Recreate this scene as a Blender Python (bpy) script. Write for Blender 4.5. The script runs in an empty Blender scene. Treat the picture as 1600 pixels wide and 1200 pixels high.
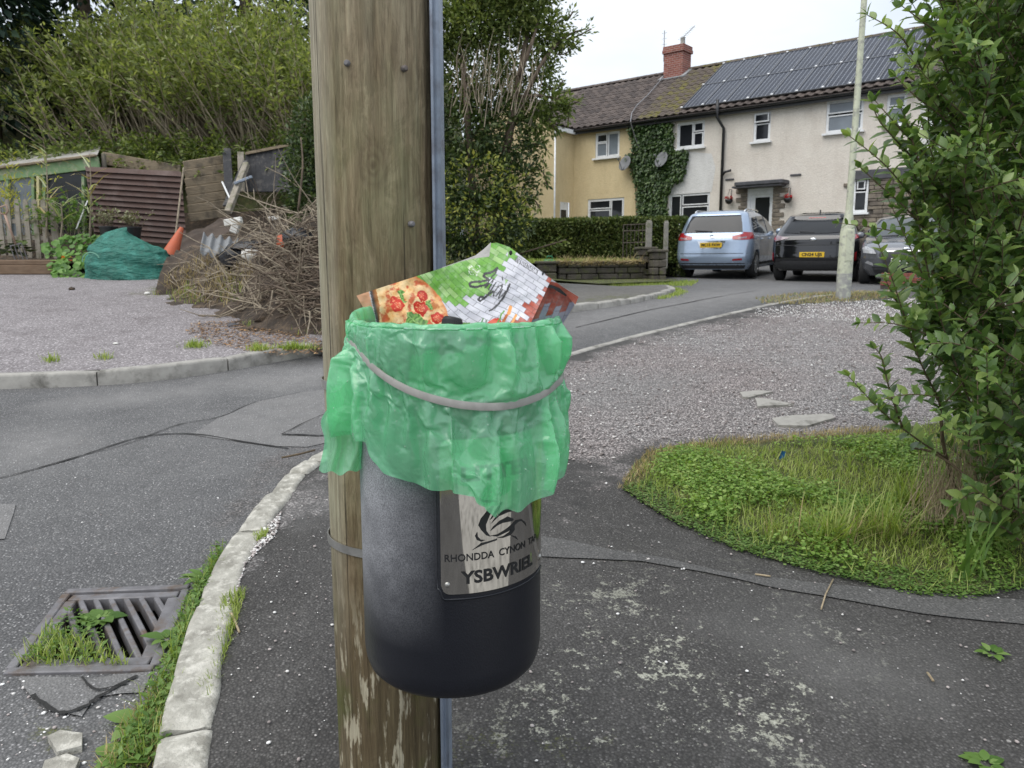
import bpy, bmesh, math, random
import numpy as np
from mathutils import Vector, Matrix, noise as mnoise
from mathutils.geometry import delaunay_2d_cdt
scene = bpy.context.scene
C = scene.collection
R = math.radians
random.seed(7)
rng = np.random.default_rng(7)
# ---------------------------------------------------------------- camera
FPX = 1200.0                      # focal length in photo pixels (1600 wide)
PITCH = math.atan(185.0 / FPX)    # horizon at row 415
CT, ST = math.cos(PITCH), math.sin(PITCH)
CZ = 1.50
cam_d = bpy.data.cameras.new('camera')
cam_d.sensor_width = 36.0
cam_d.lens = 36.0 * FPX / 1600.0
cam_d.clip_start = 0.05
cam_d.clip_end = 800
cam_d.dof.use_dof = True
cam_d.dof.focus_distance = 1.42
cam_d.dof.aperture_fstop = 15.0
cam = bpy.data.objects.new('camera', cam_d)
C.objects.link(cam)
cam.location = (0, 0, CZ)
cam.rotation_euler = (R(90) - PITCH, 0, 0)
scene.camera = cam
# ---------------------------------------------------------------- sky, sun, exposure
world = bpy.data.worlds.new('World')
scene.world = world
world.use_nodes = True
wn, wl = world.node_tree.nodes, world.node_tree.links
wn.clear()
wo = wn.new('ShaderNodeOutputWorld')
bg = wn.new('ShaderNodeBackground')
sky = wn.new('ShaderNodeTexSky')
sky.sky_type = 'NISHITA'
sky.sun_disc = False
sky.dust_density = 3.0
skys = wn.new('ShaderNodeVectorMath'); skys.operation = 'SCALE'; skys.inputs[3].default_value = 0.06
tc = wn.new('ShaderNodeTexCoord')
mp = wn.new('ShaderNodeMapping'); mp.inputs['Scale'].default_value = (1.0, 1.0, 2.6)
nz = wn.new('ShaderNodeTexNoise'); nz.inputs['Scale'].default_value = 2.3; nz.inputs['Detail'].default_value = 6
cr = wn.new('ShaderNodeValToRGB')                       # overcast cloud sheet
cr.color_ramp.elements[0].position = 0.28; cr.color_ramp.elements[0].color = (0.43, 0.485, 0.57, 1)
cr.color_ramp.elements[1].position = 0.68; cr.color_ramp.elements[1].color = (0.68, 0.715, 0.76, 1)
mx = wn.new('ShaderNodeMix'); mx.data_type = 'RGBA'; mx.inputs[0].default_value = 0.90
wl.new(tc.outputs['Generated'], mp.inputs[0]); wl.new(mp.outputs[0], nz.inputs['Vector'])
wl.new(nz.outputs['Fac'], cr.inputs[0])
wl.new(sky.outputs[0], skys.inputs[0])
wl.new(skys.outputs[0], mx.inputs[6]); wl.new(cr.outputs[0], mx.inputs[7])
wl.new(mx.outputs[2], bg.inputs[0])
bg.inputs[1].default_value = 1.0
wl.new(bg.outputs[0], wo.inputs[0])
sun_d = bpy.data.lights.new('sun', 'SUN')
sun_d.energy = 1.5
sun_d.angle = R(60)
sun_d.color = (1.0, 0.965, 0.91)
sun = bpy.data.objects.new('sun', sun_d)
C.objects.link(sun)
_sd = Vector((-0.45, -0.35, 1.0)).normalized()          # high, from behind the left shoulder
sky.sun_elevation = math.asin(_sd.z)
sky.sun_rotation = math.atan2(_sd.x, _sd.y)
sun.rotation_euler = _sd.to_track_quat('Z', 'Y').to_euler()
sun.location = (-4, -4, 12)
vs = scene.view_settings
vs.view_transform = 'Standard'
vs.look = 'None'
vs.exposure = 0.82
vs.gamma = 1.0
vs.use_curve_mapping = False
# ---------------------------------------------------------------- pixel helpers (photo 1600 x 1200)
def ray(u, v):
 a = (v - 600.0) / FPX
 den = CT - a * ST
 return (u - 800.0) / FPX / den, (-ST - a * CT) / den      # x/y , z/y relative to the camera
def P(u, v, y):
 rx, rz = ray(u, v)
 return Vector((rx * y, y, CZ + rz * y))
def proj(p):
 x, y, z = p[0], p[1], p[2] - CZ
 d = y * CT - z * ST
 up = y * ST + z * CT
 return 800 + FPX * x / d, 600 - FPX * up / d
PR = [(-30, -3.2), (-4, -1.75), (0, -1.50), (2.3, -1.29), (6, -0.95), (11, -0.46), (15.5, -0.40), (18.5, -0.335), (23, -0.12), (27, 0.36), (40, 0.9), (90, 2.0), (400, 3.0)]
PL = [(-30, -3.2), (-4, -1.75), (0, -1.50), (2.3, -1.29), (6, -0.95), (9, -0.63), (13, -0.25), (16, 0.1), (19, 0.6), (27, 1.0), (40, 1.2), (90, 2.0), (400, 3.0)]
def _lin(prof, y):
 if y <= prof[0][0]: return prof[0][1]
 for (a, za), (b, zb) in zip(prof, prof[1:]):
  if y <= b: return za + (zb - za) * (y - a) / (b - a)
 return prof[-1][1]
def _smo(prof, y):
 w = 0.35 if y < 4 else 1.0
 return (_lin(prof, y - w) + 2 * _lin(prof, y) + _lin(prof, y + w)) / 4
def sstep(a, b, x):
 t = min(1, max(0, (x - a) / (b - a)))
 return t * t * (3 - 2 * t)
def hz(x, y):
 w = sstep(-1.2, 1.2, x)
 return CZ + _smo(PL, y) * (1 - w) + _smo(PR, y) * w
def G(u, v, off=0.0):
 rx, rz = ray(u, v)
 lo, hi = 0.5, 0.5
 f = lambda y: CZ + rz * y - hz(rx * y, y) - off
 y = 0.6
 while y < 120:
  if f(y) < 0: break
  lo = y; y *= 1.03
 hi = y
 for _ in range(40):
  m = (lo + hi) / 2
  if f(m) < 0: hi = m
  else: lo = m
 y = (lo + hi) / 2
 return Vector((rx * y, y, hz(rx * y, y) + off))
# ---------------------------------------------------------------- objects
def tag(o, label=None, cat=None, group=None, kind=None):
 if label: o['label'] = label
 if cat: o['category'] = cat
 if group: o['group'] = group
 if kind: o['kind'] = kind
 return o
def empty(name, loc=(0, 0, 0), rz=0.0):
 o = bpy.data.objects.new(name, None)
 C.objects.link(o)
 o.location = loc
 o.rotation_euler = (0, 0, rz)
 o.empty_display_size = 0.1
 return o
def addobj(name, me, parent=None):
 o = bpy.data.objects.new(name, me)
 C.objects.link(o)
 if parent is not None:
  o.parent = parent
 return o
class MB:
 """collects shapes; build() makes ONE mesh object"""
 def __init__(s):
  s.v = []; s.f = []; s.m = []; s.mi = 0; s.M = None
 def add(s, vs, fs):
  n = len(s.v)
  if s.M is not None: vs = [s.M @ Vector(p) for p in vs]
  s.v.extend([tuple(p) for p in vs])
  for f in fs:
   s.f.append(tuple(i + n for i in f)); s.m.append(s.mi)
 def box(s, c, d, M=None, bev=0.0):
  cx, cy, cz = c; hx, hy, hz_ = d[0] / 2, d[1] / 2, d[2] / 2
  if bev <= 0:
   vs = [(cx + i * hx, cy + j * hy, cz + k * hz_) for i in (-1, 1) for j in (-1, 1) for k in (-1, 1)]
   fs = [(0, 1, 3, 2), (4, 6, 7, 5), (0, 4, 5, 1), (2, 3, 7, 6), (0, 2, 6, 4), (1, 5, 7, 3)]
  else:
   b = min(bev, hx * .9, hy * .9, hz_ * .9)
   vs = []; fs = []
   idx = {}
   for i in (-1, 1):
    for j in (-1, 1):
     for k in (-1, 1):
      for ax in range(3):
       p = [cx + i * (hx - b), cy + j * (hy - b), cz + k * (hz_ - b)]
       p[ax] = (cx, cy, cz)[ax] + (i, j, k)[ax] * (hx, hy, hz_)[ax]
       idx[(i, j, k, ax)] = len(vs); vs.append(tuple(p))
   for sgn in (-1, 1):
    fs.append(tuple(idx[(sgn, j, k, 0)] for j, k in ((-1, -1), (1, -1), (1, 1), (-1, 1))[::sgn]))
    fs.append(tuple(idx[(i, sgn, k, 1)] for i, k in ((-1, -1), (-1, 1), (1, 1), (1, -1))[::sgn]))
    fs.append(tuple(idx[(i, j, sgn, 2)] for i, j in ((-1, -1), (1, -1), (1, 1), (-1, 1))[::sgn]))
   for j in (-1, 1):
    for k in (-1, 1):
     fs.append((idx[(-1, j, k, 1)], idx[(1, j, k, 1)], idx[(1, j, k, 2)], idx[(-1, j, k, 2)]))
   for i in (-1, 1):
    for k in (-1, 1):
     fs.append((idx[(i, -1, k, 0)], idx[(i, 1, k, 0)], idx[(i, 1, k, 2)], idx[(i, -1, k, 2)]))
   for i in (-1, 1):
    for j in (-1, 1):
     fs.append((idx[(i, j, -1, 0)], idx[(i, j, 1, 0)], idx[(i, j, 1, 1)], idx[(i, j, -1, 1)]))
   for i in (-1, 1):
    for j in (-1, 1):
     for k in (-1, 1):
      fs.append(tuple(idx[(i, j, k, a)] for a in range(3)))
  if M is not None: vs = [M @ Vector(p) for p in vs]
  s.add(vs, fs)
 def bar(s, a, b, w, h, up=(0, 0, 1), bev=0.0):
  a = Vector(a); b = Vector(b); d = b - a; L = d.length
  if L < 1e-6: return
  d.normalize(); upv = Vector(up)
  if abs(d.dot(upv)) > .99: upv = Vector((1, 0, 0))
  x = d.cross(upv).normalized(); z = x.cross(d).normalized()
  M = Matrix((x, d, z)).transposed().to_4x4(); M.translation = (a + b) / 2
  s.box((0, 0, 0), (w, L, h), M, bev)
 def tube(s, pts, rad, n=6, cap=True):
  pts = [Vector(p) for p in pts]
  if not hasattr(rad, '__len__'): rad = [rad] * len(pts)
  vs = []; prev = None
  for i, p in enumerate(pts):
   t = (pts[min(i + 1, len(pts) - 1)] - pts[max(i - 1, 0)])
   if t.length < 1e-9: t = Vector((0, 0, 1))
   t.normalize()
   if prev is None:
    ref = Vector((0, 0, 1)) if abs(t.z) < .9 else Vector((1, 0, 0))
    x = t.cross(ref).normalized()
   else:
    x = (prev - t * prev.dot(t))
    x = x.normalized() if x.length > 1e-6 else t.orthogonal().normalized()
   prev = x; y = t.cross(x)
   for k in range(n):
    a = 2 * math.pi * k / n
    vs.append(p + (x * math.cos(a) + y * math.sin(a)) * rad[i])
  fs = [(i * n + k, i * n + (k + 1) % n, (i + 1) * n + (k + 1) % n, (i + 1) * n + k) for i in range(len(pts) - 1) for k in range(n)]
  if cap:
   fs.append(tuple(range(n))[::-1]); fs.append(tuple(range((len(pts) - 1) * n, len(pts) * n)))
  s.add(vs, fs)
 def lathe(s, prof, n=24, c=(0, 0, 0), cap=True, M=None):
  vs = []
  for r, z in prof:
   for k in range(n):
    a = 2 * math.pi * k / n
    vs.append(Vector((c[0] + r * math.cos(a), c[1] + r * math.sin(a), c[2] + z)))
  m = len(prof)
  fs = [(i * n + k, i * n + (k + 1) % n, (i + 1) * n + (k + 1) % n, (i + 1) * n + k) for i in range(m - 1) for k in range(n)]
  if cap:
   fs.append(tuple(range(n))[::-1]); fs.append(tuple(range((m - 1) * n, m * n)))
  if M is not None: vs = [M @ p for p in vs]
  s.add(vs, fs)
 def grid(s, fn, nu, nv):
  vs = [fn(i / (nu - 1), j / (nv - 1)) for j in range(nv) for i in range(nu)]
  fs = [(j * nu + i, j * nu + i + 1, (j + 1) * nu + i + 1, (j + 1) * nu + i) for j in range(nv - 1) for i in range(nu - 1)]
  s.add(vs, fs)
 def ball(s, c, r, nu=12, nv=8, sc=(1, 1, 1), jit=0.0):
  vs = []; c = Vector(c)
  for j in range(nv + 1):
   th = math.pi * j / nv
   for i in range(nu):
    ph = 2 * math.pi * i / nu
    q = 1 + (random.uniform(-jit, jit) if jit else 0)
    vs.append(c + Vector((math.sin(th) * math.cos(ph) * sc[0], math.sin(th) * math.sin(ph) * sc[1], math.cos(th) * sc[2])) * r * q)
  fs = [(j * nu + i, (j + 1) * nu + i, (j + 1) * nu + (i + 1) % nu, j * nu + (i + 1) % nu) for j in range(nv) for i in range(nu)]
  s.add(vs, fs)
 def prism(s, poly, a, b):
  """poly: 2D list -> vertices through functions a(p), b(p) for the two ends"""
  n = len(poly)
  vs = [a(p) for p in poly] + [b(p) for p in poly]
  fs = [tuple(range(n))[::-1], tuple(range(n, 2 * n))] + [(i, (i + 1) % n, n + (i + 1) % n, n + i) for i in range(n)]
  s.add(vs, fs)
 def mesh(s, name, mats=None, smooth=False):
  me = bpy.data.meshes.new(name)
  me.from_pydata(s.v, [], s.f)
  if mats is not None:
   for m in (mats if isinstance(mats, (list, tuple)) else [mats]): me.materials.append(m)
  if any(s.m): me.polygons.foreach_set('material_index', s.m)
  bm = bmesh.new(); bm.from_mesh(me)
  bmesh.ops.recalc_face_normals(bm, faces=bm.faces)
  bm.to_mesh(me); bm.free()
  if smooth:
   me.polygons.foreach_set('use_smooth', [True] * len(me.polygons))
   if smooth is not True:
    try: me.set_sharp_from_angle(angle=R(smooth))
    except Exception: pass
  me.update()
  return me
 def build(s, name, mats=None, parent=None, smooth=False):
  return addobj(name, s.mesh(name, mats, smooth), parent)
def np_mesh(name, V, F, mat, attrs=None, smooth=False):
 """V (N,3) float, F (M,k) int, fast path; attrs: dict name -> per-point float"""
 me = bpy.data.meshes.new(name)
 V = np.ascontiguousarray(V, dtype=np.float32); F = np.ascontiguousarray(F, dtype=np.int32)
 k = F.shape[1]
 me.vertices.add(len(V)); me.vertices.foreach_set('co', V.ravel())
 me.loops.add(F.size); me.loops.foreach_set('vertex_index', F.ravel())
 me.polygons.add(len(F))
 me.polygons.foreach_set('loop_start', np.arange(0, F.size, k, dtype=np.int32))
 me.polygons.foreach_set('loop_total', np.full(len(F), k, dtype=np.int32))
 if smooth: me.polygons.foreach_set('use_smooth', np.ones(len(F), dtype=bool))
 for nm, a in (attrs or {}).items():
  a = np.asarray(a, dtype=np.float32)
  if a.ndim == 2:
   at = me.attributes.new(nm, 'FLOAT_COLOR', 'POINT'); at.data.foreach_set('color', np.ascontiguousarray(a).ravel())
  else:
   at = me.attributes.new(nm, 'FLOAT', 'POINT'); at.data.foreach_set('value', a)
 if mat is not None: me.materials.append(mat)
 me.update(calc_edges=True)
 return me
def fbm(x, y, z=0.0, sc=1.0, oc=4):
 t = 0; a = 1; s = 0
 for i in range(oc):
  t += a * mnoise.noise(Vector((x * sc, y * sc, z * sc + 3.1 * i))); s += a; a *= .5; sc *= 2.03
 return t / s
# leaf templates: x across, y along the leaf, z up
LEAF2 = (np.array([(0, 0, 0), (.28, .45, .06), (0, 1, -.05), (-.28, .45, .06)], float), np.array([(0, 1, 2), (0, 2, 3)]))
def leaf_tmpl(w=.26, curl=.18, fold=.07):
 ys = [0, .22, .5, .78, 1.0]; ws = [.04, .8, 1.0, .6, .03]
 v = []; f = []
 for y, q in zip(ys, ws):
  z = -curl * y * y + .06 * y
  v += [(-w * q, y, z + fold * q), (0, y, z), (w * q, y, z + fold * q)]
 for i in range(4):
  a = i * 3
  f += [(a, a + 1, a + 4), (a, a + 4, a + 3), (a + 1, a + 2, a + 5), (a + 1, a + 5, a + 4)]
 return np.array(v, float), np.array(f)
LEAF8 = leaf_tmpl()
BLADE = (np.array([(-.5, 0, 0), (.5, 0, 0), (-.42, .4, .02), (.42, .4, .02), (-.26, .75, .1), (.26, .75, .1), (0, 1, .22)], float),
   np.array([(0, 1, 3), (0, 3, 2), (2, 3, 5), (2, 5, 4), (4, 5, 6)]))
def frames(D, up=None, roll=None):
 """D (N,3) leaf direction -> rotation matrices (N,3,3) with columns x,y(=D),z ; z leans to up"""
 N = len(D)
 D = D / np.maximum(np.linalg.norm(D, axis=1, keepdims=True), 1e-9)
 U = np.tile(np.array([0, 0, 1.0]), (N, 1)) if up is None else up
 U = U + 1e-3 * rng.normal(size=(N, 3))
 X = np.cross(D, U); X /= np.maximum(np.linalg.norm(X, axis=1, keepdims=True), 1e-9)
 Z = np.cross(X, D)
 if roll is not None:
  c, s_ = np.cos(roll)[:, None], np.sin(roll)[:, None]
  X, Z = X * c + Z * s_, Z * c - X * s_
 return np.stack([X, D, Z], axis=2)
def scatter(tmpl, pos, rot, scl, rnd=None):
 tv, tf = tmpl
 N = len(pos); k = len(tv)
 scl = np.asarray(scl, float)
 if scl.ndim == 1: loc = tv[None] * scl[:, None, None]
 else: loc = tv[None] * scl[:, None, :]
 V = np.einsum('nij,nkj->nki', rot, loc) + np.asarray(pos)[:, None, :]
 F = (tf[None] + (np.arange(N) * k)[:, None, None]).reshape(-1, tf.shape[1])
 if rnd is None: rnd = rng.random(N)
 return V.reshape(-1, 3), F, np.repeat(rnd, k)
def leaf_object(name, tmpl, pos, rot, scl, mat, parent=None, rnd=None, smooth=False):
 V, F, a = scatter(tmpl, pos, rot, scl, rnd)
 me = np_mesh(name, V, F, mat, {'rnd': a}, smooth)
 return addobj(name, me, parent)
def rand_dirs(N, zb=0.0):
 d = rng.normal(size=(N, 3)); d /= np.linalg.norm(d, axis=1, keepdims=True); d[:, 2] += zb
 return d / np.linalg.norm(d, axis=1, keepdims=True)
# ================================================================ materials
class NT:
 def __init__(s, name):
  s.m = bpy.data.materials.new(name); s.m.use_nodes = True
  s.t = s.m.node_tree; s.n = s.t.nodes; s.l = s.t.links
  s.bsdf = s.n['Principled BSDF']; s.out = s.n['Material Output']
  s._tc = None
 def co(s):
  if s._tc is None: s._tc = s.n.new('ShaderNodeTexCoord')
  return s._tc.outputs['Object']
 def link(s, a, b): s.l.new(a, b)
 def val(s, sock, v):
  if hasattr(v, 'is_output') or isinstance(v, bpy.types.NodeSocket): s.l.new(v, sock)
  else:
   if isinstance(v, (tuple, list)) and len(v) == 3 and sock.type == 'RGBA': v = (*v, 1)
   sock.default_value = v
 def mapping(s, vec=None, scale=(1, 1, 1), rot=(0, 0, 0), loc=(0, 0, 0)):
  n = s.n.new('ShaderNodeMapping')
  s.l.new(vec if vec is not None else s.co(), n.inputs[0])
  n.inputs['Scale'].default_value = scale; n.inputs['Rotation'].default_value = rot; n.inputs['Location'].default_value = loc
  return n.outputs[0]
 def noise(s, scale, detail=4, rough=.55, vec=None, dist=0.0, out='Fac'):
  n = s.n.new('ShaderNodeTexNoise')
  s.l.new(vec if vec is not None else s.co(), n.inputs['Vector'])
  n.inputs['Scale'].default_value = scale; n.inputs['Detail'].default_value = detail
  n.inputs['Roughness'].default_value = rough; n.inputs['Distortion'].default_value = dist
  return n.outputs[out]
 def voronoi(s, scale, vec=None, feature='F1', out='Distance', rand=1.0, smooth=None):
  n = s.n.new('ShaderNodeTexVoronoi'); n.feature = feature
  s.l.new(vec if vec is not None else s.co(), n.inputs['Vector'])
  n.inputs['Scale'].default_value = scale; n.inputs['Randomness'].default_value = rand
  return n.outputs[out]
 def ramp(s, fac, stops, interp='LINEAR'):
  n = s.n.new('ShaderNodeValToRGB'); s.l.new(fac, n.inputs[0]); n.color_ramp.interpolation = interp
  e = n.color_ramp.elements
  while len(e) < len(stops): e.new(0.5)
  for x, (p, c) in zip(e, stops):
   x.position = p
   x.color = (c, c, c, 1) if not hasattr(c, '__len__') else (*c[:3], 1)
  return n.outputs[0]
 def mix(s, fac, a, b, mode='MIX'):
  n = s.n.new('ShaderNodeMix'); n.data_type = 'RGBA'; n.blend_type = mode
  s.val(n.inputs[0], fac); s.val(n.inputs[6], a); s.val(n.inputs[7], b)
  return n.outputs[2]
 def math(s, op, a, b=0.0, clamp=False):
  n = s.n.new('ShaderNodeMath'); n.operation = op; n.use_clamp = clamp
  s.val(n.inputs[0], a); s.val(n.inputs[1], b)
  return n.outputs[0]
 def attr(s, name, out='Fac'):
  n = s.n.new('ShaderNodeAttribute'); n.attribute_name = name
  return n.outputs[out]
 def sep(s, vec=None):
  n = s.n.new('ShaderNodeSeparateXYZ'); s.l.new(vec if vec is not None else s.co(), n.inputs[0])
  return n.outputs
 def bump(s, h, strength=.5, dist=.01, normal=None):
  n = s.n.new('ShaderNodeBump'); s.l.new(h, n.inputs['Height'])
  n.inputs['Strength'].default_value = strength; n.inputs['Distance'].default_value = dist
  if normal is not None: s.l.new(normal, n.inputs['Normal'])
  s.l.new(n.outputs[0], s.bsdf.inputs['Normal'])
  return n.outputs[0]
 def set(s, **k):
  names = dict(color='Base Color', rough='Roughness', metal='Metallic', spec='Specular IOR Level', trans='Transmission Weight',
      coat='Coat Weight', coatr='Coat Roughness', ior='IOR', alpha='Alpha', emit='Emission Color', emits='Emission Strength', sheen='Sheen Weight')
  for a, v in k.items(): s.val(s.bsdf.inputs[names[a]], v)
  return s
def simple(name, c1, c2=None, scale=8.0, rough=.7, metal=0.0, bump=.0, bscale=None, spec=.5, bdist=.01, stretch=None, dirt=None):
 """two-tone noise colour + fine relief"""
 n = NT(name)
 if c2 is None: c2 = tuple(x * .72 for x in c1)
 vec = n.mapping(scale=stretch) if stretch else None
 f = n.noise(scale, 6, .62, vec)
 col = n.ramp(f, [(.3, c2), (.7, c1)])
 if dirt:
  d = n.ramp(n.noise(dirt[1], 5, .65), [(.5, 0.0), (.68, 1.0)])
  col = n.mix(d, col, dirt[0])
 n.set(color=col, metal=metal, spec=spec)
 n.set(rough=n.ramp(n.noise(scale * 2.1, 3), [(.3, max(.02, rough - .08)), (.7, min(1, rough + .08))]))
 if bump > 0:
  n.bump(n.noise(bscale or scale * 6, 5, .6, vec), bump, bdist)
 return n.m
def leafmat(name, dark, light, tip=None, trans=.35, rough=.45, spec=.45, patch=2.0):
 n = NT(name)
 r = n.attr('rnd')
 big = n.noise(patch, 3)
 f = n.math('ADD', n.math('MULTIPLY', r, .6), n.math('MULTIPLY', big, .55))
 stops = [(.22, dark), (.72, light)]
 if tip: stops = [(.2, dark), (.62, light), (.86, tip)]
 col = n.ramp(f, stops)
 n.set(color=col, rough=rough, spec=spec)
 tr = n.n.new('ShaderNodeBsdfTranslucent')
 n.link(n.mix(1.0, col, (1.25, 1.3, .6), 'MULTIPLY'), tr.inputs[0])
 ms = n.n.new('ShaderNodeMixShader'); ms.inputs[0].default_value = trans
 n.link(n.bsdf.outputs[0], ms.inputs[1]); n.link(tr.outputs[0], ms.inputs[2]); n.link(ms.outputs[0], n.out.inputs[0])
 return n.m
def asphalt(name, base, light, agg=(.32, .31, .31), aggamt=.16, moss=0.0, lichen=0.0, gravel=None, rough=.86, patch=None, vs=115):
 n = NT(name)
 big = n.noise(.55, 5, .6)
 mid = n.noise(5, 5, .65)
 f = n.math('ADD', n.math('MULTIPLY', big, .6), n.math('MULTIPLY', mid, .4))
 col = n.ramp(f, [(.36, base), (.64, light)])
 vc = n.voronoi(vs, out='Color')
 vd = n.voronoi(vs)
 sp = n.sep(vc)
 # each little stone its own grey
 st = n.ramp(sp[0], [(0.0, tuple(x * .45 for x in agg)), (.75, agg), (1.0, tuple(min(1, x * 1.5) for x in agg))])
 vis = n.math('MULTIPLY', n.ramp(sp[1], [(1 - aggamt * 2.2, 0.0), (1 - aggamt, 1.0)]), n.ramp(vd, [(.35, 1.0), (.55, 0.0)]))
 col = n.mix(vis, col, st)
 # coarse scattered chips
 vc2 = n.voronoi(46, out='Color'); vd2 = n.voronoi(46); s2 = n.sep(vc2)
 chip = n.math('MULTIPLY', n.ramp(s2[0], [(.965, 0.0), (.975, 1.0)]), n.ramp(vd2, [(.22, 1.0), (.32, 0.0)]))
 col = n.mix(chip, col, n.ramp(s2[1], [(0, (.16, .14, .13)), (1, (.36, .345, .33))]))
 col = n.mix(n.ramp(vd, [(.3, 0.0), (.75, .55)]), col, tuple(x * .4 for x in base))
 if lichen > 0:
  lm = n.attr('lichen')
  a = n.noise(3.2, 3, .6); b = n.noise(19, 6, .78); b2 = n.noise(70, 3, .7)
  lf = n.math('ADD', n.math('ADD', n.math('MULTIPLY', a, .26), n.math('MULTIPLY', b, .58)), n.math('MULTIPLY', b2, .25))
  lf = n.math('MULTIPLY', n.ramp(lf, [(.595, 0.0), (.635, 1.0)]), lm)
  col = n.mix(n.math('MULTIPLY', lf, lichen), col, n.ramp(b2, [(.3, (.20, .20, .15)), (.7, (.52, .52, .44))]))
 if moss > 0:
  mm = n.attr('moss')
  b = n.noise(9, 6, .7); b2 = n.noise(120, 2)
  mf = n.ramp(n.math('ADD', n.math('ADD', n.math('MULTIPLY', b, .65), n.math('MULTIPLY', b2, .35)), n.math('MULTIPLY', mm, .30)), [(.74, 0.0), (.90, 1.0)])
  col = n.mix(n.math('MULTIPLY', mf, n.math('MULTIPLY', mm, moss, True)), col, n.ramp(b2, [(.3, (.035, .045, .008)), (.7, (.13, .14, .025))]))
 h = n.math('SUBTRACT', 1.0, vd)
 h = n.math('ADD', h, n.math('MULTIPLY', n.noise(30, 4), 1.2))
 if gravel:
  gm = n.attr('gravel')
  g1 = n.noise(2.6, 5, .65); g2 = n.noise(14, 4, .7)
  gv = n.voronoi(84, out='Color'); gd = n.voronoi(84); gs = n.sep(gv)
  gf = n.math('ADD', n.math('ADD', n.math('MULTIPLY', g1, .75), n.math('MULTIPLY', g2, .4)), n.math('MULTIPLY', gm, .46))
  gf = n.ramp(gf, [(.74, 0.0), (.96, 1.0)])
  gcol = n.ramp(gs[0], [(0.0, gravel[0]), (.55, gravel[1]), (1.0, gravel[2])])
  gcol = n.mix(n.ramp(gd, [(.28, 0.0), (.6, .85)]), gcol, tuple(x * .22 for x in gravel[0]))
  tint = n.ramp(n.noise(.9, 3), [(.35, (1.0, .93, .92)), (.65, (1.05, 1.05, 1.05))])
  gcol = n.mix(1.0, gcol, tint, 'MULTIPLY')
  col = n.mix(n.math('MULTIPLY', gf, n.ramp(gs[2], [(.08, .2), (.3, 1.0)])), col, gcol)
  h = n.math('ADD', h, n.math('MULTIPLY', gf, n.math('MULTIPLY', n.math('SUBTRACT', 1.0, gd), 1.5)))
 if patch:
  pm = n.attr('patch')
  col = n.mix(n.math('MULTIPLY', pm, n.ramp(n.noise(7, 5, .7), [(.25, .35), (.6, 1.0)])), col, n.mix(vis, patch, st))
 n.set(color=col, rough=n.ramp(n.noise(3, 4), [(.3, rough - .12), (.7, min(1, rough + .08))]), spec=.4)
 n.bump(h, .85, .006)
 return n.m
def glassmat(name, tint=(.03, .035, .04), rough=.04):
 n = NT(name)
 n.set(color=n.ramp(n.noise(1.5, 3), [(.3, tuple(x * .7 for x in tint)), (.7, tint)]), rough=rough, spec=.45)
 return n.m
def carpaint(name, c, metal=.35, rough=.32):
 n = NT(name)
 fl = n.noise(900, 1)
 n.set(color=n.ramp(fl, [(.3, tuple(x * .85 for x in c)), (.7, tuple(min(1, x * 1.12) for x in c))]), metal=metal, rough=rough, coat=.8, coatr=.04)
 d = n.ramp(n.sep()[2], [(.1, rough * 1.8), (.5, rough)])
 n.link(n.math('MULTIPLY', d, n.ramp(n.noise(6, 4), [(.3, .8), (.7, 1.15)])), n.bsdf.inputs['Roughness'])
 return n.m
M = {}
M['road'] = asphalt('road_asphalt', (.095, .095, .097), (.17, .169, .168), agg=(.27, .265, .265), aggamt=.20, gravel=((.13, .125, .12), (.2, .19, .185), (.34, .33, .32)), moss=1.0, patch=(.205, .20, .195))
M['pave'] = asphalt('pavement_asphalt', (.040, .038, .036), (.095, .091, .086), agg=(.125, .12, .115), aggamt=.24, moss=1.0, lichen=.85,
     gravel=((.27, .25, .245), (.43, .405, .395), (.62, .60, .585)), patch=(.165, .161, .156))
M['parking'] = asphalt('grey_gravel', (.20, .18, .185), (.30, .275, .28), agg=(.40, .375, .38), aggamt=.45, moss=1.0, vs=52,
      gravel=((.16, .14, .145), (.27, .25, .255), (.42, .40, .40)))
M['soil'] = simple('dark_soil', (.075, .055, .04), (.03, .023, .017), 7, .95, bump=.8, bscale=40, bdist=.03, dirt=((.14, .10, .065), 11))
M['litter'] = simple('leaf_litter', (.19, .12, .07), (.06, .042, .028), 28, .95, bump=.9, bscale=90, bdist=.02, dirt=((.26, .2, .13), 40))
M['turf'] = simple('turf_ground', (.085, .11, .03), (.05, .045, .02), 14, .95, bump=.8, bscale=120, bdist=.02, dirt=((.14, .125, .05), 9))
M['concrete'] = simple('kerb_concrete', (.40, .385, .35), (.24, .23, .21), 6, .9, bump=.5, bscale=110, bdist=.004, dirt=((.12, .115, .10), 5))
M['oldstone'] = simple('worn_granite', (.47, .455, .40), (.21, .20, .17), 11, .92, bump=.9, bscale=85, bdist=.008, dirt=((.58, .56, .50), 24))
M['iron'] = simple('cast_iron', (.21, .205, .215), (.12, .115, .12), 14, .62, metal=.25, bump=.35, bscale=160, bdist=.002, dirt=((.12, .085, .06), 9))
M['steel'] = simple('dull_steel', (.52, .51, .49), (.34, .33, .31), 18, .42, metal=.85, bump=.12, bscale=70)
M['galv'] = simple('galvanised_steel', (.30, .345, .42), (.21, .25, .31), 7, .5, metal=.35, bump=.08, dirt=((.16, .17, .2), 12))
M['black'] = simple('black_plastic', (.02, .02, .021), (.012, .012, .013), 12, .45)
M['rubber'] = simple('tyre_rubber', (.022, .022, .023), (.014, .014, .014), 20, .8, bump=.2)
M['white_plastic'] = simple('white_upvc', (.80, .81, .82), (.72, .73, .735), 5, .32, dirt=((.62, .62, .6), 3))
M['pane'] = glassmat('window_glass', (.02, .022, .026))
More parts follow.
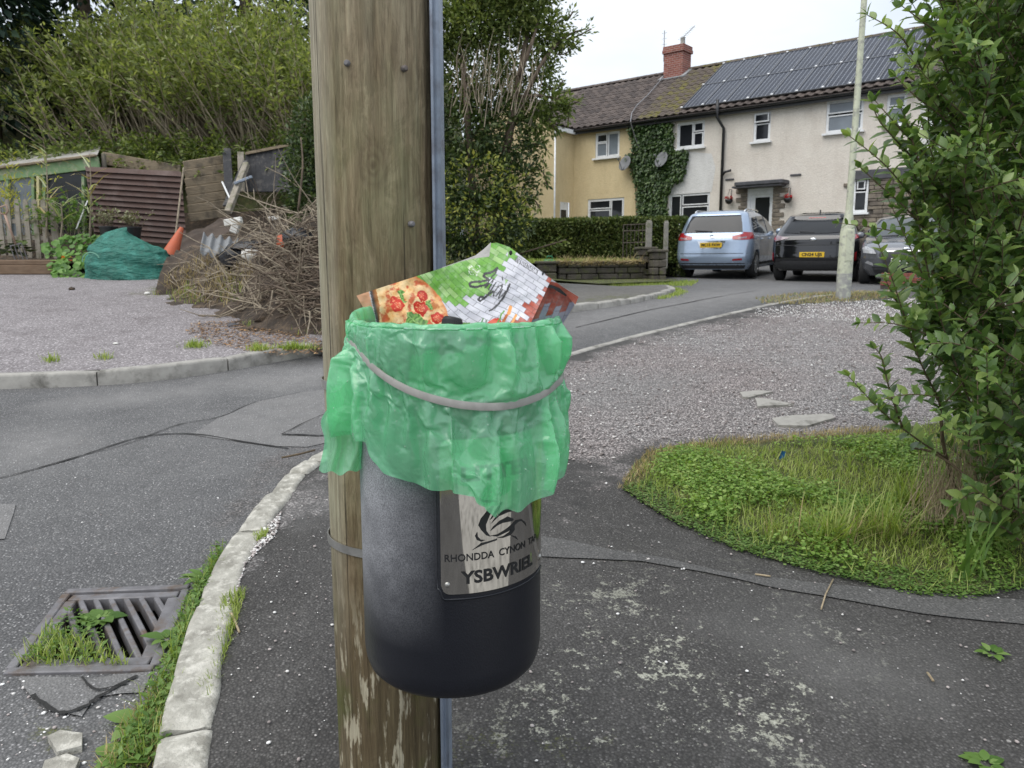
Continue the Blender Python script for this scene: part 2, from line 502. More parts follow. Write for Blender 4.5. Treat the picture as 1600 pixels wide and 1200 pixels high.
M['pane_sky_tint'] = glassmat('window_glass_sky_tint', (.22, .25, .28))  # sky reflection put into the base colour of the paler panes
# ================================================================ ground, road, pavements
def catmull(pts, n=8):
 out = []
 pts = [Vector(p) for p in pts]
 for i in range(len(pts) - 1):
  p0 = pts[max(i - 1, 0)]; p1 = pts[i]; p2 = pts[i + 1]; p3 = pts[min(i + 2, len(pts) - 1)]
  for k in range(n):
   t = k / n
   out.append(.5 * ((2 * p1) + (p2 - p0) * t + (2 * p0 - 5 * p1 + 4 * p2 - p3) * t * t + (3 * p1 - p0 - 3 * p2 + p3) * t ** 3))
 out.append(pts[-1])
 return out
def inpoly(x, y, poly):
 c = False; j = len(poly) - 1
 for i in range(len(poly)):
  xi, yi = poly[i][0], poly[i][1]; xj, yj = poly[j][0], poly[j][1]
  if (yi > y) != (yj > y) and x < (xj - xi) * (y - yi) / (yj - yi) + xi: c = not c
  j = i
 return c
def polydist(x, y, poly):
 best = 1e9; n = len(poly)
 for i in range(n):
  ax, ay = poly[i][0], poly[i][1]; bx, by = poly[(i + 1) % n][0], poly[(i + 1) % n][1]
  dx, dy = bx - ax, by - ay; L = dx * dx + dy * dy
  t = 0 if L < 1e-12 else max(0, min(1, ((x - ax) * dx + (y - ay) * dy) / L))
  q = (x - ax - t * dx) ** 2 + (y - ay - t * dy) ** 2
  if q < best: best = q
 return math.sqrt(best)
def pixmask(poly, soft):
 """soft mask made from an outline given in photo pixels, evaluated on the ground point behind it"""
 def f(u, v):
  d = polydist(u, v, poly)
  s = d if inpoly(u, v, poly) else -d
  return sstep(-soft, soft, s)
 return f
def sheet(name, poly, mat, off=0.0, k=.05, smin=.05, attrs=None, zf=None, bump=0.0, kind='structure', parent=None, jag=0.0, dens=None, holes=()):
 """sheet over a world polygon following the terrain, finer near the camera"""
 poly = [(p[0], p[1]) for p in poly]
 bnd = []
 n = len(poly)
 for i in range(n):
  a, b = poly[i], poly[(i + 1) % n]
  L = math.hypot(b[0] - a[0], b[1] - a[1])
  yy = max(.8, min(abs(a[1]), abs(b[1])))
  st = dens or max(smin, k * yy * (1 if yy < 12 else 2))
  m = max(1, int(L / st))
  for q in range(m):
   t = q / m
   x, y = a[0] + (b[0] - a[0]) * t, a[1] + (b[1] - a[1]) * t
   if jag and (q or 1):
    x += jag * fbm(x, y, 1.7, 9 / max(.3, yy / 3)); y += jag * fbm(x, y, 8.3, 9 / max(.3, yy / 3))
   bnd.append((x, y))
 xs = [p[0] for p in bnd]; ys = [p[1] for p in bnd]
 pts = []
 y = min(ys)
 row = 0
 while y < max(ys):
  st = dens or max(smin, k * max(.8, abs(y)))
  # crossings of this row
  cr_ = []
  for i in range(len(bnd)):
   a, b = bnd[i], bnd[(i + 1) % len(bnd)]
   if (a[1] > y) != (b[1] > y): cr_.append(a[0] + (b[0] - a[0]) * (y - a[1]) / (b[1] - a[1]))
  cr_.sort()
  for a, b in zip(cr_[::2], cr_[1::2]):
   x = a + st * (.5 + .5 * (row & 1))
   while x < b - st * .4:
    pts.append((x, y)); x += st * (1 if abs(x) < max(3, .8 * abs(y)) else 2.5)
  y += st; row += 1
 vv = [Vector(p) for p in bnd] + [Vector(p) for p in pts]
 ed = [(i, (i + 1) % len(bnd)) for i in range(len(bnd))]
 for hp_ in holes:
  b0 = len(vv); vv += [Vector((q[0], q[1])) for q in hp_]
  ed += [(b0 + i, b0 + (i + 1) % len(hp_)) for i in range(len(hp_))]
 V, E, F, *_ = delaunay_2d_cdt(vv, ed, [], 1, 1e-6)
 for hp_ in holes:
  F = [f for f in F if not inpoly(sum(V[i].x for i in f) / len(f), sum(V[i].y for i in f) / len(f), hp_)]
 co = []
 at = {a: [] for a in (attrs or {})}
 for p in V:
  z = (zf(p.x, p.y) if zf else hz(p.x, p.y)) + off
  if bump: z += bump * fbm(p.x, p.y, 0, 1.3, 3)
  co.append((p.x, p.y, z))
  if attrs:
   pz = (p.x, max(p.y, .3), z)
   u, v = proj(pz)
   for a, f in attrs.items(): at[a].append(f(u, v))
 me = bpy.data.meshes.new(name)
 me.from_pydata(co, [], [tuple(f) for f in F])
 bm = bmesh.new(); bm.from_mesh(me)
 for f in bm.faces:
  if f.normal.z < 0: f.normal_flip()
 bm.to_mesh(me); bm.free()
 for a, vals in at.items():
  x = me.attributes.new(a, 'FLOAT', 'POINT'); x.data.foreach_set('value', np.array(vals, dtype=np.float32))
 me.materials.append(mat)
 me.polygons.foreach_set('use_smooth', [True] * len(me.polygons))
 me.update()
 o = addobj(name, me, parent)
 if kind: o['kind'] = kind
 return o
def mmax(*fs): return lambda u, v: max(f(u, v) for f in fs)
def const(c): return lambda u, v: c
# wide base ground reaching the horizon
def base_ground():
 vs = []; fs = []
 ys = [-30, -15, -6, -2, 0, 2, 4, 6, 8, 10, 12, 14, 16, 18, 20, 22, 24, 27, 30, 35, 40, 50, 70, 100, 160, 260, 400]
 xs = [-400, -200, -100, -60, -40, -25, -18, -12, -8, -5, -3, -1, 0, 1, 3, 5, 8, 12, 18, 25, 40, 60, 100, 200, 400]
 for y in ys:
  for x in xs: vs.append((x, y, hz(x, y) - (.34 if -9 < x < 9 and y < 9 else .06)))
 n = len(xs)
 fs = [(j * n + i, j * n + i + 1, (j + 1) * n + i + 1, (j + 1) * n + i) for j in range(len(ys) - 1) for i in range(n - 1)]
 me = bpy.data.meshes.new('ground'); me.from_pydata(vs, [], fs); me.materials.append(M['turf'])
 o = addobj('ground', me); o['kind'] = 'structure'
base_ground()
# near kerb, its middle line along the top (photo pixels -> ground), from beside the drain round the corner and up the right-hand road
KT = .055
near_px = [(278, 1290), (284, 1190), (300, 1100), (322, 1000), (352, 900), (392, 830), (440, 770), (490, 722)]
near_kerb = [G(u, v, KT) for u, v in near_px]
_c = near_kerb[-1]
far_px = [(892, 553), (1000, 523), (1130, 492), (1250, 467), (1330, 458)]
edge_kerb = [G(u, v, KT) for u, v in far_px]
kerb_line = catmull(near_kerb + [G(640, 643, KT), G(770, 594, KT)] + edge_kerb, 10)
kerb_line = [Vector((p.x, p.y, hz(p.x, p.y))) for p in kerb_line]
KL = [(p.x, p.y) for p in kerb_line]
# road sheet
lightA = pixmask([(60, 632), (200, 612), (300, 606), (330, 616), (150, 634), (70, 640)], 14)
lightB = pixmask([(300, 600), (520, 570), (520, 600), (420, 612)], 14)
lightC = pixmask([(0, 690), (60, 670), (140, 690), (60, 720), (0, 735)], 40)
lightD = pixmask([(880, 520), (1020, 490), (1150, 470), (1250, 452), (1250, 448), (1100, 455), (960, 485), (880, 500)], 18)
mossR = mmax(pixmask([(10, 1052), (250, 1045), (262, 1075), (20, 1066)], 8), pixmask([(40, 1115), (130, 1120), (110, 1200), (60, 1200)], 16), pixmask([(140, 1080), (250, 1078), (250, 1090), (140, 1092)], 8))
gravR = pixmask([(395, 700), (470, 660), (520, 640), (505, 715), (440, 760), (400, 800), (330, 860), (300, 900), (285, 890), (340, 800)], 25)
road_poly = [(-16, -3), (KL[0][0], -3)] + KL + [(7.2, 12.3), (9.5, 12.3), (16, 11.5), (16, 24), (6.5, 25), (2.3, 18.5), (1.2, 16.5), (0.6, 13.4), (-1, 11), (-3, 9), (-16, 7.4)]
grate_hole = [G(u, v) for u, v in ((110, 929), (288, 923), (238, 1042), (21, 1047))]
road = sheet('road', road_poly, M['road'], 0.0, k=.035, holes=[[(p.x, p.y) for p in grate_hole]], attrs={'patch': mmax(lightA, lightB, lightC, lightD), 'moss': mossR, 'gravel': lambda u, v: .55 * gravR(u, v)})
def local_patch(name, px, mat, off, jag=.02, **kw):
 return sheet(name, [G(u, v) for u, v in px], mat, off, k=.03, jag=jag, **kw)
local_patch('tarmac_patch', [(298, 680), (345, 652), (400, 629), (470, 614), (560, 602), (640, 610), (600, 660), (540, 686), (480, 699), (430, 698), (370, 690)], M['road'], .004, attrs={'patch': const(.75), 'moss': const(0), 'gravel': const(0)})
local_patch('tarmac_patch', [(440, 681), (500, 652), (560, 636), (600, 650), (530, 678), (500, 683)], M['road'], .008, attrs={'patch': const(.35), 'moss': const(0), 'gravel': const(.15)})
local_patch('tarmac_patch', [(-60, 788), (25, 789), (16, 820), (8, 843), (-60, 852)], M['road'], .005, jag=.004, attrs={'patch': const(.8), 'moss': const(0), 'gravel': const(0)})
local_patch('tarmac_patch', [(30, 1060), (140, 1062), (236, 1052), (222, 1085), (150, 1090), (128, 1120), (80, 1112), (52, 1090)], M['road'], .006, attrs={'patch': const(.55), 'moss': const(0), 'gravel': const(0)})
# dark joints where old and new tarmac meet
def seam(px, w=.007, off=.006):
 mb = MB()
 pts = catmull([G(u, v) for u, v in px], 6)
 L = []; Rr = []
 for i, p in enumerate(pts):
  t = (pts[min(i + 1, len(pts) - 1)] - pts[max(i - 1, 0)]); t.z = 0; t.normalize()
  n = Vector((-t.y, t.x, 0)); ww = w * (.55 + .9 * random.random())
  j = n * random.uniform(-.4, .4) * w
  for s_, lst in ((1, L), (-1, Rr)):
   q = p + j + n * ww * s_; lst.append((q.x, q.y, hz(q.x, q.y) + off))
 m = len(L)
 mb.add(L + Rr, [(i, i + 1, m + i + 1, m + i) for i in range(m - 1)])
 o = mb.build('tarmac_seam', M['seam']); o['kind'] = 'structure'
M['seam'] = simple('tar_seam', (.018, .017, .016), (.01, .01, .009), 30, .8, bump=.5, bscale=90)
seam([(-40, 757), (40, 738), (130, 712), (220, 684), (300, 679), (380, 691), (450, 702)])
seam([(130, 712), (200, 694), (280, 664), (345, 652), (400, 629), (470, 614)], .004)
seam([(440, 681), (500, 652), (548, 639)], .005, .013); seam([(440, 681), (475, 682), (520, 684)], .006, .013)
seam([(52, 1090), (90, 1118), (130, 1110), (160, 1090), (215, 1060)], .006, .012)
seam([(128, 1062), (150, 1082), (200, 1072)], .004, .012)
seam([(900, 512), (1000, 488), (1100, 468), (1180, 455)], .008)
# pavement with the parking bay beyond it, one raised surface behind the kerb
grav_main = pixmask([(870, 575), (1000, 530), (1130, 500), (1280, 472), (1700, 452), (1700, 660), (1420, 676), (1130, 688), (1000, 706), (930, 726), (880, 716)], 26)
grav_near = pixmask([(380, 840), (430, 790), (500, 715), (560, 690), (560, 800), (440, 830), (370, 920), (345, 1010), (330, 1010)], 16)
grav_b = pixmask([(860, 700), (1000, 700), (1000, 730), (940, 800), (850, 840)], 40)
def grav_pave(u, v): return max(grav_main(u, v), .62 * grav_near(u, v), .38 * grav_b(u, v))
moss_p = mmax(pixmask([(700, 1130), (860, 1110), (960, 1160), (940, 1210), (700, 1210)], 90), pixmask([(330, 930), (385, 925), (360, 1030), (322, 1060)], 14), pixmask([(860, 880), (900, 890), (900, 900), (850, 900)], 12))
lich_p = pixmask([(850, 920), (1000, 910), (1250, 940), (1360, 1000), (1300, 1200), (880, 1210), (740, 1180), (840, 1010)], 90)
wear_p = mmax(pixmask([(1080, 965), (1250, 950), (1300, 990), (1500, 1030), (1480, 1120), (1300, 1080)], 60), pixmask([(430, 790), (540, 715), (540, 790), (470, 830)], 18),
    pixmask([(880, 590), (960, 580), (1080, 590), (1080, 620), (960, 650), (890, 640)], 16))
pave_poly = [(KL[0][0], -3)] + KL + [(7.2, 12.3), (12, 11.6), (12, -3)]
pave = sheet('pavement', pave_poly, M['pave'], KT - .004, k=.03, smin=.03, attrs={'gravel': grav_pave, 'moss': moss_p, 'lichen': lich_p, 'patch': lambda u, v: .4 * wear_p(u, v)})
M['strip'] = asphalt('trench_tarmac', (.085, .084, .082), (.135, .132, .128), agg=(.16, .155, .15), aggamt=.2)
strip = local_patch('tarmac_strip', [(845, 856), (960, 879), (1040, 893), (1130, 915), (1270, 931), (1400, 944), (1620, 962), (2300, 1000), (2300, 1060), (1620, 1001), (1540, 994), (1440, 982), (1320, 960), (1200, 938), (1100, 915), (1000, 897), (845, 890)], M['strip'], KT + .002, jag=.012)
sheet('reflector_sheet', [(.75, -9), (9, -9), (9, .9), (1.5, .9), (.75, .2)], M['concrete'], KT + .004, k=.1, smin=.3)  # unseen pale ground, added only to brighten what the steel plate reflects
# granite kerb stones beside the drain, worn and uneven, each one a stone
kerb = empty('kerb'); kerb['kind'] = 'structure'
def arc_table(pts):
 s = [0]
 for a, b in zip(pts, pts[1:]): s.append(s[-1] + math.hypot(b.x - a.x, b.y - a.y))
 return s
KS = arc_table(kerb_line)
def along(pts, S, s):
 s = max(0, min(S[-1] - 1e-6, s))
 for i in range(len(S) - 1):
  if s <= S[i + 1]:
   t = (s - S[i]) / max(1e-9, S[i + 1] - S[i])
   p = pts[i].lerp(pts[i + 1], t); d = (pts[i + 1] - pts[i]); d.z = 0; d.normalize()
   return p, d
 return pts[-1], (pts[-1] - pts[-2]).normalized()
def kerb_stone(pts, S, s0, s1, w, top, depth, mat, parent, rough=.008, ragged=.0, nseg=8, name='kerb_stone', wcol=5):
 """one block following the line between s0 and s1"""
 mb = MB(); rows = []
 sd = random.random() * 50
 prof = []
 for j in range(wcol + 1):
  t = j / wcol; prof.append((-w / 2 + w * t, 0.0))
 b = .012
 sec = [(-w / 2 - .004, -depth), (-w / 2 - .002, -b * 2), (-w / 2 + b * .4, -b * .5), (-w / 2 + b * 1.6, 0)] + [(x, 0) for x, _ in prof[1:-1]] + [(w / 2 - b * 1.6, 0), (w / 2 - b * .4, -b * .6), (w / 2, -b * 2), (w / 2 + .003, -depth)]
 for i in range(nseg + 1):
  s = s0 + (s1 - s0) * i / nseg
  p, d = along(pts, S, s); n = Vector((d.y, -d.x, 0))
  row = []
  endk = min(i, nseg - i)
  for (x, z) in sec:
   q = p + n * x
   e = ragged * fbm(q.x * 1.0, q.y * 1.0, sd, 7, 3)
   q = q + d * (e if endk == 0 else 0) + n * (ragged * .8 * fbm(s, x * 3, sd, 5, 3))
   zz = hz(p.x, p.y) + top + z + rough * fbm(q.x, q.y, sd, 11, 4) - (.010 if endk == 0 and z > -depth else 0) * (1 if rough > .004 else .4)
   row.append((q.x, q.y, zz))
  rows.append(row)
 m = len(sec); vs = [p for r in rows for p in r]
 fs = [(i * m + k, i * m + k + 1, (i + 1) * m + k + 1, (i + 1) * m + k) for i in range(nseg) for k in range(m - 1)]
 fs += [tuple(range(m)), tuple(range(nseg * m, nseg * m + m))[::-1]]
 mb.add(vs, fs)
 return mb.build(name, mat, parent, smooth=55)
def s_of(u, v):
 g = G(u, v, KT)
 return min(range(len(kerb_line)), key=lambda i: (kerb_line[i].x - g.x) ** 2 + (kerb_line[i].y - g.y) ** 2)
def s_pix(u, v):
 i = s_of(u, v); return KS[i]
cuts = [0.0, s_pix(288, 1150), s_pix(335, 950) , s_pix(392, 832), s_pix(440, 772), s_pix(470, 740), s_pix(490, 722)]
cuts = sorted(set(cuts))
s_end_near = cuts[-1]
k_s = s_end_near
while k_s < s_pix(892, 553) - .4:
 k_s += random.uniform(.38, .6); cuts.append(k_s)
wid = [.142, .138, .128, .120, .114, .110]
for i, (a, b) in enumerate(zip(cuts, cuts[1:])):
 kerb_stone(kerb_line, KS, a + .006, b - .006, wid[min(i, 5)], KT + .012 + random.uniform(-.006, .008), .12, M['oldstone'], kerb, .014, .022, 10)
# thin concrete edging up the right-hand road
k_s = cuts[-1]
while k_s < KS[-1] - .2:
 e = min(KS[-1], k_s + .915)
 kerb_stone(kerb_line, KS, k_s + .004, e - .004, .09, KT + .006, .12, M['concrete'], kerb, .003, .004, 5, 'edging_block', 2)
 k_s = e
# kerb on the far side of the road: concrete blocks, round to the point opposite
far_base = [(-1300, 690), (-800, 660), (-400, 632), (-120, 613), (0, 608), (120, 604), (222, 597), (330, 583), (420, 567), (510, 551)]
fk = [G(u, v) for u, v in far_base] + [G(700, 517), G(820, 498), G(905, 486), G(980, 475), G(1030, 464), G(1050, 457), G(1040, 451)]
far_line = catmull([Vector((p.x, p.y + .06, 0)) for p in fk], 8)
far_line = [Vector((p.x, p.y, hz(p.x, p.y))) for p in far_line]
FS = arc_table(far_line)
fkerb = empty('kerb'); fkerb['kind'] = 'structure'
k_s = 0.35
while k_s < FS[-1] - .15:
 e = min(FS[-1], k_s + (.97 if k_s < 9 else .7))
 pp, _ = along(far_line, FS, (k_s + e) / 2)
 hgt = .115 if pp.y < 7.5 else max(.07, .115 - .012 * (pp.y - 7.5))
 kerb_stone(far_line, FS, k_s + .006, e - .006, .13, hgt + random.uniform(-.006, .006), .16, M['concrete'], fkerb, .005, .006, 6, 'kerb_block', 3)
 k_s = e
# left parking gravel behind the far kerb
FLp = [(p.x, p.y + .06) for p in far_line if p.x < -.9]
tuft_l = mmax(pixmask([(60, 560), (100, 556), (90, 566)], 8), pixmask([(290, 535), (325, 530), (320, 545), (295, 545)], 6), pixmask([(240, 440), (290, 452), (320, 470), (240, 470), (170, 462)], 10))
park_poly = FLp + [(-1.3, 9.0), (-2.2, 11.5), (-3.2, 13.6), (-14, 13.6), (-14, FLp[0][1])]
park = sheet('parking_gravel', park_poly, M['parking'], .10, k=.035, attrs={'gravel': const(.35), 'moss': tuft_l})
# verge and pavement opposite, between kerb and hedge
FLo = [(p.x, p.y + .05) for p in far_line if p.x >= -1.9]
M['pave_b'] = asphalt('opposite_pavement', (.11, .105, .095), (.19, .18, .165), agg=(.28, .27, .25), aggamt=.25, moss=1.0)
opp = sheet('opposite_pavement', FLo + [(1.9, 13.6), (0.6, 14.2), (-2.6, 13.4)], M['pave_b'], .068, k=.05,
   attrs={'moss': pixmask([(890, 476), (1010, 470), (1040, 455), (900, 460)], 8)})
# ================================================================ telegraph pole
def srgb(r, g=None, b=None):
 if g is None: r, g, b = r
 f = lambda c: (c / 255 / 12.92) if c / 255 <= .04045 else ((c / 255 + .055) / 1.055) ** 2.4
 return (f(r), f(g), f(b))
def TL(o): return Matrix.Translation(-Vector(o.location))
def text_geo(s, size, align='CENTER', bold=0.0):
 cu = bpy.data.curves.new('lettering', 'FONT'); cu.body = s; cu.size = size; cu.align_x = align; cu.align_y = 'CENTER'
 cu.offset = bold; cu.resolution_u = 3
 ob = bpy.data.objects.new('lettering', cu); C.objects.link(ob)
 dg = bpy.context.evaluated_depsgraph_get(); dg.update()
 me = bpy.data.meshes.new_from_object(ob.evaluated_get(dg))
 vs = [tuple(v.co) for v in me.vertices]; fs = [tuple(p.vertices) for p in me.polygons]
 bpy.data.objects.remove(ob); bpy.data.curves.remove(cu); bpy.data.meshes.remove(me)
 return vs, fs
POLE = Vector((-.285, 1.68, 0)); POLE.z = hz(POLE.x, POLE.y) + KT
def pole_pt(u, v):
 rx, rz = ray(u, v); y = POLE.y - .118
 return Vector((rx * y, y, CZ + rz * y)) - POLE
n = NT('weathered_pole_wood')
gv = n.mapping(scale=(26, 26, 1.1))
g1 = n.noise(1.0, 7, .68, gv, 1.2); g2 = n.noise(2.2, 5, .6, n.mapping(scale=(60, 60, 1.6)), .6)
blo = n.noise(3.0, 4, .6, n.mapping(scale=(2.2, 2.2, .8)))
zz = n.sep()[2]
col = n.ramp(g1, [(.30, (.105, .070, .042)), (.48, (.235, .180, .115)), (.62, (.30, .25, .165)), (.78, (.37, .33, .24))])
fib = n.noise(1.0, 6, .7, n.mapping(scale=(120, 120, 10)), .8); mot = n.noise(1.0, 6, .72, n.mapping(scale=(13, 13, 6)), 1.6)
col = n.mix(n.ramp(mot, [(.42, 0.0), (.54, .9)]), col, n.ramp(fib, [(.3, (.10, .07, .04)), (.7, (.19, .145, .085))]))
col = n.mix(n.ramp(blo, [(.42, 0.0), (.66, .75)]), col, n.ramp(g2, [(.3, (.13, .125, .065)), (.7, (.26, .255, .155))]))
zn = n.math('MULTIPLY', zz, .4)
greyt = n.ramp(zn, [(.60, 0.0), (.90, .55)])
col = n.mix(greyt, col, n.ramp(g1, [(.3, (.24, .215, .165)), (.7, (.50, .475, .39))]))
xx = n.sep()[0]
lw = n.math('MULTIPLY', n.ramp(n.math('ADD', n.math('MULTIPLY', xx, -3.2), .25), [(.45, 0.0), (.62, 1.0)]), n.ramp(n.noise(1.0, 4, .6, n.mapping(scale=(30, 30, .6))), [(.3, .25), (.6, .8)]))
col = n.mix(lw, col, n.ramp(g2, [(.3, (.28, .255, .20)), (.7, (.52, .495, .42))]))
crk = n.noise(1.0, 3, .5, n.mapping(scale=(75, 75, .9)), .4)
crm = n.ramp(crk, [(.30, 1.0), (.36, 0.0)])
col = n.mix(n.math('MULTIPLY', crm, .75), col, (.03, .022, .015))
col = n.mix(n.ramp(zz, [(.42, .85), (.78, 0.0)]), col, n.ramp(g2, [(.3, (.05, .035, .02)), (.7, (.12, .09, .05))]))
ftm = n.math('MULTIPLY', n.ramp(zz, [(.40, 1.0), (.62, 0.0)]), n.ramp(n.noise(1.0, 5, .6, n.mapping(scale=(48, 48, 9))), [(.56, 0.0), (.61, 1.0)]))
col = n.mix(n.math('MULTIPLY', ftm, .8), col, (.42, .38, .29))
alg = n.math('MULTIPLY', n.ramp(zz, [(.3, 1.0), (.6, 0.0)]), n.ramp(n.noise(6, 4), [(.5, 0.0), (.62, 1.0)]))
col = n.mix(n.math('MULTIPLY', alg, .7), col, (.07, .085, .02))
col = n.mix(1.0, col, n.ramp(fib, [(.28, (.80, .79, .75)), (.72, (1.36, 1.38, 1.33))]), 'MULTIPLY')
kp = pole_pt(583, 258)
vd_ = n.n.new('ShaderNodeVectorMath'); vd_.operation = 'DISTANCE'; n.link(n.mapping(scale=(1, 1, .62), loc=(0, 0, kp.z * .38)), vd_.inputs[0]); vd_.inputs[1].default_value = kp
kd = n.math('ADD', vd_.outputs['Value'], n.math('MULTIPLY', n.noise(60, 3), .006))
kn = n.ramp(kd, [(.006, .9), (.011, .15), (.016, .55), (.021, .1), (.028, .4), (.036, .05), (.05, 0.0)])
col = n.mix(kn, col, (.075, .05, .03))
n.set(color=col, rough=.85, spec=.25)
hh = n.math('ADD', n.math('MULTIPLY', g1, 1.0), n.math('MULTIPLY', n.math('SUBTRACT', 1.0, crm), 1.0))
n.bump(n.math('ADD', hh, n.math('ADD', n.math('MULTIPLY', g2, .5), n.math('MULTIPLY', fib, .8))), .9, .006)
M['pole'] = n.m
pole = empty('telegraph_pole', POLE)
tag(pole, 'weathered wooden telegraph pole carrying the overflowing litter bin', 'telegraph pole')
mb = MB(); rows = []
NP = 150
H_ = 4.3
for j in range(64):
 z = -.15 + (H_ + .15) * j / 63
 r0 = .1245 - .0006 * z
 for i in range(NP):
  a = 2 * math.pi * i / NP
  ck = max(0, .05 - abs(fbm(math.cos(a) * 5, math.sin(a) * 5, z * .45, 1, 2) - .12)) * (.12 if fbm(math.cos(a), math.sin(a), z * .8 + 5, 1, 2) > .02 else .02)
  r = r0 + .0035 * fbm(math.cos(a) * 2, math.sin(a) * 2, z * .5, 1, 3) - ck
  rows.append((r * math.cos(a) - .004 * z, r * math.sin(a), z))
fs = [(j * NP + i, j * NP + (i + 1) % NP, (j + 1) * NP + (i + 1) % NP, (j + 1) * NP + i) for j in range(63) for i in range(NP)] + [tuple(range(63 * NP, 64 * NP))]
mb.add(rows, fs)
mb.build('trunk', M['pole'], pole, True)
# cable guard strip down the right-hand side
mb = MB(); ga = R(-8)
gx, gy = .1285 * math.cos(ga), .1285 * math.sin(ga)
mb.M = Matrix.Translation((gx, gy, 0)) @ Matrix.Rotation(ga, 4, 'Z')
mb.box((.005, 0, 2.02), (.016, .044, 4.0), bev=.005)
mb.box((.0005, -.027, 2.02), (.005, .016, 4.0)); mb.box((.0005, .027, 2.02), (.005, .016, 4.0))
mb.build('cable_guard', M['galv'], pole, 40)
def pole_hit(u, v, rr=.1245):
 rx, rz = ray(u, v)
 A = rx * rx + 1; B = -2 * (rx * POLE.x + POLE.y); Cc = POLE.x ** 2 + POLE.y ** 2 - rr ** 2
 y = (-B - math.sqrt(max(0, B * B - 4 * A * Cc))) / (2 * A)
 return Vector((rx * y, y, CZ + rz * y))
for (u, v) in ((543, 99), (632, 107), (643, 350)):
 mb = MB(); p = pole_hit(u, v) - POLE
 d = Vector((p.x, p.y, 0)).normalized()
 mb.M = Matrix.Translation(p) @ d.to_track_quat('Z', 'Y').to_matrix().to_4x4()
 mb.lathe([(.0001, .0075), (.004, .007), (.0062, .004), (.0065, -.004)], 12)
 mb.build('bolt_head', M['iron'], pole, 40)
# ================================================================ litter bin
BX, BY = -.1163, 1.43
BR = .172
BZ0, BZ1 = .725, 1.386
binb = Vector((BX, BY, BZ0))
bin_ = empty('litter_bin', binb)
tag(bin_, 'black post-mounted litter bin with mirrored steel plate strapped to the wooden pole', 'litter bin')
def cyl(phi, r, z, cx=BX, cy=BY):           # phi degrees, 0 faces the camera side (-y), + to the right
 a = R(phi); return Vector((cx + r * math.sin(a), cy - r * math.cos(a), z))
def cylhit(u, v, r=BR, cx=BX, cy=BY):
 rx, rz = ray(u, v)
 A = rx * rx + 1; B = -2 * (rx * cx + cy); Cc = cx * cx + cy * cy - r * r
 D = B * B - 4 * A * Cc
 y = (-B - math.sqrt(max(0, D))) / (2 * A)
 p = Vector((rx * y, y, CZ + rz * y))
 return math.degrees(math.atan2(p.x - cx, -(p.y - cy))), p.z
n = NT('faded_black_paint')
sp = n.sep()
cl = n.noise(5, 5, .6); cl2 = n.noise(20, 4, .6); fine = n.noise(420, 2, .6)
side = n.ramp(n.math('ADD', n.math('MULTIPLY', sp[0], -3.0), .5), [(.50, 0.0), (.80, 1.0)])      # chalked on the sunward side
hgt = n.ramp(sp[2], [(.10, 0.0), (.26, 1.0)])
mk = n.math('MULTIPLY', n.math('MULTIPLY', side, hgt), n.ramp(n.math('ADD', n.math('MULTIPLY', cl, .8), n.math('MULTIPLY', cl2, .2)), [(.24, .22), (.68, 1.0)]))
spk = n.math('MULTIPLY', mk, n.ramp(fine, [(.30, .35), (.65, 1.0)]))
base = n.ramp(n.noise(3, 4), [(.3, (.006, .007, .011)), (.7, (.013, .014, .019))])
col = n.mix(n.math('MULTIPLY', spk, .8), base, (.46, .465, .49))
n.set(color=col, rough=n.ramp(mk, [(0, .36), (1, .75)]), spec=.38)
n.bump(n.noise(300, 3), .25, .0015)
M['binpaint'] = n.m
mb = MB(); mb.M = TL(bin_)
NB = 96
def ring(r, z): return [(r, z)]
prof = [(.001, 0), (.10, .0), (.140, .002), (.155, .008), (.164, .018), (.1695, .034), (BR, .055), (BR, .20), (BR, .40), (BR, .60), (BR + .001, .625), (BR + .008, .64), (BR + .010, .650), (BR + .010, .668), (BR + .006, .674), (BR - .002, .672), (BR - .006, .64), (BR - .008, .3), (BR - .012, .06), (.001, .05)]
mb.M = None
mb.lathe(prof, NB, cap=False)
mb.build('body', M['binpaint'], bin_, 50)
# mirror plate, slightly proud, with rounded lower corners
n = NT('mirror_steel')
n.set(color=n.ramp(n.noise(4, 4), [(.3, (.60, .58, .55)), (.7, (.70, .68, .65))]), metal=1.0, rough=n.ramp(n.noise(14, 5, .7), [(.35, .03), (.75, .09)]))
n.bump(n.noise(7, 2, .5, n.mapping(scale=(1, 1, .35))), .30, .012)
M['mirror'] = n.m
PZ0, PZ1 = .938, 1.212
pm = MB(); pm.M = TL(bin_)
def plate_pt(s, t, r):
 ph = -2 + 82 * s; z = PZ0 + (PZ1 - PZ0) * t
 return cyl(ph, r, z)
NU, NV = 60, 8
rc = .016
def zlow(s):
 L = 82 * math.pi / 180 * BR
 d = min(s * L, (1 - s) * L)
 return 0 if d > rc else (rc - math.sqrt(max(0, rc * rc - (rc - d) ** 2)))
vs = []
for r in (BR + .0022, BR + .0006):
 for j in range(NV + 1):
  for i in range(NU + 1):
   s = i / NU; z0 = PZ0 + zlow(s); z1 = PZ1 - zlow(s)
   vs.append(cyl(-2 + 82 * s, r, z0 + (z1 - z0) * j / NV))
m = (NU + 1) * (NV + 1)
fs = [(j * (NU + 1) + i, j * (NU + 1) + i + 1, (j + 1) * (NU + 1) + i + 1, (j + 1) * (NU + 1) + i) for j in range(NV) for i in range(NU)]
fs += [tuple(x + m for x in f[::-1]) for f in fs]
bnd = [i for i in range(NU + 1)] + [j * (NU + 1) + NU for j in range(1, NV + 1)] + [NV * (NU + 1) + i for i in range(NU - 1, -1, -1)] + [j * (NU + 1) for j in range(NV - 1, 0, -1)]
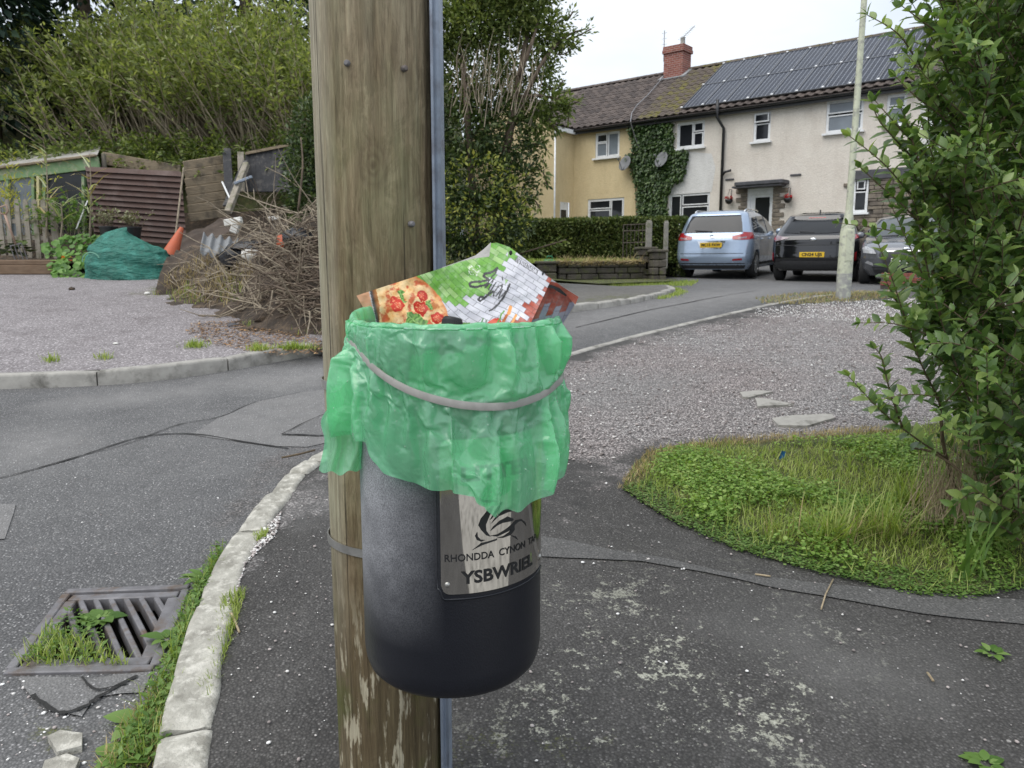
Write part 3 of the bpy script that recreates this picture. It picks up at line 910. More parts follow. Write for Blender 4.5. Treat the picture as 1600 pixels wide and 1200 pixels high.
fs += [(bnd[i], bnd[(i + 1) % len(bnd)], bnd[(i + 1) % len(bnd)] + m, bnd[i] + m) for i in range(len(bnd))]
pm.add(vs, fs)
plate = pm.build('steel_plate', M['mirror'], bin_, 40)
plate['label'] = 'mirror polished steel plate with cut-out lettering and dragon emblem'
# raised moulding round the plate recess
mb = MB(); mb.M = TL(bin_)
path = [cyl(-4.5, BR, z) for z in np.linspace(1.30, PZ0 + .01, 14)] + [cyl(-4.5 + 3 * math.sin(a), BR, PZ0 + .01 - .02 * (1 - math.cos(a))) for a in np.linspace(.2, 1.4, 5)] + [cyl(p_, BR, PZ0 - .010) for p_ in np.linspace(0, 84, 24)]
mb.tube(path, [.0022] * len(path), 6)
mb.build('recess_moulding', M['binpaint'], bin_, True)
n = NT('cut_out_black'); n.set(color=n.ramp(n.noise(5, 2), [(.3, (.006, .006, .007)), (.7, (.012, .012, .013))]), rough=.6); M['cutout'] = n.m
def plate_text(s, size, phi_c, z, width, bold=.0, name='lettering'):
 vs, fs = text_geo(s, size, 'CENTER', bold)
 x0 = min(v[0] for v in vs); x1 = max(v[0] for v in vs)
 k = width / (x1 - x0)
 mb = MB(); mb.M = TL(bin_)
 mb.add([cyl(phi_c + math.degrees((v[0] - (x0 + x1) / 2) * k / BR), BR + .0029, z + v[1]) for v in vs], fs)
 o = mb.build(name, M['cutout'], plate)
 o.matrix_parent_inverse = Matrix.Identity(4)
 return o
plate_text('LITTER', .036, 35, 1.150, .150, .0012)
plate_text('RHONDDA  CYNON  TAF', .0180, 33.5, 1.003, .200, .0003)
plate_text('YSBWRIEL', .031, 35.5, .966, .158, .0010)
def emblem():
 polys = [
  [(515, 435), (536, 438), (505, 505), (476, 575), (480, 620), (512, 665), (478, 655), (440, 615), (419, 580), (438, 530), (478, 480)],
  [(592, 405), (545, 470), (505, 540), (520, 530), (560, 478), (584, 442), (604, 405)],
  [(722, 385), (700, 420), (620, 455), (560, 500), (514, 568), (572, 512), (640, 482), (704, 466), (726, 430), (736, 388)],
  [(684, 530), (640, 513), (580, 545), (530, 590), (508, 624), (560, 582), (600, 562), (650, 552), (676, 548)],
  [(780, 588), (772, 556), (742, 533), (700, 541), (640, 598), (560, 648), (506, 658), (560, 664), (645, 624), (694, 576), (722, 550), (745, 548), (764, 566)],
  [(690, 580), (692, 612), (662, 652), (604, 674), (556, 674), (608, 660), (650, 630), (672, 592)],
  [(412, 628), (394, 660), (408, 690), (440, 702), (472, 690), (440, 688), (416, 664)],
  [(370, 768), (440, 713), (562, 678), (556, 692), (450, 728)],
  [(656, 652), (700, 662), (718, 690), (688, 672)],
  [(424, 380), (450, 404), (500, 414), (530, 402), (560, 404), (540, 388), (480, 392)],
 ]
 mb = MB(); mb.M = TL(bin_)
 for pl in polys:
  pts = [Vector((660 + x / 4.8, 700 + y / 4.8)) for x, y in pl]
  V, E, F, *_ = delaunay_2d_cdt(pts, [(i, (i + 1) % len(pts)) for i in range(len(pts))], [], 1, 1e-5)
  out = []
  for p in V:
   ph, z = cylhit(p.x, p.y, BR + .0022); out.append(cyl(ph, BR + .0029, z))
  mb.add(out, [tuple(f) for f in F])
 mb.build('dragon_emblem', M['cutout'], plate)
emblem()
for ph, z in ((1.6, PZ0 + .018), (76, PZ0 + .018)):
 mb = MB(); p = cyl(ph, BR + .002, z) - binb; d = (cyl(ph, 1, z) - cyl(ph, 0, z)).normalized()
 mb.M = Matrix.Translation(p) @ d.to_track_quat('Z', 'Y').to_matrix().to_4x4()
 mb.lathe([(.0001, .003), (.003, .0026), (.0048, .001), (.005, -.002)], 14)
 mb.build('rivet', M['steel'], bin_, True)
# mounting bracket and the two steel straps round the pole
dv = (Vector((POLE.x, POLE.y, 0)) - Vector((BX, BY, 0))); dv.normalize()
for z in (.87, 1.30):
 a = Vector((BX, BY, z)) + dv * (BR - .01); b = Vector((POLE.x, POLE.y, z)) - dv * .118
 mb = MB(); mb.M = TL(bin_); mb.bar(a, b, .09, .05); mb.build('mounting_bracket', M['black'], bin_)
def strap(z, tilt=0.0):
 mb = MB(); mb.M = TL(bin_); vs = []; N = 72
 for i in range(N):
  a = 2 * math.pi * i / N
  for r, dz in ((.1275, -.009), (.1295, -.009), (.1295, .009), (.1275, .009)):
   zz_ = z + dz + tilt * math.cos(a - R(200)) * .1
   vs.append((POLE.x - .004 * (z - POLE.z) + r * math.cos(a), POLE.y + r * math.sin(a), zz_))
 fs = [(4 * i + k, 4 * i + (k + 1) % 4, 4 * ((i + 1) % N) + (k + 1) % 4, 4 * ((i + 1) % N) + k) for i in range(N) for k in range(4)]
 mb.add(vs, fs); mb.build('strap', M['steel'], bin_, 40)
def zpole(v, dy=0): return CZ + ray(530, v)[1] * (POLE.y - .05)
strap(zpole(606), .1); strap(zpole(850), .12)
# ================================================================ green bin liner
CX2 = BX + .013; BR2 = .190; ZR = BZ1 + .012
hoop_px = [(556, 541), (575, 566), (600, 588), (630, 606), (660, 618), (700, 629), (730, 634), (770, 636), (800, 633), (830, 624), (855, 612), (870, 598), (879, 588)]
RH = BR2 + .008
hp = [cylhit(u, v, RH, CX2, BY) for u, v in hoop_px]
hpa = [(-180, hp[0][1] + .035), (-130, hp[0][1] + .03)] + sorted(hp) + [(130, hp[-1][1] + .04), (180, hp[0][1] + .035)]
def interp(tab, x):
 if x <= tab[0][0]: return tab[0][1]
 for (a, za), (b, zb) in zip(tab, tab[1:]):
  if x <= b: return za + (zb - za) * (x - a) / max(1e-9, b - a)
 return tab[-1][1]
hem_px = [(583, 678), (590, 702), (602, 722), (640, 735), (700, 753), (740, 768), (765, 777), (790, 783), (815, 777), (838, 760), (860, 740)]
hm = sorted(cylhit(u, v, BR2 + .012, CX2, BY) for u, v in hem_px)
hma = [(-180, 1.17), (-120, 1.17), (-95, 1.17)] + hm + [(96, hm[-1][1] + .05), (112, hm[-1][1] + .10), (180, 1.17)]
def rid(x, y, s=0.0): return 1 - 2 * abs(mnoise.noise(Vector((x, y, s))))
def film_sim():
 NA, NZ = 240, 64
 vs = []; pin = []
 for j in range(NZ):
  q = j / (NZ - 1)
  for i in range(NA):
   ph = -180 + 360 * i / NA
   a = R(ph); zh = interp(hpa, ph); ze = interp(hma, ph) - .014
   jh = int(NZ * .42)
   if j <= jh: z = ZR + (zh - ZR) * j / jh
   else: z = zh + (ze - zh) * (j - jh) / (NZ - 1 - jh)
   r = BR2 + .004
   if j > jh:
    r += (.006 + .03 * sstep(25, 85, ph) * (1 - sstep(120, 170, ph))) * math.sin(math.pi * .8 * (j - jh) / (NZ - 1 - jh))
   wob = 3.2 * mnoise.noise(Vector((math.cos(a) * 2.2, math.sin(a) * 2.2, 3 + z * 1.5)))
   am = .0130 * (.12 + 2.2 * abs(mnoise.noise(Vector((math.cos(a) * 3, math.sin(a) * 3, 9.0)))))
   hk = abs(j - jh) / (NZ * .42)
   k1 = .10 + .9 * min(1, hk * 2.2) if j <= jh else .10 + .9 * min(1, hk * 3)
   if j < 6: k1 *= .25 + .75 * j / 6
   r += am * k1 * (math.sin(15 * a + 2.2 * wob) + .5 * math.sin(31 * a - 2 * wob + 9 * z)) + .004 * k1
   r += .0015 * fbm(math.cos(a) * 6, math.sin(a) * 6, z * 30, 1, 3)
   vs.append((CX2 + r * math.sin(a), BY - r * math.cos(a), z))
   if j == 0 or j == jh: pin.append(j * NA + i)
 F = [(j * NA + i, j * NA + (i + 1) % NA, (j + 1) * NA + (i + 1) % NA, (j + 1) * NA + i) for j in range(NZ - 1) for i in range(NA)]
 me = bpy.data.meshes.new('film_sim'); me.from_pydata(vs, [], F)
 ob = addobj('film_sim', me)
 vg = ob.vertex_groups.new(name='pin'); vg.add(pin, 1.0, 'REPLACE')
 cm = MB(); cm.lathe([(.001, BZ0), (BR + .002, BZ0), (BR + .002, ZR - .09), (BR2 - .004, ZR - .06), (BR2 - .004, ZR), (.001, ZR)], 64, (BX, BY, 0), cap=False)
 co = cm.build('film_collider', None)
 cmod = co.modifiers.new('col', 'COLLISION'); co.collision.thickness_outer = .002; co.collision.damping = .5; co.collision.cloth_friction = 20
 cl = ob.modifiers.new('cloth', 'CLOTH'); st = cl.settings
 st.quality = 6; st.mass = .035; st.tension_stiffness = 20; st.compression_stiffness = 20; st.shear_stiffness = 8; st.bending_stiffness = FILM_BEND
 st.tension_damping = 10; st.compression_damping = 10; st.air_damping = 6
 st.vertex_group_mass = 'pin'; st.shrink_min = -FILM_GROW; st.shrink_max = -FILM_GROW
 cl.collision_settings.use_collision = True; cl.collision_settings.distance_min = .002; cl.collision_settings.collision_quality = 2
 cl.collision_settings.use_self_collision = False
 cl.point_cache.frame_start = 1; cl.point_cache.frame_end = 60
 for f in range(1, FILM_FRAMES + 1):
  scene.frame_set(f)
 dg = bpy.context.evaluated_depsgraph_get()
 ev = ob.evaluated_get(dg)
 m2 = bpy.data.meshes.new_from_object(ev)
 co_ = np.empty(len(m2.vertices) * 3, dtype=np.float32); m2.vertices.foreach_get('co', co_); co_ = co_.reshape(-1, 3)
 bpy.data.objects.remove(ob); bpy.data.objects.remove(co); bpy.data.meshes.remove(m2)
 scene.frame_set(1)
 return co_.copy(), F, NA, NZ
FILM_BEND, FILM_GROW, FILM_FRAMES = .022, .085, 42
SIMV, SIMF, SNA, SNZ = film_sim()
NA, NZ = SNA, SNZ
vs = [tuple(p) for p in SIMV]
F = list(SIMF)
# rolled over the rim and hanging down inside, joined to the first row of the skirt
prev = 0
for j, (dr, dz) in enumerate(((-.003, .007), (-.009, .010), (-.015, .007), (-.019, -.004), (-.021, -.03), (-.022, -.07), (-.020, -.12))):
 st_ = len(vs)
 for i in range(NA):
  p = SIMV[i]; a = math.atan2(p[0] - CX2, -(p[1] - BY)); r0 = math.hypot(p[0] - CX2, p[1] - BY)
  ph = math.degrees(a)
  lift = (.007 * fbm(math.cos(a) * 6, math.sin(a) * 6, 4.0, 1, 3) + .016 * math.exp(-((ph + 108) / 26) ** 2) + .009 * math.exp(-((ph - 112) / 20) ** 2)) * (1 if j < 4 else .5)
  r = r0 + dr + .005 * rid(math.cos(a) * 7, math.sin(a) * 7, 1.0 + dz * 8) * (1 if j > 2 else .4)
  vs.append((CX2 + r * math.sin(a), BY - r * math.cos(a), p[2] + dz + lift))
 F += [(prev + i, prev + (i + 1) % NA, st_ + (i + 1) % NA, st_ + i) for i in range(NA)]
 prev = st_
# loose gathered flap on the left
lft = catmull([(557, 540, 1.405), (546, 580, 1.40), (524, 622, 1.395), (502, 656, 1.395), (507, 690, 1.39), (498, 734, 1.39)], 10)
rgt = catmull([(566, 540, 1.40), (573, 580, 1.375), (580, 625, 1.36), (586, 665, 1.352), (583, 700, 1.355), (571, 728, 1.36)], 10)
n0 = len(vs); NFU = 40
NFV = len(lft)
for j in range(NFV):
 l, r_ = lft[j], rgt[j]; w = j / (NFV - 1)
 for i in range(NFU):
  s = i / (NFU - 1)
  u = l.x + (r_.x - l.x) * s; v = l.y + (r_.y - l.y) * s; y = l.z + (r_.z - l.z) * s
  v += 9 * math.sin(math.pi * s) * w ** 3 + 3 * math.sin(s * 17) * w ** 4
  sp_ = .25 + .75 * w
  y += -.022 * math.sin(math.pi * s) * sp_ + .009 * math.sin(s * 15 + 1.5 * w) * sp_ + .004 * math.sin(s * 27 - 3 * w + 1) + .005 * rid(s * 4, w * 2.4, 1.4) * sp_
  vs.append(P(u, v, y))
F += [(n0 + j * NFU + i, n0 + j * NFU + i + 1, n0 + (j + 1) * NFU + i + 1, n0 + (j + 1) * NFU + i) for j in range(NFV - 1) for i in range(NFU - 1)]
n = NT('green_film')
crk = n.voronoi(38, feature='SMOOTH_F1'); wr = n.noise(26, 4, .6, n.mapping(scale=(1, 1, .55)), 1.0); wr2 = n.voronoi(95, n.mapping(scale=(1, 1, .6)))
gcol = n.ramp(n.noise(9, 3), [(.3, (.27, .78, .44)), (.7, (.40, .88, .56))])
n.set(color=gcol, rough=.5, spec=.0)
def facet(sc, amp):
 vn = n.n.new('ShaderNodeTexVoronoi'); vn.inputs['Scale'].default_value = sc
 wv = n.n.new('ShaderNodeVectorMath'); wv.operation = 'MULTIPLY_ADD'; n.link(n.noise(14, 3, .6, out='Color'), wv.inputs[0]); wv.inputs[1].default_value = (.02, .02, .02); n.link(n.mapping(scale=(1, 1, .42)), wv.inputs[2])
 n.link(wv.outputs[0], vn.inputs['Vector'])
 d1 = n.n.new('ShaderNodeVectorMath'); d1.operation = 'SUBTRACT'; n.link(vn.outputs['Color'], d1.inputs[0]); d1.inputs[1].default_value = (.5, .5, .5)
 d2 = n.n.new('ShaderNodeVectorMath'); d2.operation = 'SUBTRACT'; n.link(wv.outputs[0], d2.inputs[0]); n.link(vn.outputs['Position'], d2.inputs[1])
 d3 = n.n.new('ShaderNodeVectorMath'); d3.operation = 'DOT_PRODUCT'; n.link(d1.outputs[0], d3.inputs[0]); n.link(d2.outputs[0], d3.inputs[1])
 return n.math('MULTIPLY', d3.outputs['Value'], amp)
hb = n.math('ADD', n.math('ADD', facet(9, .85), facet(26, .38)), n.math('MULTIPLY', wr, .008))
bo = n.bump(hb, .30, 1.0)
b2_ = n.n.new('ShaderNodeBump'); n.link(hb, b2_.inputs['Height']); b2_.inputs['Strength'].default_value = .9; b2_.inputs['Distance'].default_value = 1.0
tl = n.n.new('ShaderNodeBsdfTranslucent'); n.link(n.mix(1.0, gcol, (1.3, 1.3, 1.3), 'MULTIPLY'), tl.inputs[0]); n.link(bo, tl.inputs['Normal'])
tp = n.n.new('ShaderNodeBsdfTransparent'); tp.inputs[0].default_value = (.40, .90, .58, 1)
m1 = n.n.new('ShaderNodeMixShader'); m1.inputs[0].default_value = .42
m2 = n.n.new('ShaderNodeMixShader'); m2.inputs[0].default_value = .46
n.link(n.bsdf.outputs[0], m1.inputs[1]); n.link(tl.outputs[0], m1.inputs[2])
n.link(m1.outputs[0], m2.inputs[1]); n.link(tp.outputs[0], m2.inputs[2])
gl = n.n.new('ShaderNodeBsdfGlossy'); gl.inputs['Roughness'].default_value = .05; n.link(b2_.outputs[0], gl.inputs['Normal'])
fz = n.n.new('ShaderNodeLayerWeight'); fz.inputs['Blend'].default_value = .5; n.link(b2_.outputs[0], fz.inputs['Normal'])
m3 = n.n.new('ShaderNodeMixShader'); n.link(n.math('ADD', n.math('MULTIPLY', n.math('POWER', fz.outputs['Facing'], 3.0), .55), .07, True), m3.inputs[0]); n.link(m2.outputs[0], m3.inputs[1]); n.link(gl.outputs[0], m3.inputs[2]); n.link(m3.outputs[0], n.out.inputs[0])
M['film'] = n.m
liner = empty('bin_liner', (CX2, BY, BZ0))
tag(liner, 'crumpled translucent green plastic bin liner folded over the rim of the litter bin', 'bin bag')
me = np_mesh('liner_film', np.array([tuple(p) for p in vs]) - np.array(liner.location), np.array(F), M['film'], smooth=True)
lin_o = addobj('film', me, liner)
sb_ = lin_o.modifiers.new('smooth', 'SUBSURF'); sb_.levels = 1; sb_.render_levels = 1
# rain drops standing on the film
va = np.array([tuple(p) for p in vs]);
n = NT('rain_drop'); n.set(color=(.85, .97, .9), rough=.03, trans=.85, ior=1.33); n.set(spec=.8); n.set(color=n.ramp(n.noise(20, 1), [(0, (.8, .95, .85)), (1, (.95, 1, .97))])); M['drop'] = n.m
sphv, sphf = [], []
for j in range(5):
 th = math.pi / 2 * j / 4
 for i in range(8): sphv.append((math.sin(th) * math.cos(i * math.pi / 4), math.sin(th) * math.sin(i * math.pi / 4), .6 * math.cos(th)))
sphf = [(j * 8 + i, (j + 1) * 8 + i, (j + 1) * 8 + (i + 1) % 8, j * 8 + (i + 1) % 8) for j in range(4) for i in range(8)]
idx = []
while len(idx) < 900:
 j = random.randint(4, NZ - 4); i = random.randrange(NA)
 ph = -180 + 360 * i / NA
 if -95 < ph < 115 and random.random() < (.10 + .9 * sstep(-10, 70, ph)): idx.append((j, i))
pp = []; nn = []
for j, i in idx:
 a = va[j * NA + i]; b = va[j * NA + (i + 1) % NA]; c = va[(j + 1) * NA + i]
 nr = np.cross(b - a, c - a); nr /= max(1e-9, np.linalg.norm(nr))
 if nr[1] > 0 or np.dot(nr, a - np.array([CX2, BY, a[2]])) < 0: nr = -nr
 w1, w2 = random.random(), random.random()
 pp.append(a + (b - a) * w1 + (c - a) * w2 * .5); nn.append(nr)
pp = np.array(pp); nn = np.array(nn)
rot = frames(nn); rot = rot[:, :, [0, 2, 1]]
V_, F_, a_ = scatter((np.array(sphv), np.array(sphf)), pp - np.array(liner.location), rot, .0005 + .0011 * rng.random(len(pp)) ** 3)
o = addobj('water_drops', np_mesh('water_drops', V_, F_, M['drop'], smooth=True), liner); o['kind'] = 'stuff'
# the grey retaining hoop belongs to the bin
mb = MB(); mb.M = TL(bin_); vs = []; NHP = 150
for i in range(NHP):
 ph = -180 + 360 * i / NHP
 z = interp(hpa, ph)
 z = (interp(hpa, max(-180, ph - 6)) + z * 2 + interp(hpa, min(180, ph + 6))) / 4
 for r, dz in ((RH - .002, -.0062), (RH + .0018, -.0066), (RH + .0032, 0), (RH + .0018, .0066), (RH - .002, .0062)):
  vs.append(cyl(ph, r, z + dz, CX2, BY))
fs = [(5 * i + k, 5 * i + (k + 1) % 5, 5 * ((i + 1) % NHP) + (k + 1) % 5, 5 * ((i + 1) % NHP) + k) for i in range(NHP) for k in range(5)]
mb.add(vs, fs)
M['hoop'] = simple('grey_hoop', (.40, .385, .36), (.27, .26, .24), 25, .55, metal=.15, bump=.2, bscale=120, bdist=.001)
mb.build('retaining_hoop', M['hoop'], bin_, 50)
# ================================================================ pizza box
def seg_d(px, py, ax, ay, bx, by):
 dx, dy = bx - ax, by - ay; L = dx * dx + dy * dy
 t = 0 if L < 1e-9 else max(0, min(1, ((px - ax) * dx + (py - ay) * dy) / L))
 return math.hypot(px - ax - t * dx, py - ay - t * dy), t
Z8 = lambda x, y: (720 + x / 8.0, 375 + y / 8.0)
STROKES = []
def stroke(pts, w0, w1=None, z=Z8):
 q = [z(*p) for p in pts]; w1 = w0 if w1 is None else w1
 for i in range(len(q) - 1):
  STROKES.append((*q[i], *q[i + 1], (w0 + (w1 - w0) * i / max(1, len(q) - 2)) / 13.0))
# the brushed word on the lid, letter by letter
stroke([(455, 352), (420, 385), (360, 412), (300, 418), (285, 455), (330, 480), (345, 500), (250, 520), (140, 525), (108, 550), (120, 580), (190, 590), (280, 568), (345, 545)], 26, 22)
stroke([(455, 352), (440, 410), (385, 465)], 14)
stroke([(385, 480), (340, 530), (300, 600), (360, 545), (410, 490), (380, 560), (345, 625)], 12, 11)
stroke([(440, 530), (410, 575), (385, 620), (345, 665)], 13)
stroke([(400, 645), (340, 685), (290, 730), (240, 765), (215, 745), (250, 708), (280, 712)], 22, 18)
stroke([(520, 560), (470, 580), (420, 650), (405, 700), (440, 700), (490, 640), (520, 580), (500, 575)], 12, 11)
stroke([(525, 610), (490, 670), (470, 735), (510, 700), (560, 640)], 11)
stroke([(612, 555), (580, 630), (530, 720), (470, 800), (400, 865), (355, 885)], 22, 16)
stroke([(515, 455), (525, 500)], 9)
# little hand-lettered line along the top edge
LET = []
def let(pts, w=7):
 q = [Z8(*p) for p in pts]
 for i in range(len(q) - 1): LET.append((*q[i], *q[i + 1], w / 16.0))
bx, by = 690, 215
for k, sh in enumerate('HAEBINEDUEHTIH'):
 ox = 690 + k * 20.6; oy = 215 + k * 12.4
 dx, dy = .86, .51; nx, ny = -.42, .9                       # along / down the letter
 pt = lambda a, b: (ox + a * dx * 17 + b * nx * 52, oy + a * dy * 17 + b * ny * 52)
 G_ = {'H': [[(0, 0), (0, 1)], [(.8, 0), (.8, 1)], [(0, .5), (.8, .5)]], 'A': [[(0, 1), (.4, 0), (.8, 1)], [(.2, .6), (.6, .6)]],
   'E': [[(.8, 0), (0, 0), (0, 1), (.8, 1)], [(0, .5), (.6, .5)]], 'B': [[(0, 0), (0, 1), (.7, .9), (.7, .6), (0, .5), (.7, .35), (.6, 0), (0, 0)]],
   'I': [[(.4, 0), (.4, 1)]], 'N': [[(0, 1), (0, 0), (.8, 1), (.8, 0)]], 'D': [[(0, 0), (0, 1), (.7, .8), (.7, .2), (0, 0)]],
   'U': [[(0, 0), (0, .9), (.4, 1), (.8, .9), (.8, 0)]], 'T': [[(0, 0), (.8, 0)], [(.4, 0), (.4, 1)]]}[sh]
 for ln in G_: let([pt(*p) for p in ln])
cW = srgb(214, 214, 222); cG = srgb(118, 176, 72); cG2 = srgb(86, 148, 52); cR = srgb(176, 84, 66); cR2 = srgb(150, 62, 48); cK = srgb(62, 62, 64)
def lerp3(a, b, t): return tuple(x + (y - x) * t for x, y in zip(a, b))
def hash2(i, j, k=0): return (math.sin(i * 127.1 + j * 311.7 + k * 74.7) * 43758.5453) % 1.0
def brick(u, v, ang=34, rh=7.6, bl=19):
 ang = ang + 14 * sstep(815, 690, u)
 c, s = math.cos(R(ang)), math.sin(R(ang))
 x = (u - 700) * c + (v - 400) * s; y = -(u - 700) * s + (v - 400) * c
 j = math.floor(y / rh); xo = x + (j % 2) * bl / 2 + hash2(j, 3) * 7
 i = math.floor(xo / bl)
 fx = xo / bl - i; fy = y / rh - j
 edge = min(fy * rh, (1 - fy) * rh) < .42 or min(fx * bl, (1 - fx) * bl) < .38
 cu = (i + .5) * bl - (j % 2) * bl / 2 - hash2(j, 3) * 7; cv = (j + .5) * rh
 bu = 700 + cu * c - cv * s; bv = 400 + cu * s + cv * c
 return i, j, edge, bu, bv
def paint(u, v):
 # pizza on the left
 pe = ((u - 588) / 115.0) ** 2 + ((v - 512) / 95.0) ** 2
 u0_, v0_ = u, v
 if u < 712 and pe < 1 + .05 * fbm(u, v, 0, .08):
  if u < 593:                                          # plank and pan rim
   d = (u - 577) - (v - 458) * .22
   if d < 0: return lerp3(srgb(226, 176, 140), srgb(196, 140, 104), .5 + .5 * fbm(u * .3, v, 0, .25))
   if d < 5: return srgb(70, 68, 70) if d > 1.5 else srgb(190, 190, 192)
   if d < 12: return lerp3(srgb(96, 62, 38), srgb(200, 130, 70), (d - 5) / 7)
  q = fbm(u, v, 2.0, .055, 5); q2 = fbm(u, v, 7.0, .10, 4)
  u = u0_ + 7 * fbm(u0_, v0_, 11, .11, 3); v = v0_ + 7 * fbm(u0_, v0_, 17, .11, 3)
  col = lerp3(srgb(236, 170, 96), srgb(250, 226, 176), min(1, max(0, .5 + 1.5 * q)))
  if q2 > .02: col = lerp3(col, srgb(206, 84, 44), min(.9, (q2 - .02) * 5))
  if q < -.16: col = lerp3(col, srgb(176, 96, 46), min(.8, (-.16 - q) * 6))
  if pe > .86: col = lerp3(col, srgb(218, 120, 62), min(1, (pe - .86) * 6))
  for (tx, ty, r) in ((622, 477, 9.5), (657, 481, 10.5), (683, 497, 9), (660, 462, 8), (614, 470, 6)):
   d = math.hypot(u - tx, v - ty)
   if d < r:
    col = srgb(206, 52, 36) if d > r * .55 else srgb(226, 92, 64)
    if abs(((math.atan2(v - ty, u - tx) * 3) % math.pi) - .4) < .25 and d < r * .6: col = srgb(244, 176, 130)
  for (lx, ly, an, a, b) in ((651, 503, 35, 19, 11), (628, 462, 65, 11, 4.5), (672, 478, 60, 9, 4)):
   x = (u - lx) * math.cos(R(an)) + (v - ly) * math.sin(R(an)); y = -(u - lx) * math.sin(R(an)) + (v - ly) * math.cos(R(an))
   if (x / a) ** 2 + (y / b) ** 2 < 1:
    col = lerp3(srgb(66, 118, 40), srgb(128, 176, 86), .5 + .5 * math.sin(x * .9) * (1 if y > 0 else -1))
    if abs(y) < .6: col = srgb(150, 190, 110)
  return lerp3(col, tuple(c * .55 for c in col), max(0, fbm(u0_, v0_, 31, .3, 3)) * 1.1)
 i, j, edge, bu, bv = brick(u, v)
 hv = hash2(i, j)
 # colour of this brick: green corner, white middle, red right
 gl = bv - interp([(640, 468), (660, 472), (690, 480), (738, 472), (762, 450), (784, 430), (800, 402)], bu)     # green above this line
 if bu < 803 and gl < 16 * (hv - .55): col = lerp3(cG, cG2, .65 * hash2(i, j, 2)); green = True
 else:
  green = False
  rl = (bu - 846) * .72 + (bv - 455) * .42
  if rl > -3 + 13 * (hv - .5): col = lerp3(cR, cR2, hash2(i, j, 2) * .8)
  elif bu > 800 and bv > 498 + 6 * hv: col = lerp3(cR, cR2, .3)
  else: col = lerp3(cW, srgb(190, 190, 200), .8 * hash2(i, j, 5))
 if green and hash2(i, j, 9) > .66: col = lerp3(col, srgb(176, 208, 140), .6)
 g = fbm(u, v, 3.0, .16, 4)
 col = lerp3(col, (.8, .8, .82), max(0, g) * .35)
 if edge: col = lerp3(col, srgb(60, 60, 64) if not green else srgb(60, 108, 36), .62)
 # tomatoes, herbs and orange strokes at the bottom
 for (tx, ty, a, b, an) in ((740, 517, 21, 12, -4), (771, 508, 14, 9, -35)):
  x = (u - tx) * math.cos(R(an)) + (v - ty) * math.sin(R(an)); y = -(u - tx) * math.sin(R(an)) + (v - ty) * math.cos(R(an))
  d = (x / a) ** 2 + (y / b) ** 2
  if d < 1: col = lerp3(srgb(240, 120, 92), srgb(214, 62, 44), d);
  if d < 1 and ((x + a * .35) / (a * .25)) ** 2 + ((y + b * .35) / (b * .25)) ** 2 < 1: col = srgb(250, 190, 170)
 for (pts, w, c_) in (([(622, 840), (600, 915)], 44, srgb(226, 152, 76)), ([(575, 940), (510, 1060)], 36, srgb(190, 110, 60)), ([(690, 940), (640, 1040), (575, 1140)], 30, srgb(230, 160, 84)),
       ([(540, 890), (505, 930), (490, 985), (450, 1050)], 20, srgb(112, 158, 72)), ([(280, 980), (260, 1030), (300, 1100)], 18, srgb(92, 128, 84)), ([(320, 1000), (310, 1060)], 20, srgb(120, 140, 120)),
       ([(480, 1140), (540, 1090)], 18, srgb(120, 150, 110))):
  for k in range(len(pts) - 1):
   d, t = seg_d(u, v, *Z8(*pts[k]), *Z8(*pts[k + 1]))
   if d < w / 16.0: col = c_
 if 715 < u < 735 and v > 504 and fbm(u, v, 0, .3) > -.1 and u + v < 1243: col = srgb(98, 146, 66)
 if u < 750 and 414 < v < 432 and u > 732 and fbm(u, v, 1, .35, 3) > .18: col = lerp3(col, (.8, .85, .75), .8)
 for (ax, ay, bx_, by_, w) in STROKES:
  if abs(u - ax) > 40 or abs(v - ay) > 40: continue
  d, t = seg_d(u, v, ax, ay, bx_, by_)
  if d < w * (1 + .25 * fbm(u, v, 5, .5, 2)): col = lerp3(cK, srgb(96, 96, 98), max(0, fbm(u, v, 8, .4, 2)) * 1.2)
 if v < 440:
  for (ax, ay, bx_, by_, w) in LET:
   if abs(u - ax) > 8 or abs(v - ay) > 9: continue
   if seg_d(u, v, ax, ay, bx_, by_)[0] < w * .95: col = lerp3(cK, col, .12)
 return col
n = NT('printed_card')
at = n.attr('print', 'Color')
co_ = n.noise(55, 3)
n.set(color=n.mix(n.ramp(n.noise(40, 5, .7), [(.45, 0.0), (.8, .22)]), at, (.55, .53, .50)), rough=.5, spec=.4)
n.bump(n.math('ADD', n.noise(30, 3), n.math('MULTIPLY', n.noise(1.0, 2, .5, n.mapping(scale=(8, 8, 420))), .25)), .25, .002)
M['print'] = n.m
M['card'] = simple('plain_card', (.62, .60, .58), (.50, .48, .46), 14, .8, bump=.2)
M['card_brown'] = simple('brown_card_edge', (.42, .31, .20), (.30, .21, .13), 60, .9)
box = empty('pizza_box', (BX, BY, BZ1))
tag(box, 'crumpled pizza box with green, white and red brick print stuffed in the bin', 'pizza box')
def curve_at(pts, n_):
 c = [Vector(p) for p in pts]; S = [0]
 for a, b in zip(c, c[1:]): S.append(S[-1] + math.hypot(b.x - a.x, b.y - a.y))
 out = []
 for k in range(n_):
  s = S[-1] * k / (n_ - 1)
  for i in range(len(c) - 1):
   if s <= S[i + 1] + 1e-9:
    t = (s - S[i]) / max(1e-9, S[i + 1] - S[i]); out.append(c[i].lerp(c[i + 1], t)); break
 return out
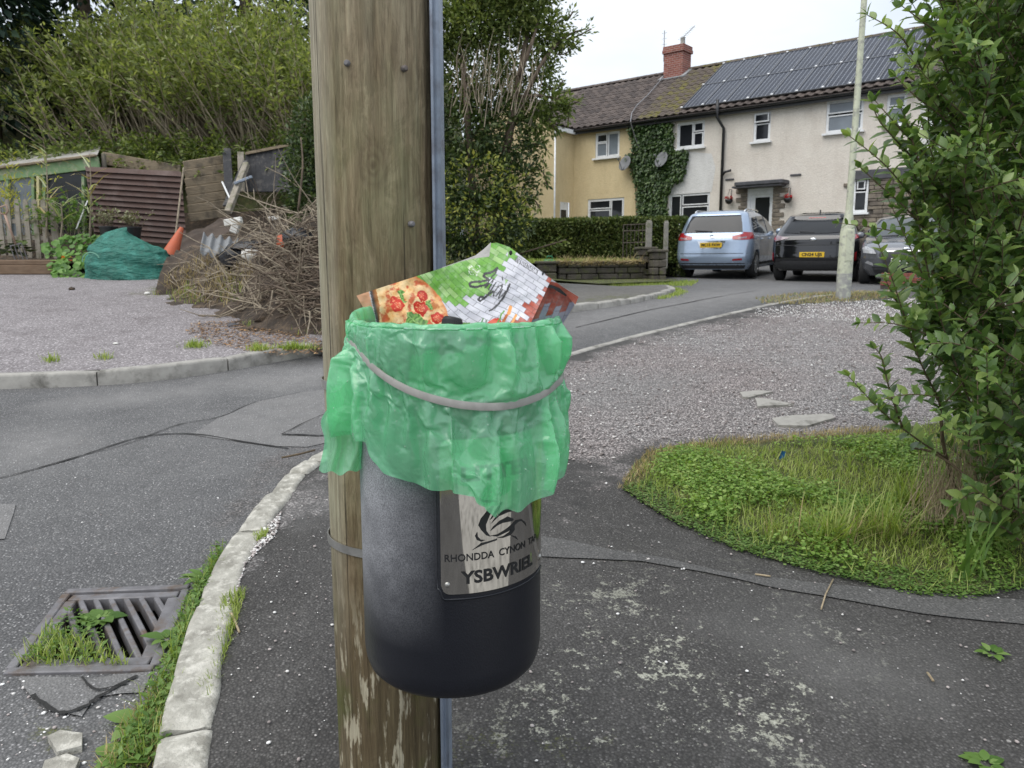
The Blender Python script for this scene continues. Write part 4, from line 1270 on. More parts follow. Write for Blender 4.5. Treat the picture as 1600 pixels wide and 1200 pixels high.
def card(name, top, bot, nu, nv, mat, parent, painter=None, wrinkle=.0, thick=.0022, back=None):
 T = curve_at(top, nu); B = curve_at(bot, nu)
 vs = []; cols = []
 for j in range(nv):
  t = j / (nv - 1)
  for i in range(nu):
   p = T[i].lerp(B[i], t)
   y = p.z + wrinkle * fbm(p.x * .02, p.y * .02, 5.0, 1, 3)
   vs.append(P(p.x, p.y, y)); cols.append((p.x, p.y))
 nb = len(vs)
 allv = [tuple(v - box.location) for v in vs] + [tuple(P(c[0], c[1], v.y + thick) - box.location) for v, c in zip(vs, cols)]
 F = [(j * nu + i, j * nu + i + 1, (j + 1) * nu + i + 1, (j + 1) * nu + i) for j in range(nv - 1) for i in range(nu - 1)]
 F += [tuple(x + nb for x in f[::-1]) for f in F]
 bd = [i for i in range(nu)] + [j * nu + nu - 1 for j in range(1, nv)] + [(nv - 1) * nu + i for i in range(nu - 2, -1, -1)] + [j * nu for j in range(nv - 2, 0, -1)]
 F += [(bd[(i + 1) % len(bd)], bd[i], bd[i] + nb, bd[(i + 1) % len(bd)] + nb) for i in range(len(bd))]
 attrs = {}
 if painter:
  pc = [(*painter(u, v), 1.0) for u, v in cols]
  attrs['print'] = np.array(pc + [(.5, .48, .46, 1.0)] * nb)
 me = np_mesh(name, np.array(allv), np.array(F), mat, attrs, smooth=True)
 try: me.set_sharp_from_angle(angle=R(50))
 except Exception: pass
 return addobj(name, me, parent)
top = [(557, 462, 1.505), (590, 451, 1.497), (640, 435, 1.487), (690, 419, 1.477), (722, 408, 1.468), (746, 403, 1.458), (764, 401, 1.448), (769, 393, 1.444), (767, 380, 1.446), (776, 379, 1.442), (796, 386, 1.432), (820, 404, 1.418), (842, 421, 1.404), (862, 436, 1.394)]
bot = [(612, 560, 1.50), (640, 562, 1.485), (670, 564, 1.465), (700, 564, 1.445), (728, 563, 1.425), (745, 562, 1.415), (752, 561, 1.41), (758, 560, 1.405), (764, 559, 1.402), (770, 558, 1.398), (781, 556, 1.39), (790, 553, 1.384), (797, 549, 1.378), (805, 556, 1.365)]
card('lid', top, bot, 330, 170, M['print'], box, paint, .012)
def paint_side(u, v):
 c, s = math.cos(R(66)), math.sin(R(66))
 x = (u - 850) * c - (v - 450) * s * -1; y = (u - 850) * s + (v - 450) * -c
 # bricks run down the side wall
 a = (u - 822) + (v - 520) * .42; k = math.floor(a / 9.5); f = a / 9.5 - k
 dn = v - 448 + (u - 850) * .25
 jag = 34 + 16 * hash2(k, 1) - 8 * (k % 2)
 col = lerp3(srgb(150, 70, 54), srgb(120, 48, 38), hash2(k, 4)) if dn < jag else lerp3(srgb(150, 150, 165), srgb(124, 124, 140), hash2(k, 6))
 if f < .08: col = lerp3(col, (.06, .06, .06), .6)
 if abs(((v + k * 7) % 21) - 3) < .6: col = lerp3(col, (.06, .06, .06), .5)
 g = fbm(u, v, 3, .2, 3)
 col = lerp3(col, (.6, .5, .48), max(0, g) * .3)
 if v > 512 and u < 860 and fbm(u, v, 0, .5, 2) > .0: col = (.03, .03, .03)
 return col
card('side_wall', [(853, 447, 1.3985), (866, 450, 1.41), (884, 458, 1.43), (898, 476, 1.452)], [(806, 556, 1.366), (825, 553, 1.385), (845, 546, 1.41), (858, 540, 1.43)], 70, 90, M['print'], box, paint_side, .004)
card('lid_flap', [(862, 436, 1.3955), (880, 449, 1.405), (904, 464, 1.425)], [(853, 446, 1.397), (880, 455, 1.412), (899, 476, 1.428)], 50, 16, M['print'], box, lambda u, v: lerp3(srgb(180, 88, 70), srgb(196, 120, 104), max(0, fbm(u, v, 1, .2))) if v > 440 + (u - 862) * .2 else cW, .003)
card('tuck_slot', [(851, 447, 1.3930), (862, 445, 1.394), (874, 450, 1.398), (886, 461, 1.405)], [(852, 449, 1.3930), (863, 450, 1.394), (872, 456, 1.398), (884, 463, 1.405)], 16, 4, M['cutout'], box, None, 0, .001)
card('curled_corner', [(690, 418, 1.4785), (722, 407, 1.476), (743, 399, 1.472), (756, 389, 1.468), (767, 378.5, 1.462)], [(700, 424, 1.4790), (724, 420, 1.476), (745, 416, 1.470), (760, 412, 1.466), (769, 404, 1.462)], 40, 8, M['card'], box, None, .002)
card('base_panel', [(566, 466, 1.53), (600, 478, 1.53), (700, 440, 1.53), (760, 420, 1.52), (840, 440, 1.50), (890, 480, 1.49)], [(600, 560, 1.53), (650, 562, 1.53), (700, 562, 1.53), (750, 562, 1.52), (800, 560, 1.50), (850, 552, 1.48)], 40, 20, M['card_brown'], box, None, .004, .003)
for (u, v, w) in ((798, 395, 2.6), (849, 428, 2.2)):
 mb = MB(); p = P(u, v, 1.443 if u < 820 else 1.4125); p = P(u, v, (1.4318 if u < 820 else 1.4015) - .004) - box.location
 mb.M = Matrix.Translation(p)
 mb.ball((0, 0, 0), .0032 * w / 2.4, 10, 6, (.9, .25, 1.3))
 mb.build('tab_hole', M['cutout'], box, True)
# ================================================================ bottle neck beside the box
bt = P(706, 508, 1.318)
bottle = empty('bottle', bt - Vector((0, 0, .2)))
tag(bottle, 'clear bottle with ribbed black cap poking out of the green liner', 'bottle')
Mx = Matrix.Translation((0, 0, .2)) @ Matrix.Rotation(R(9), 4, 'Y') @ Matrix.Rotation(R(-12), 4, 'X')
mb = MB(); mb.M = Mx
prof = []
mb.lathe([(.0001, .013), (.0145, .013), (.0168, .011), (.0172, .008), (.0172, -.006), (.0158, -.007)], 36)
for k in range(36):
 a = 2 * math.pi * k / 36
 mb.box((.0174 * math.cos(a), .0174 * math.sin(a), .001), (.0016, .0012, .013), Matrix.Rotation(0, 4, 'Z'))
mb.build('cap', M['black'], bottle, 40)
n = NT('clear_plastic'); n.set(color=n.ramp(n.noise(5, 2), [(0, (.80, .84, .84)), (1, (.92, .95, .95))]), rough=.06, trans=.9, ior=1.45); M['clear'] = n.m
mb = MB(); mb.M = Mx
mb.lathe([(.0145, -.008), (.0185, -.009), (.0185, -.012), (.0150, -.013), (.0155, -.03), (.024, -.055), (.031, -.08), (.032, -.19), (.026, -.198), (.0001, -.2)], 30, cap=False)
mb.build('glass_body', M['clear'], bottle, True)
# ================================================================ drain grate
GA, GB, GC, GD = G(107, 926), G(292, 919), G(240, 1046), G(14, 1051)    # corners: far left, far right, near right, near left
def gq(s, t, z=0.0):                          # s to the right, t towards the camera
 p = (GA * (1 - s) + GB * s) * (1 - t) + (GD * (1 - s) + GC * s) * t
 return Vector((p.x, p.y, hz(p.x, p.y) + z))
gloc = gq(.5, .5)
grate = empty('drain_grate', gloc)
tag(grate, 'cast iron gully grate choked with weeds at the road edge beside the kerb', 'drain grate')
mb = MB(); mb.M = TL(grate)
def gbar(mb, s0, t0, s1, t1, w, top=.006, dep=.05):
 a = gq(s0, t0, top - dep / 2); b = gq(s1, t1, top - dep / 2)
 mb.bar(a, b, w, dep, bev=.004)
def framebar(pts, w, top, name):
 m_ = MB(); m_.M = TL(grate)
 gbar(m_, *pts, w, top, .06); return m_.build(name, M['iron'], grate, 40)
framebar((-.02, .0, 1.02, .0), .035, .010, 'frame_rail'); framebar((-.02, 1.0, 1.0, 1.0), .035, .010, 'frame_rail')
framebar((.0, .035, .0, .965), .032, .009, 'frame_rail'); framebar((1.0, .035, 1.0, .965), .032, .009, 'frame_rail')
framebar((.05, .085, .95, .085), .045, .004, 'lid_rail'); framebar((.05, .915, .95, .915), .05, .004, 'lid_rail')
framebar((.07, .13, .07, .87), .045, .0035, 'lid_rail'); framebar((.93, .13, .93, .87), .05, .0035, 'lid_rail')
# slanting bars
for k in range(-4, 11):
 s0 = .02 + .125 * k; s1 = s0 + .48
 t0, t1 = .11, .89
 if s0 < .08: t0 = t0 + (t1 - t0) * (.08 - s0) / (s1 - s0); s0 = .08
 if s1 > .92: t1 = t0 + (t1 - t0) * (.92 - s0) / (s1 - s0); s1 = .92
 if t1 - t0 < .08: continue
 m_ = MB(); m_.M = TL(grate); gbar(m_, s0, t0, s1, t1, .020, .002, .055); m_.build('bar', M['iron'], grate, 40)
M['pit'] = simple('gully_pit', (.06, .05, .04), (.03, .025, .02), 20, .9)
mb = MB(); mb.M = TL(grate)
top4 = [gq(.02, .02, -.012), gq(.98, .02, -.012), gq(.98, .98, -.012), gq(.02, .98, -.012)]
bot4 = [gq(.03, .03, -.27), gq(.97, .03, -.27), gq(.97, .97, -.27), gq(.03, .97, -.27)]
mb.add(top4 + bot4, [(0, 1, 5, 4), (1, 2, 6, 5), (2, 3, 7, 6), (3, 0, 4, 7), (4, 5, 6, 7)])
mb.build('gully_pit', M['pit'], grate)
# ================================================================ near plants, verge and loose stones
M['privet'] = leafmat('privet_leaf', (.045, .098, .025), (.15, .245, .065), (.29, .38, .12), trans=.35, rough=.34, spec=.55, patch=1.6)
M['privet_stem'] = simple('privet_bark', (.17, .125, .075), (.09, .065, .04), 30, .85, bump=.4)
M['grass'] = leafmat('grass_blade', (.12, .185, .033), (.30, .39, .09), (.46, .50, .19), trans=.4, rough=.5, spec=.3, patch=3)
M['clover'] = leafmat('clover_leaf', (.09, .185, .03), (.225, .36, .075), (.35, .46, .14), trans=.38, rough=.55, spec=.3, patch=4)
M['straw'] = leafmat('dry_straw', (.20, .145, .07), (.46, .37, .20), trans=.2, rough=.7, spec=.2)
M['weed'] = leafmat('weed_leaf', (.05, .115, .02), (.135, .235, .05), (.20, .30, .09), trans=.3, rough=.5, spec=.35, patch=6)
M['redleaf'] = leafmat('reddish_leaf', (.12, .05, .04), (.26, .12, .08), trans=.2)
def pts_in(px, N, off=KT, jitter=0):
 """N random ground points inside a pixel outline (uniform on the ground)"""
 w = [G(u, v, off) for u, v in px]; pl = [(p.x, p.y) for p in w]
 x0, x1 = min(p[0] for p in pl), max(p[0] for p in pl); y0, y1 = min(p[1] for p in pl), max(p[1] for p in pl)
 out = []
 while len(out) < N:
  x, y = random.uniform(x0, x1), random.uniform(y0, y1)
  if inpoly(x, y, pl): out.append((x, y, hz(x, y) + off))
 return np.array(out)
def blades(name, pos, hmin, hmax, w, lean, mat, parent=None, curl=1.0, pref=None):
 N = len(pos)
 az = rng.random(N) * 2 * math.pi
 L = hmin + (hmax - hmin) * rng.random(N) ** 1.5
 ln = lean * rng.random(N)
 D = np.stack([np.cos(az) * ln, np.sin(az) * ln, np.ones(N)], 1)
 if pref is not None: D += np.array(pref)
 rot = frames(D, up=np.stack([-np.cos(az), -np.sin(az), np.full(N, .3)], 1))
 sc = np.stack([w * (.6 + .8 * rng.random(N)), L, -L * curl * (.4 + 1.2 * rng.random(N))], 1)
 return leaf_object(name, BLADE, pos, rot, sc, mat, parent)
verge_px = [(972, 764), (984, 740), (1012, 709), (1080, 693), (1200, 690), (1330, 681), (1420, 668), (1600, 640), (1720, 640), (1720, 935), (1590, 917), (1520, 930), (1430, 924), (1340, 906), (1250, 884), (1150, 857), (1060, 817), (1010, 790)]
verge = sheet('verge', [G(u, v, KT) for u, v in verge_px], M['turf'], KT + .008, k=.025, jag=.05, bump=.02)
vw = [(p.x, p.y) for p in (G(u, v, KT) for u, v in verge_px)]
gp = pts_in(verge_px, 27000, KT + .008)
gp = gp[[random.random() < .10 + sstep(.0, .30, polydist(p[0], p[1], vw) + .12 * fbm(p[0], p[1], 2, 3.5, 2)) for p in gp]]
o = blades('grass', gp, .015, .085, .0038, 1.4, M['grass'], curl=.9); tag(o, 'short green grass covering the verge under the privet', 'grass', kind='stuff')
# clover and small broad leaves: little discs tipped every way
CLV = (np.array([(0, 0, 0), (.42, .35, .04), (.40, .8, .02), (0, 1, 0), (-.40, .8, .02), (-.42, .35, .04)], float), np.array([(0, 1, 2), (0, 2, 3), (0, 3, 4), (0, 4, 5)]))
def lowleaves(name, pos, smin, smax, mat, parent=None, zr=(.005, .05), tilt=.5, tm=CLV):
 N = len(pos); az = rng.random(N) * 2 * math.pi
 D = np.stack([np.cos(az), np.sin(az), tilt * rng.normal(size=N)], 1)
 p = pos.copy(); p[:, 2] += zr[0] + (zr[1] - zr[0]) * rng.random(N)
 return leaf_object(name, tm, p, frames(D), smin + (smax - smin) * rng.random(N) ** 1.6, mat, parent)
core = [(1000, 762), (1030, 712), (1100, 698), (1330, 690), (1450, 690), (1560, 800), (1590, 905), (1510, 922), (1430, 916), (1300, 888), (1160, 850), (1070, 812)]
cp = pts_in(core, 34000, KT + .008)
cp = cp[[random.random() < sstep(.0, .22, polydist(p[0], p[1], vw) + .1 * fbm(p[0], p[1], 6, 4, 2)) and fbm(p[0], p[1], 4, 1.7, 3) > -.06 + .25 * random.random() - .3 * sstep(1.9, 2.5, p[0]) for p in cp]]
o = lowleaves('clover', cp, .009, .022, M['clover'], zr=(.012, .06)); tag(o, 'dense clover and small weeds across the verge', 'clover', kind='stuff')
# creeping fringe at the tarmac edge
fr = pts_in([(972, 764), (1010, 792), (1060, 820), (1150, 860), (1250, 888), (1340, 910), (1430, 930), (1520, 936), (1600, 920), (1600, 890), (1430, 895), (1250, 860), (1100, 800), (1010, 750)], 7000, KT + .004)
o = lowleaves('creeping_weeds', fr, .006, .016, M['weed'], zr=(.0, .018), tilt=.25); tag(o, 'creeping small-leaved weeds spreading onto the tarmac edge', 'weeds', kind='stuff')
df = pts_in([(965, 764), (985, 735), (1012, 704), (1110, 688), (1420, 664), (1420, 676), (1110, 700), (1030, 715), (1000, 760)], 2600, KT + .008)
o = blades('dry_grass', df, .015, .05, .003, 1.2, M['straw'], curl=.5); tag(o, 'dry yellowed grass fringe between verge and gravel', 'dry grass', kind='stuff')
# long arching grass tufts by the bush
for (u, v, N, h, w, lab) in ((1300, 850, 130, .30, .006, 'long arching grass tuft with dry blades on the verge'), (1380, 842, 150, .30, .006, 'thick grass tuft leaning against the privet base'), (1420, 800, 120, .34, .007, 'tall grass clump growing through the dead privet stems'), (1215, 842, 60, .20, .005, 'loose grass tuft on the open end of the verge')):
 c = G(u, v, KT); t = empty('grass_tuft', c); tag(t, lab, 'grass tuft')
 ps = np.array([[random.gauss(0, .045), random.gauss(0, .035), 0] for _ in range(N)])
 blades('blades', ps, h * .45, h, w, 1.2, M['grass'], t, 1.0)
 ps = np.array([[random.gauss(0, .06), random.gauss(0, .04), .01] for _ in range(N // 4)])
 blades('dry_blades', ps, h * .4, h * .9, w * .6, 1.5, M['straw'], t, 1.0)
c = G(1515, 905, KT); t = empty('grass_tuft', c); tag(t, 'few broad pale grass blades drooping at the front of the bush', 'grass tuft')
ps = np.array([[random.gauss(0, .03), random.gauss(0, .02), 0] for _ in range(9)])
blades('blades', ps, .2, .36, .014, .7, M['weed'], t, 1.0)
# ---------------------------------------------------------------- the big privet
def shoot(path, n_leaf, size, seedz=0):
 """leaf pairs along a stem path -> list of (pos, dir, normal, size)"""
 out = []
 S = [0]
 for a, b in zip(path, path[1:]): S.append(S[-1] + (b - a).length)
 Ln = S[-1]
 for k in range(n_leaf):
  t = .12 + .88 * k / max(1, n_leaf - 1)
  s = t * Ln
  i = max(j for j in range(len(S)) if S[j] <= s + 1e-9); i = min(i, len(path) - 2)
  p = path[i].lerp(path[i + 1], (s - S[i]) / max(1e-9, S[i + 1] - S[i]))
  d = (path[i + 1] - path[i]).normalized()
  side = d.orthogonal().normalized(); side.rotate(Matrix.Rotation(k * R(90) + random.uniform(-.4, .4), 3, d))
  sz = size * (1.0 - .45 * max(0, t - .75) / .25) * random.uniform(.75, 1.12)
  for sg in (1, -1):
   q = (side * sg * .95 + d * random.uniform(.45, .9) + Vector((0, 0, .12))).normalized()
   up = (d * .8 + Vector((0, 0, .7)) - q * .3 + Vector((random.uniform(-.3, .3), random.uniform(-.3, .3), 0)))
   out.append((p, q, up, sz))
 d = (path[-1] - path[-2]).normalized()
 for _ in range(2): out.append((path[-1], (d + Vector((random.uniform(-.3, .3), random.uniform(-.3, .3), random.uniform(-.2, .3)))).normalized(), Vector((random.uniform(-1, 1), random.uniform(-1, 1), .5)), size * .55))
 return out
def stems_tube(mb, path, r0, r1, n=5):
 mb.tube(path, [r0 + (r1 - r0) * i / (len(path) - 1) for i in range(len(path))], n)
pb = G(1500, 832, KT)
privet = empty('privet_shrub', pb)
tag(privet, 'large glossy green privet bush on the verge with arching leafy shoots', 'shrub')
LV = []
stem_mb = MB(); stem_mb.M = TL(privet)
def px_path(pts): return catmull([P(*p) for p in pts], 5)
explicit = [
 ([(1478, 715, 3.25), (1430, 684, 3.2), (1375, 640, 3.12), (1326, 588, 3.05)], 11, .050),
 ([(1410, 668, 3.16), (1390, 610, 3.1), (1378, 560, 3.08), (1368, 545, 3.07)], 8, .046),
 ([(1472, 690, 3.25), (1468, 630, 3.2), (1440, 570, 3.12), (1412, 490, 3.05), (1392, 430, 3.0), (1368, 370, 2.98)], 19, .056),
 ([(1500, 560, 3.2), (1462, 470, 3.1), (1445, 400, 3.05), (1432, 330, 3.0), (1418, 300, 3.0)], 14, .052),
 ([(1580, 430, 3.2), (1500, 370, 3.1), (1430, 310, 3.02), (1380, 255, 2.98), (1328, 213, 2.95)], 18, .050),
 ([(1560, 360, 3.2), (1470, 290, 3.1), (1415, 235, 3.05), (1375, 190, 3.0), (1362, 160, 3.0)], 15, .050),
 ([(1540, 330, 3.2), (1455, 250, 3.1), (1410, 205, 3.0), (1368, 158, 3.0)], 12, .046),
 ([(1560, 250, 3.2), (1480, 170, 3.1), (1430, 90, 3.05), (1400, 50, 3.0), (1356, 24, 3.0)], 16, .048),
 ([(1560, 160, 3.2), (1500, 80, 3.1), (1450, 40, 3.0), (1410, 10, 3.0)], 12, .048),
 ([(1600, 330, 3.15), (1530, 250, 3.05), (1480, 190, 3.0), (1430, 150, 2.95), (1400, 120, 2.95)], 14, .050),
 ([(1540, 480, 3.15), (1480, 400, 3.1), (1420, 330, 3.0), (1375, 290, 3.0), (1345, 262, 2.98)], 15, .050),
 ([(1520, 640, 3.1), (1490, 560, 3.05), (1470, 500, 3.0), (1455, 450, 2.98)], 11, .054),
 ([(1430, 520, 3.2), (1400, 470, 3.15), (1385, 440, 3.12)], 6, .05),
 ([(1490, 330, 3.05), (1440, 260, 3.0), (1420, 200, 3.0), (1408, 170, 3.0)], 10, .048),
 ([(1620, 60, 3.2), (1540, 20, 3.1), (1480, -20, 3.0)], 9, .05),
 ([(1560, 780, 3.0), (1520, 770, 2.95), (1490, 790, 2.92)], 6, .056), ([(1600, 850, 2.95), (1560, 820, 2.9), (1530, 815, 2.88)], 7, .058),
 ([(1620, 700, 2.95), (1570, 660, 2.9), (1530, 640, 2.9)], 7, .058),
]
for pts, nl, sz in explicit:
 path = px_path(pts); stems_tube(stem_mb, path, .005, .0016)
 LV += shoot(path, int(nl * 1.5), sz * 1.45)
mass = [(1462, -60), (1720, -60), (1720, 880), (1600, 860), (1545, 770), (1500, 690), (1452, 600), (1430, 480), (1436, 330), (1446, 180)]
nb_ = 0
while nb_ < 900:
 u = random.uniform(1440, 1740); v = random.uniform(-80, 860)
 if not inpoly(u, v, mass): continue
 y = random.uniform(2.75, 3.9) if u > 1500 else random.uniform(3.0, 3.6)
 p = P(u, v, y); L = random.uniform(.18, .38)
 d = Vector((random.uniform(-.75, .35), random.uniform(-.9, .15), random.uniform(.0, .95))).normalized()
 path = [p, p + d * L * .5 + Vector((0, 0, .01)), p + d * L + Vector((0, 0, random.uniform(-.02, .05)))]
 path = catmull(path, 3)
 stems_tube(stem_mb, path, .0032, .0014, 4)
 LV += shoot(path, random.randint(6, 10), random.uniform(.044, .064)); nb_ += 1
# big limbs from the ground
for pts, r in (([(1500, 840, 3.45), (1490, 760, 3.4), (1475, 700, 3.3), (1470, 650, 3.22)], .012), ([(1600, 742, 3.1), (1560, 745, 3.12), (1545, 757, 3.14), (1520, 752, 3.16), (1490, 728, 3.2), (1455, 706, 3.22), (1425, 700, 3.22)], .008),
    ([(1540, 850, 3.5), (1560, 700, 3.5), (1590, 500, 3.5), (1600, 250, 3.5), (1580, 20, 3.5)], .02), ([(1520, 845, 3.5), (1530, 650, 3.55), (1520, 450, 3.5), (1540, 200, 3.5)], .016),
    ([(1580, 860, 3.6), (1640, 600, 3.6), (1660, 200, 3.6)], .02)):
 stems_tube(stem_mb, px_path(pts), r, r * .55, 8)
stem_mb.build('branches', M['privet_stem'], privet, True)['kind'] = 'stuff'
# fibrous dead stems at the base
mb = MB(); mb.M = TL(privet)
for k in range(240):
 u = random.gauss(1492, 34); v1 = random.uniform(640, 740); v0 = random.uniform(810, 868); y = random.uniform(3.15, 3.45)
 a = P(u + random.uniform(-40, 40), v0, y); b = P(u * .7 + 1495 * .3 + random.uniform(-34, 34), v1 + random.uniform(0, 60), y + .08)
 mb.tube([a, a.lerp(b, .5) + Vector((random.uniform(-.015, .015), random.uniform(-.015, .015), 0)), b], [.0018, .0016, .001], 3, False)
M['deadstem'] = simple('dead_stem', (.44, .36, .24), (.20, .15, .09), 40, .9)
mb.build('dead_stems', M['deadstem'], privet)['kind'] = 'stuff'
# dark inner leaves
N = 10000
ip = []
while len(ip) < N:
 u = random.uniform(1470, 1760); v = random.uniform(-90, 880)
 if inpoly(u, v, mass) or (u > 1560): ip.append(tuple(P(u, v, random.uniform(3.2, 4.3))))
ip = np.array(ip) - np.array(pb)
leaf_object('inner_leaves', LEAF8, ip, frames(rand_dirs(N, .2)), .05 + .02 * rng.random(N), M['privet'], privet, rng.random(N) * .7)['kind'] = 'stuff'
LV.sort(key=lambda l: l[0].y + (0 if -20 < proj(l[0])[0] < 1620 and -10 < proj(l[0])[1] < 1000 else 50) + random.uniform(0, .5))
LP = np.array([tuple(l[0] - pb) for l in LV]); LD = np.array([tuple(l[1]) for l in LV]); LU = np.array([tuple(l[2]) for l in LV]); LS = np.array([l[3] for l in LV]); LR = rng.random(len(LV))
rots = frames(LD, LU)
leaf_object('leaves', LEAF8, LP[300:], rots[300:], LS[300:] * 1.1, M['privet'], privet, LR[300:])['kind'] = 'stuff'
lm = []
for k in range(6):
 lm.append(np_mesh('leaf', LEAF8[0], LEAF8[1], M['privet'], {'rnd': np.full(len(LEAF8[0]), (k + .5) / 6)}))
for i in range(300):
 o = addobj('leaf', lm[i % 6], privet)
 mt = Matrix(rots[i].tolist()).to_4x4(); mt.translation = LP[i]
 o.matrix_basis = mt @ Matrix.Scale(float(LS[i] * 1.15), 4)
# ---------------------------------------------------------------- weeds along the kerb and in the grate
kw = pts_in([(252, 1052), (275, 1000), (292, 945), (330, 880), (348, 855), (352, 862), (330, 925), (300, 985), (288, 1055), (275, 1110), (262, 1200), (170, 1210), (225, 1120)], 1500, .012)
o = lowleaves('kerb_weeds', kw, .010, .034, M['weed'], zr=(.0, .05), tilt=.5, tm=LEAF2); tag(o, 'straggling weeds growing in the gutter along the stone kerb', 'weeds', kind='stuff')
kb = pts_in([(252, 1052), (292, 945), (345, 855), (350, 865), (300, 985), (275, 1110), (240, 1200), (160, 1210)], 900, .01)
o = blades('kerb_grass', kb, .02, .10, .004, 1.1, M['grass'], curl=.8); tag(o, 'thin grass growing in the gutter along the stone kerb', 'grass', kind='stuff')
kd = pts_in([(200, 1120), (262, 1060), (285, 1100), (260, 1210), (140, 1210)], 420, .008)
o = blades('gutter_straw', kd, .02, .08, .003, 1.8, M['straw'], curl=.5); tag(o, 'dry stalks and dead grass lying in the gutter', 'dry grass', kind='stuff')
pg = pts_in([(350, 930), (385, 922), (366, 985), (350, 1030), (335, 1080), (322, 1110), (318, 1090), (335, 1010)], 900, KT)
o = blades('joint_grass', pg, .012, .045, .003, 1.2, M['grass'], curl=.6); tag(o, 'mossy grass strip between kerb stones and dark pavement', 'grass', kind='stuff')
pg = pts_in([(395, 838), (420, 828), (418, 838), (400, 848)], 160, KT)
o = blades('joint_grass', pg, .012, .04, .003, 1.2, M['grass'], curl=.6); tag(o, 'tiny grass patch beside a kerb joint', 'grass', kind='stuff')
gw = pts_in([(26, 1042), (80, 985), (140, 1005), (205, 1040)], 380, .008)
o = blades('grate_grass', gw, .02, .075, .004, 1.0, M['grass'], curl=.9); tag(o, 'grass sprouting through the left half of the drain grate', 'grass', kind='stuff')
gw = pts_in([(35, 1036), (110, 950), (165, 985), (160, 1035)], 320, .006)
o = lowleaves('grate_weeds', gw, .012, .03, M['weed'], zr=(.0, .03), tilt=.5, tm=LEAF2); tag(o, 'small weeds matted over the left side of the drain grate', 'weeds', kind='stuff')
def rosette(name, u, v, nl, L, lab, off=.01, w=.36, mat='weed', lift=.45):
 c = G(u, v, off); t = empty(name, c); tag(t, lab, 'weed')
 tm = leaf_tmpl(w, .35, .05)
 for k in range(nl):
  a = k * 2.4 + random.uniform(-.3, .3); l = L * random.uniform(.55, 1.0)
  D = np.array([[math.cos(a), math.sin(a), random.uniform(.15, lift * 1.4)]])
  leaf_object('leaf', tm, np.array([[math.cos(a) * .012, math.sin(a) * .012, .004]]), frames(D), np.array([l]), M[mat], t, np.array([random.random()]), True)
 return t
rosette('broad_leaf_weed', 222, 1130, 14, .105, 'broad-leaved weed sprawling in the gutter below the drain')
rosette('broad_leaf_weed', 190, 1185, 12, .09, 'low dock-like weed beside the broken stones in the gutter')
rosette('broad_leaf_weed', 158, 968, 14, .075, 'leafy weed growing up through the drain grate bars', .0, .42)
rosette('broad_leaf_weed', 320, 905, 14, .10, 'narrow-leaved weed against the kerb above the drain', .01, .2)
rosette('broad_leaf_weed', 262, 1000, 8, .09, 'greyish small weed at the kerb corner of the drain', .01, .3)
rosette('seedling_weed', 1550, 1022, 11, .045, 'pale seedling weed in the pavement crack below the verge', KT, .3)
rosette('seedling_weed', 1540, 1195, 11, .05, 'green seedling weed in the dark pavement far from the verge', KT, .35)
rosette('broad_leaf_weed', 1400, 790, 9, .17, 'bluish broad-leaved weed under the edge of the privet', KT, .34)
# ---------------------------------------------------------------- loose stones
M['chip'] = NT('stone_chip').set(rough=.85).m
_n = NT('loose_chip'); _n.set(color=_n.ramp(_n.attr('rnd'), [(0, (.19, .165, .155)), (.5, (.40, .35, .335)), (.8, (.68, .66, .63)), (1, (.86, .85, .83))]), rough=.8); _n.bump(_n.noise(200, 3), .4, .002); M['chip'] = _n.m
ico = (np.array([(0, 0, 1), (.9, 0, .4), (.28, .85, .45), (-.72, .52, .4), (-.72, -.52, .45), (.28, -.85, .4), (.7, .5, -.3), (-.3, .85, -.35), (-.9, 0, -.3), (-.3, -.85, -.3), (.7, -.5, -.35), (0, 0, -.7)], float),
  np.array([(0, 1, 2), (0, 2, 3), (0, 3, 4), (0, 4, 5), (0, 5, 1), (1, 6, 2), (2, 7, 3), (3, 8, 4), (4, 9, 5), (5, 10, 1), (6, 7, 2), (7, 8, 3), (8, 9, 4), (9, 10, 5), (10, 6, 1), (11, 7, 6), (11, 8, 7), (11, 9, 8), (11, 10, 9), (11, 6, 10)]))
def chips(name, px, N, s0, s1, lab, rb=0.0, off=KT, pw=3.0):
 p = pts_in(px, N, off); s = s0 + (s1 - s0) * rng.random(N) ** pw
 p[:, 2] += s * .25
 sc = np.stack([s * (.7 + .6 * rng.random(N)), s * (.7 + .6 * rng.random(N)), s * (.45 + .4 * rng.random(N))], 1)
 o = leaf_object(name, ico, p, frames(np.stack([rng.normal(size=N), rng.normal(size=N), .15 * rng.normal(size=N)], 1)), sc, M['chip'], None, np.clip(rng.random(N) + rb, 0, 1))
 tag(o, lab, 'stones', kind='stuff')
bay = [(885, 572), (1000, 532), (1130, 502), (1280, 474), (1640, 460), (1640, 650), (1420, 672), (1130, 686), (1000, 704), (930, 726), (885, 716)]
chips('loose_gravel', bay, 9000, .003, .011, 'loose pale gravel chippings strewn over the bay behind the bin', -.08, pw=2.6)
chips('loose_gravel', [(360, 900), (392, 845), (440, 800), (430, 838), (385, 880), (352, 985), (340, 1020)], 1100, .002, .008, 'loose gravel chippings piled along the kerb stones', .05)
chips('loose_gravel', [(400, 860), (520, 720), (520, 1195), (320, 1195), (345, 1040)], 170, .002, .007, 'stray pale pebbles on the pavement left of the pole', .0)
chips('loose_gravel', [(850, 720), (1010, 740), (1010, 790), (1150, 860), (1600, 935), (1600, 1200), (700, 1200), (850, 1000)], 230, .002, .0075, 'stray white pebbles on the lichen-spotted pavement', .05)
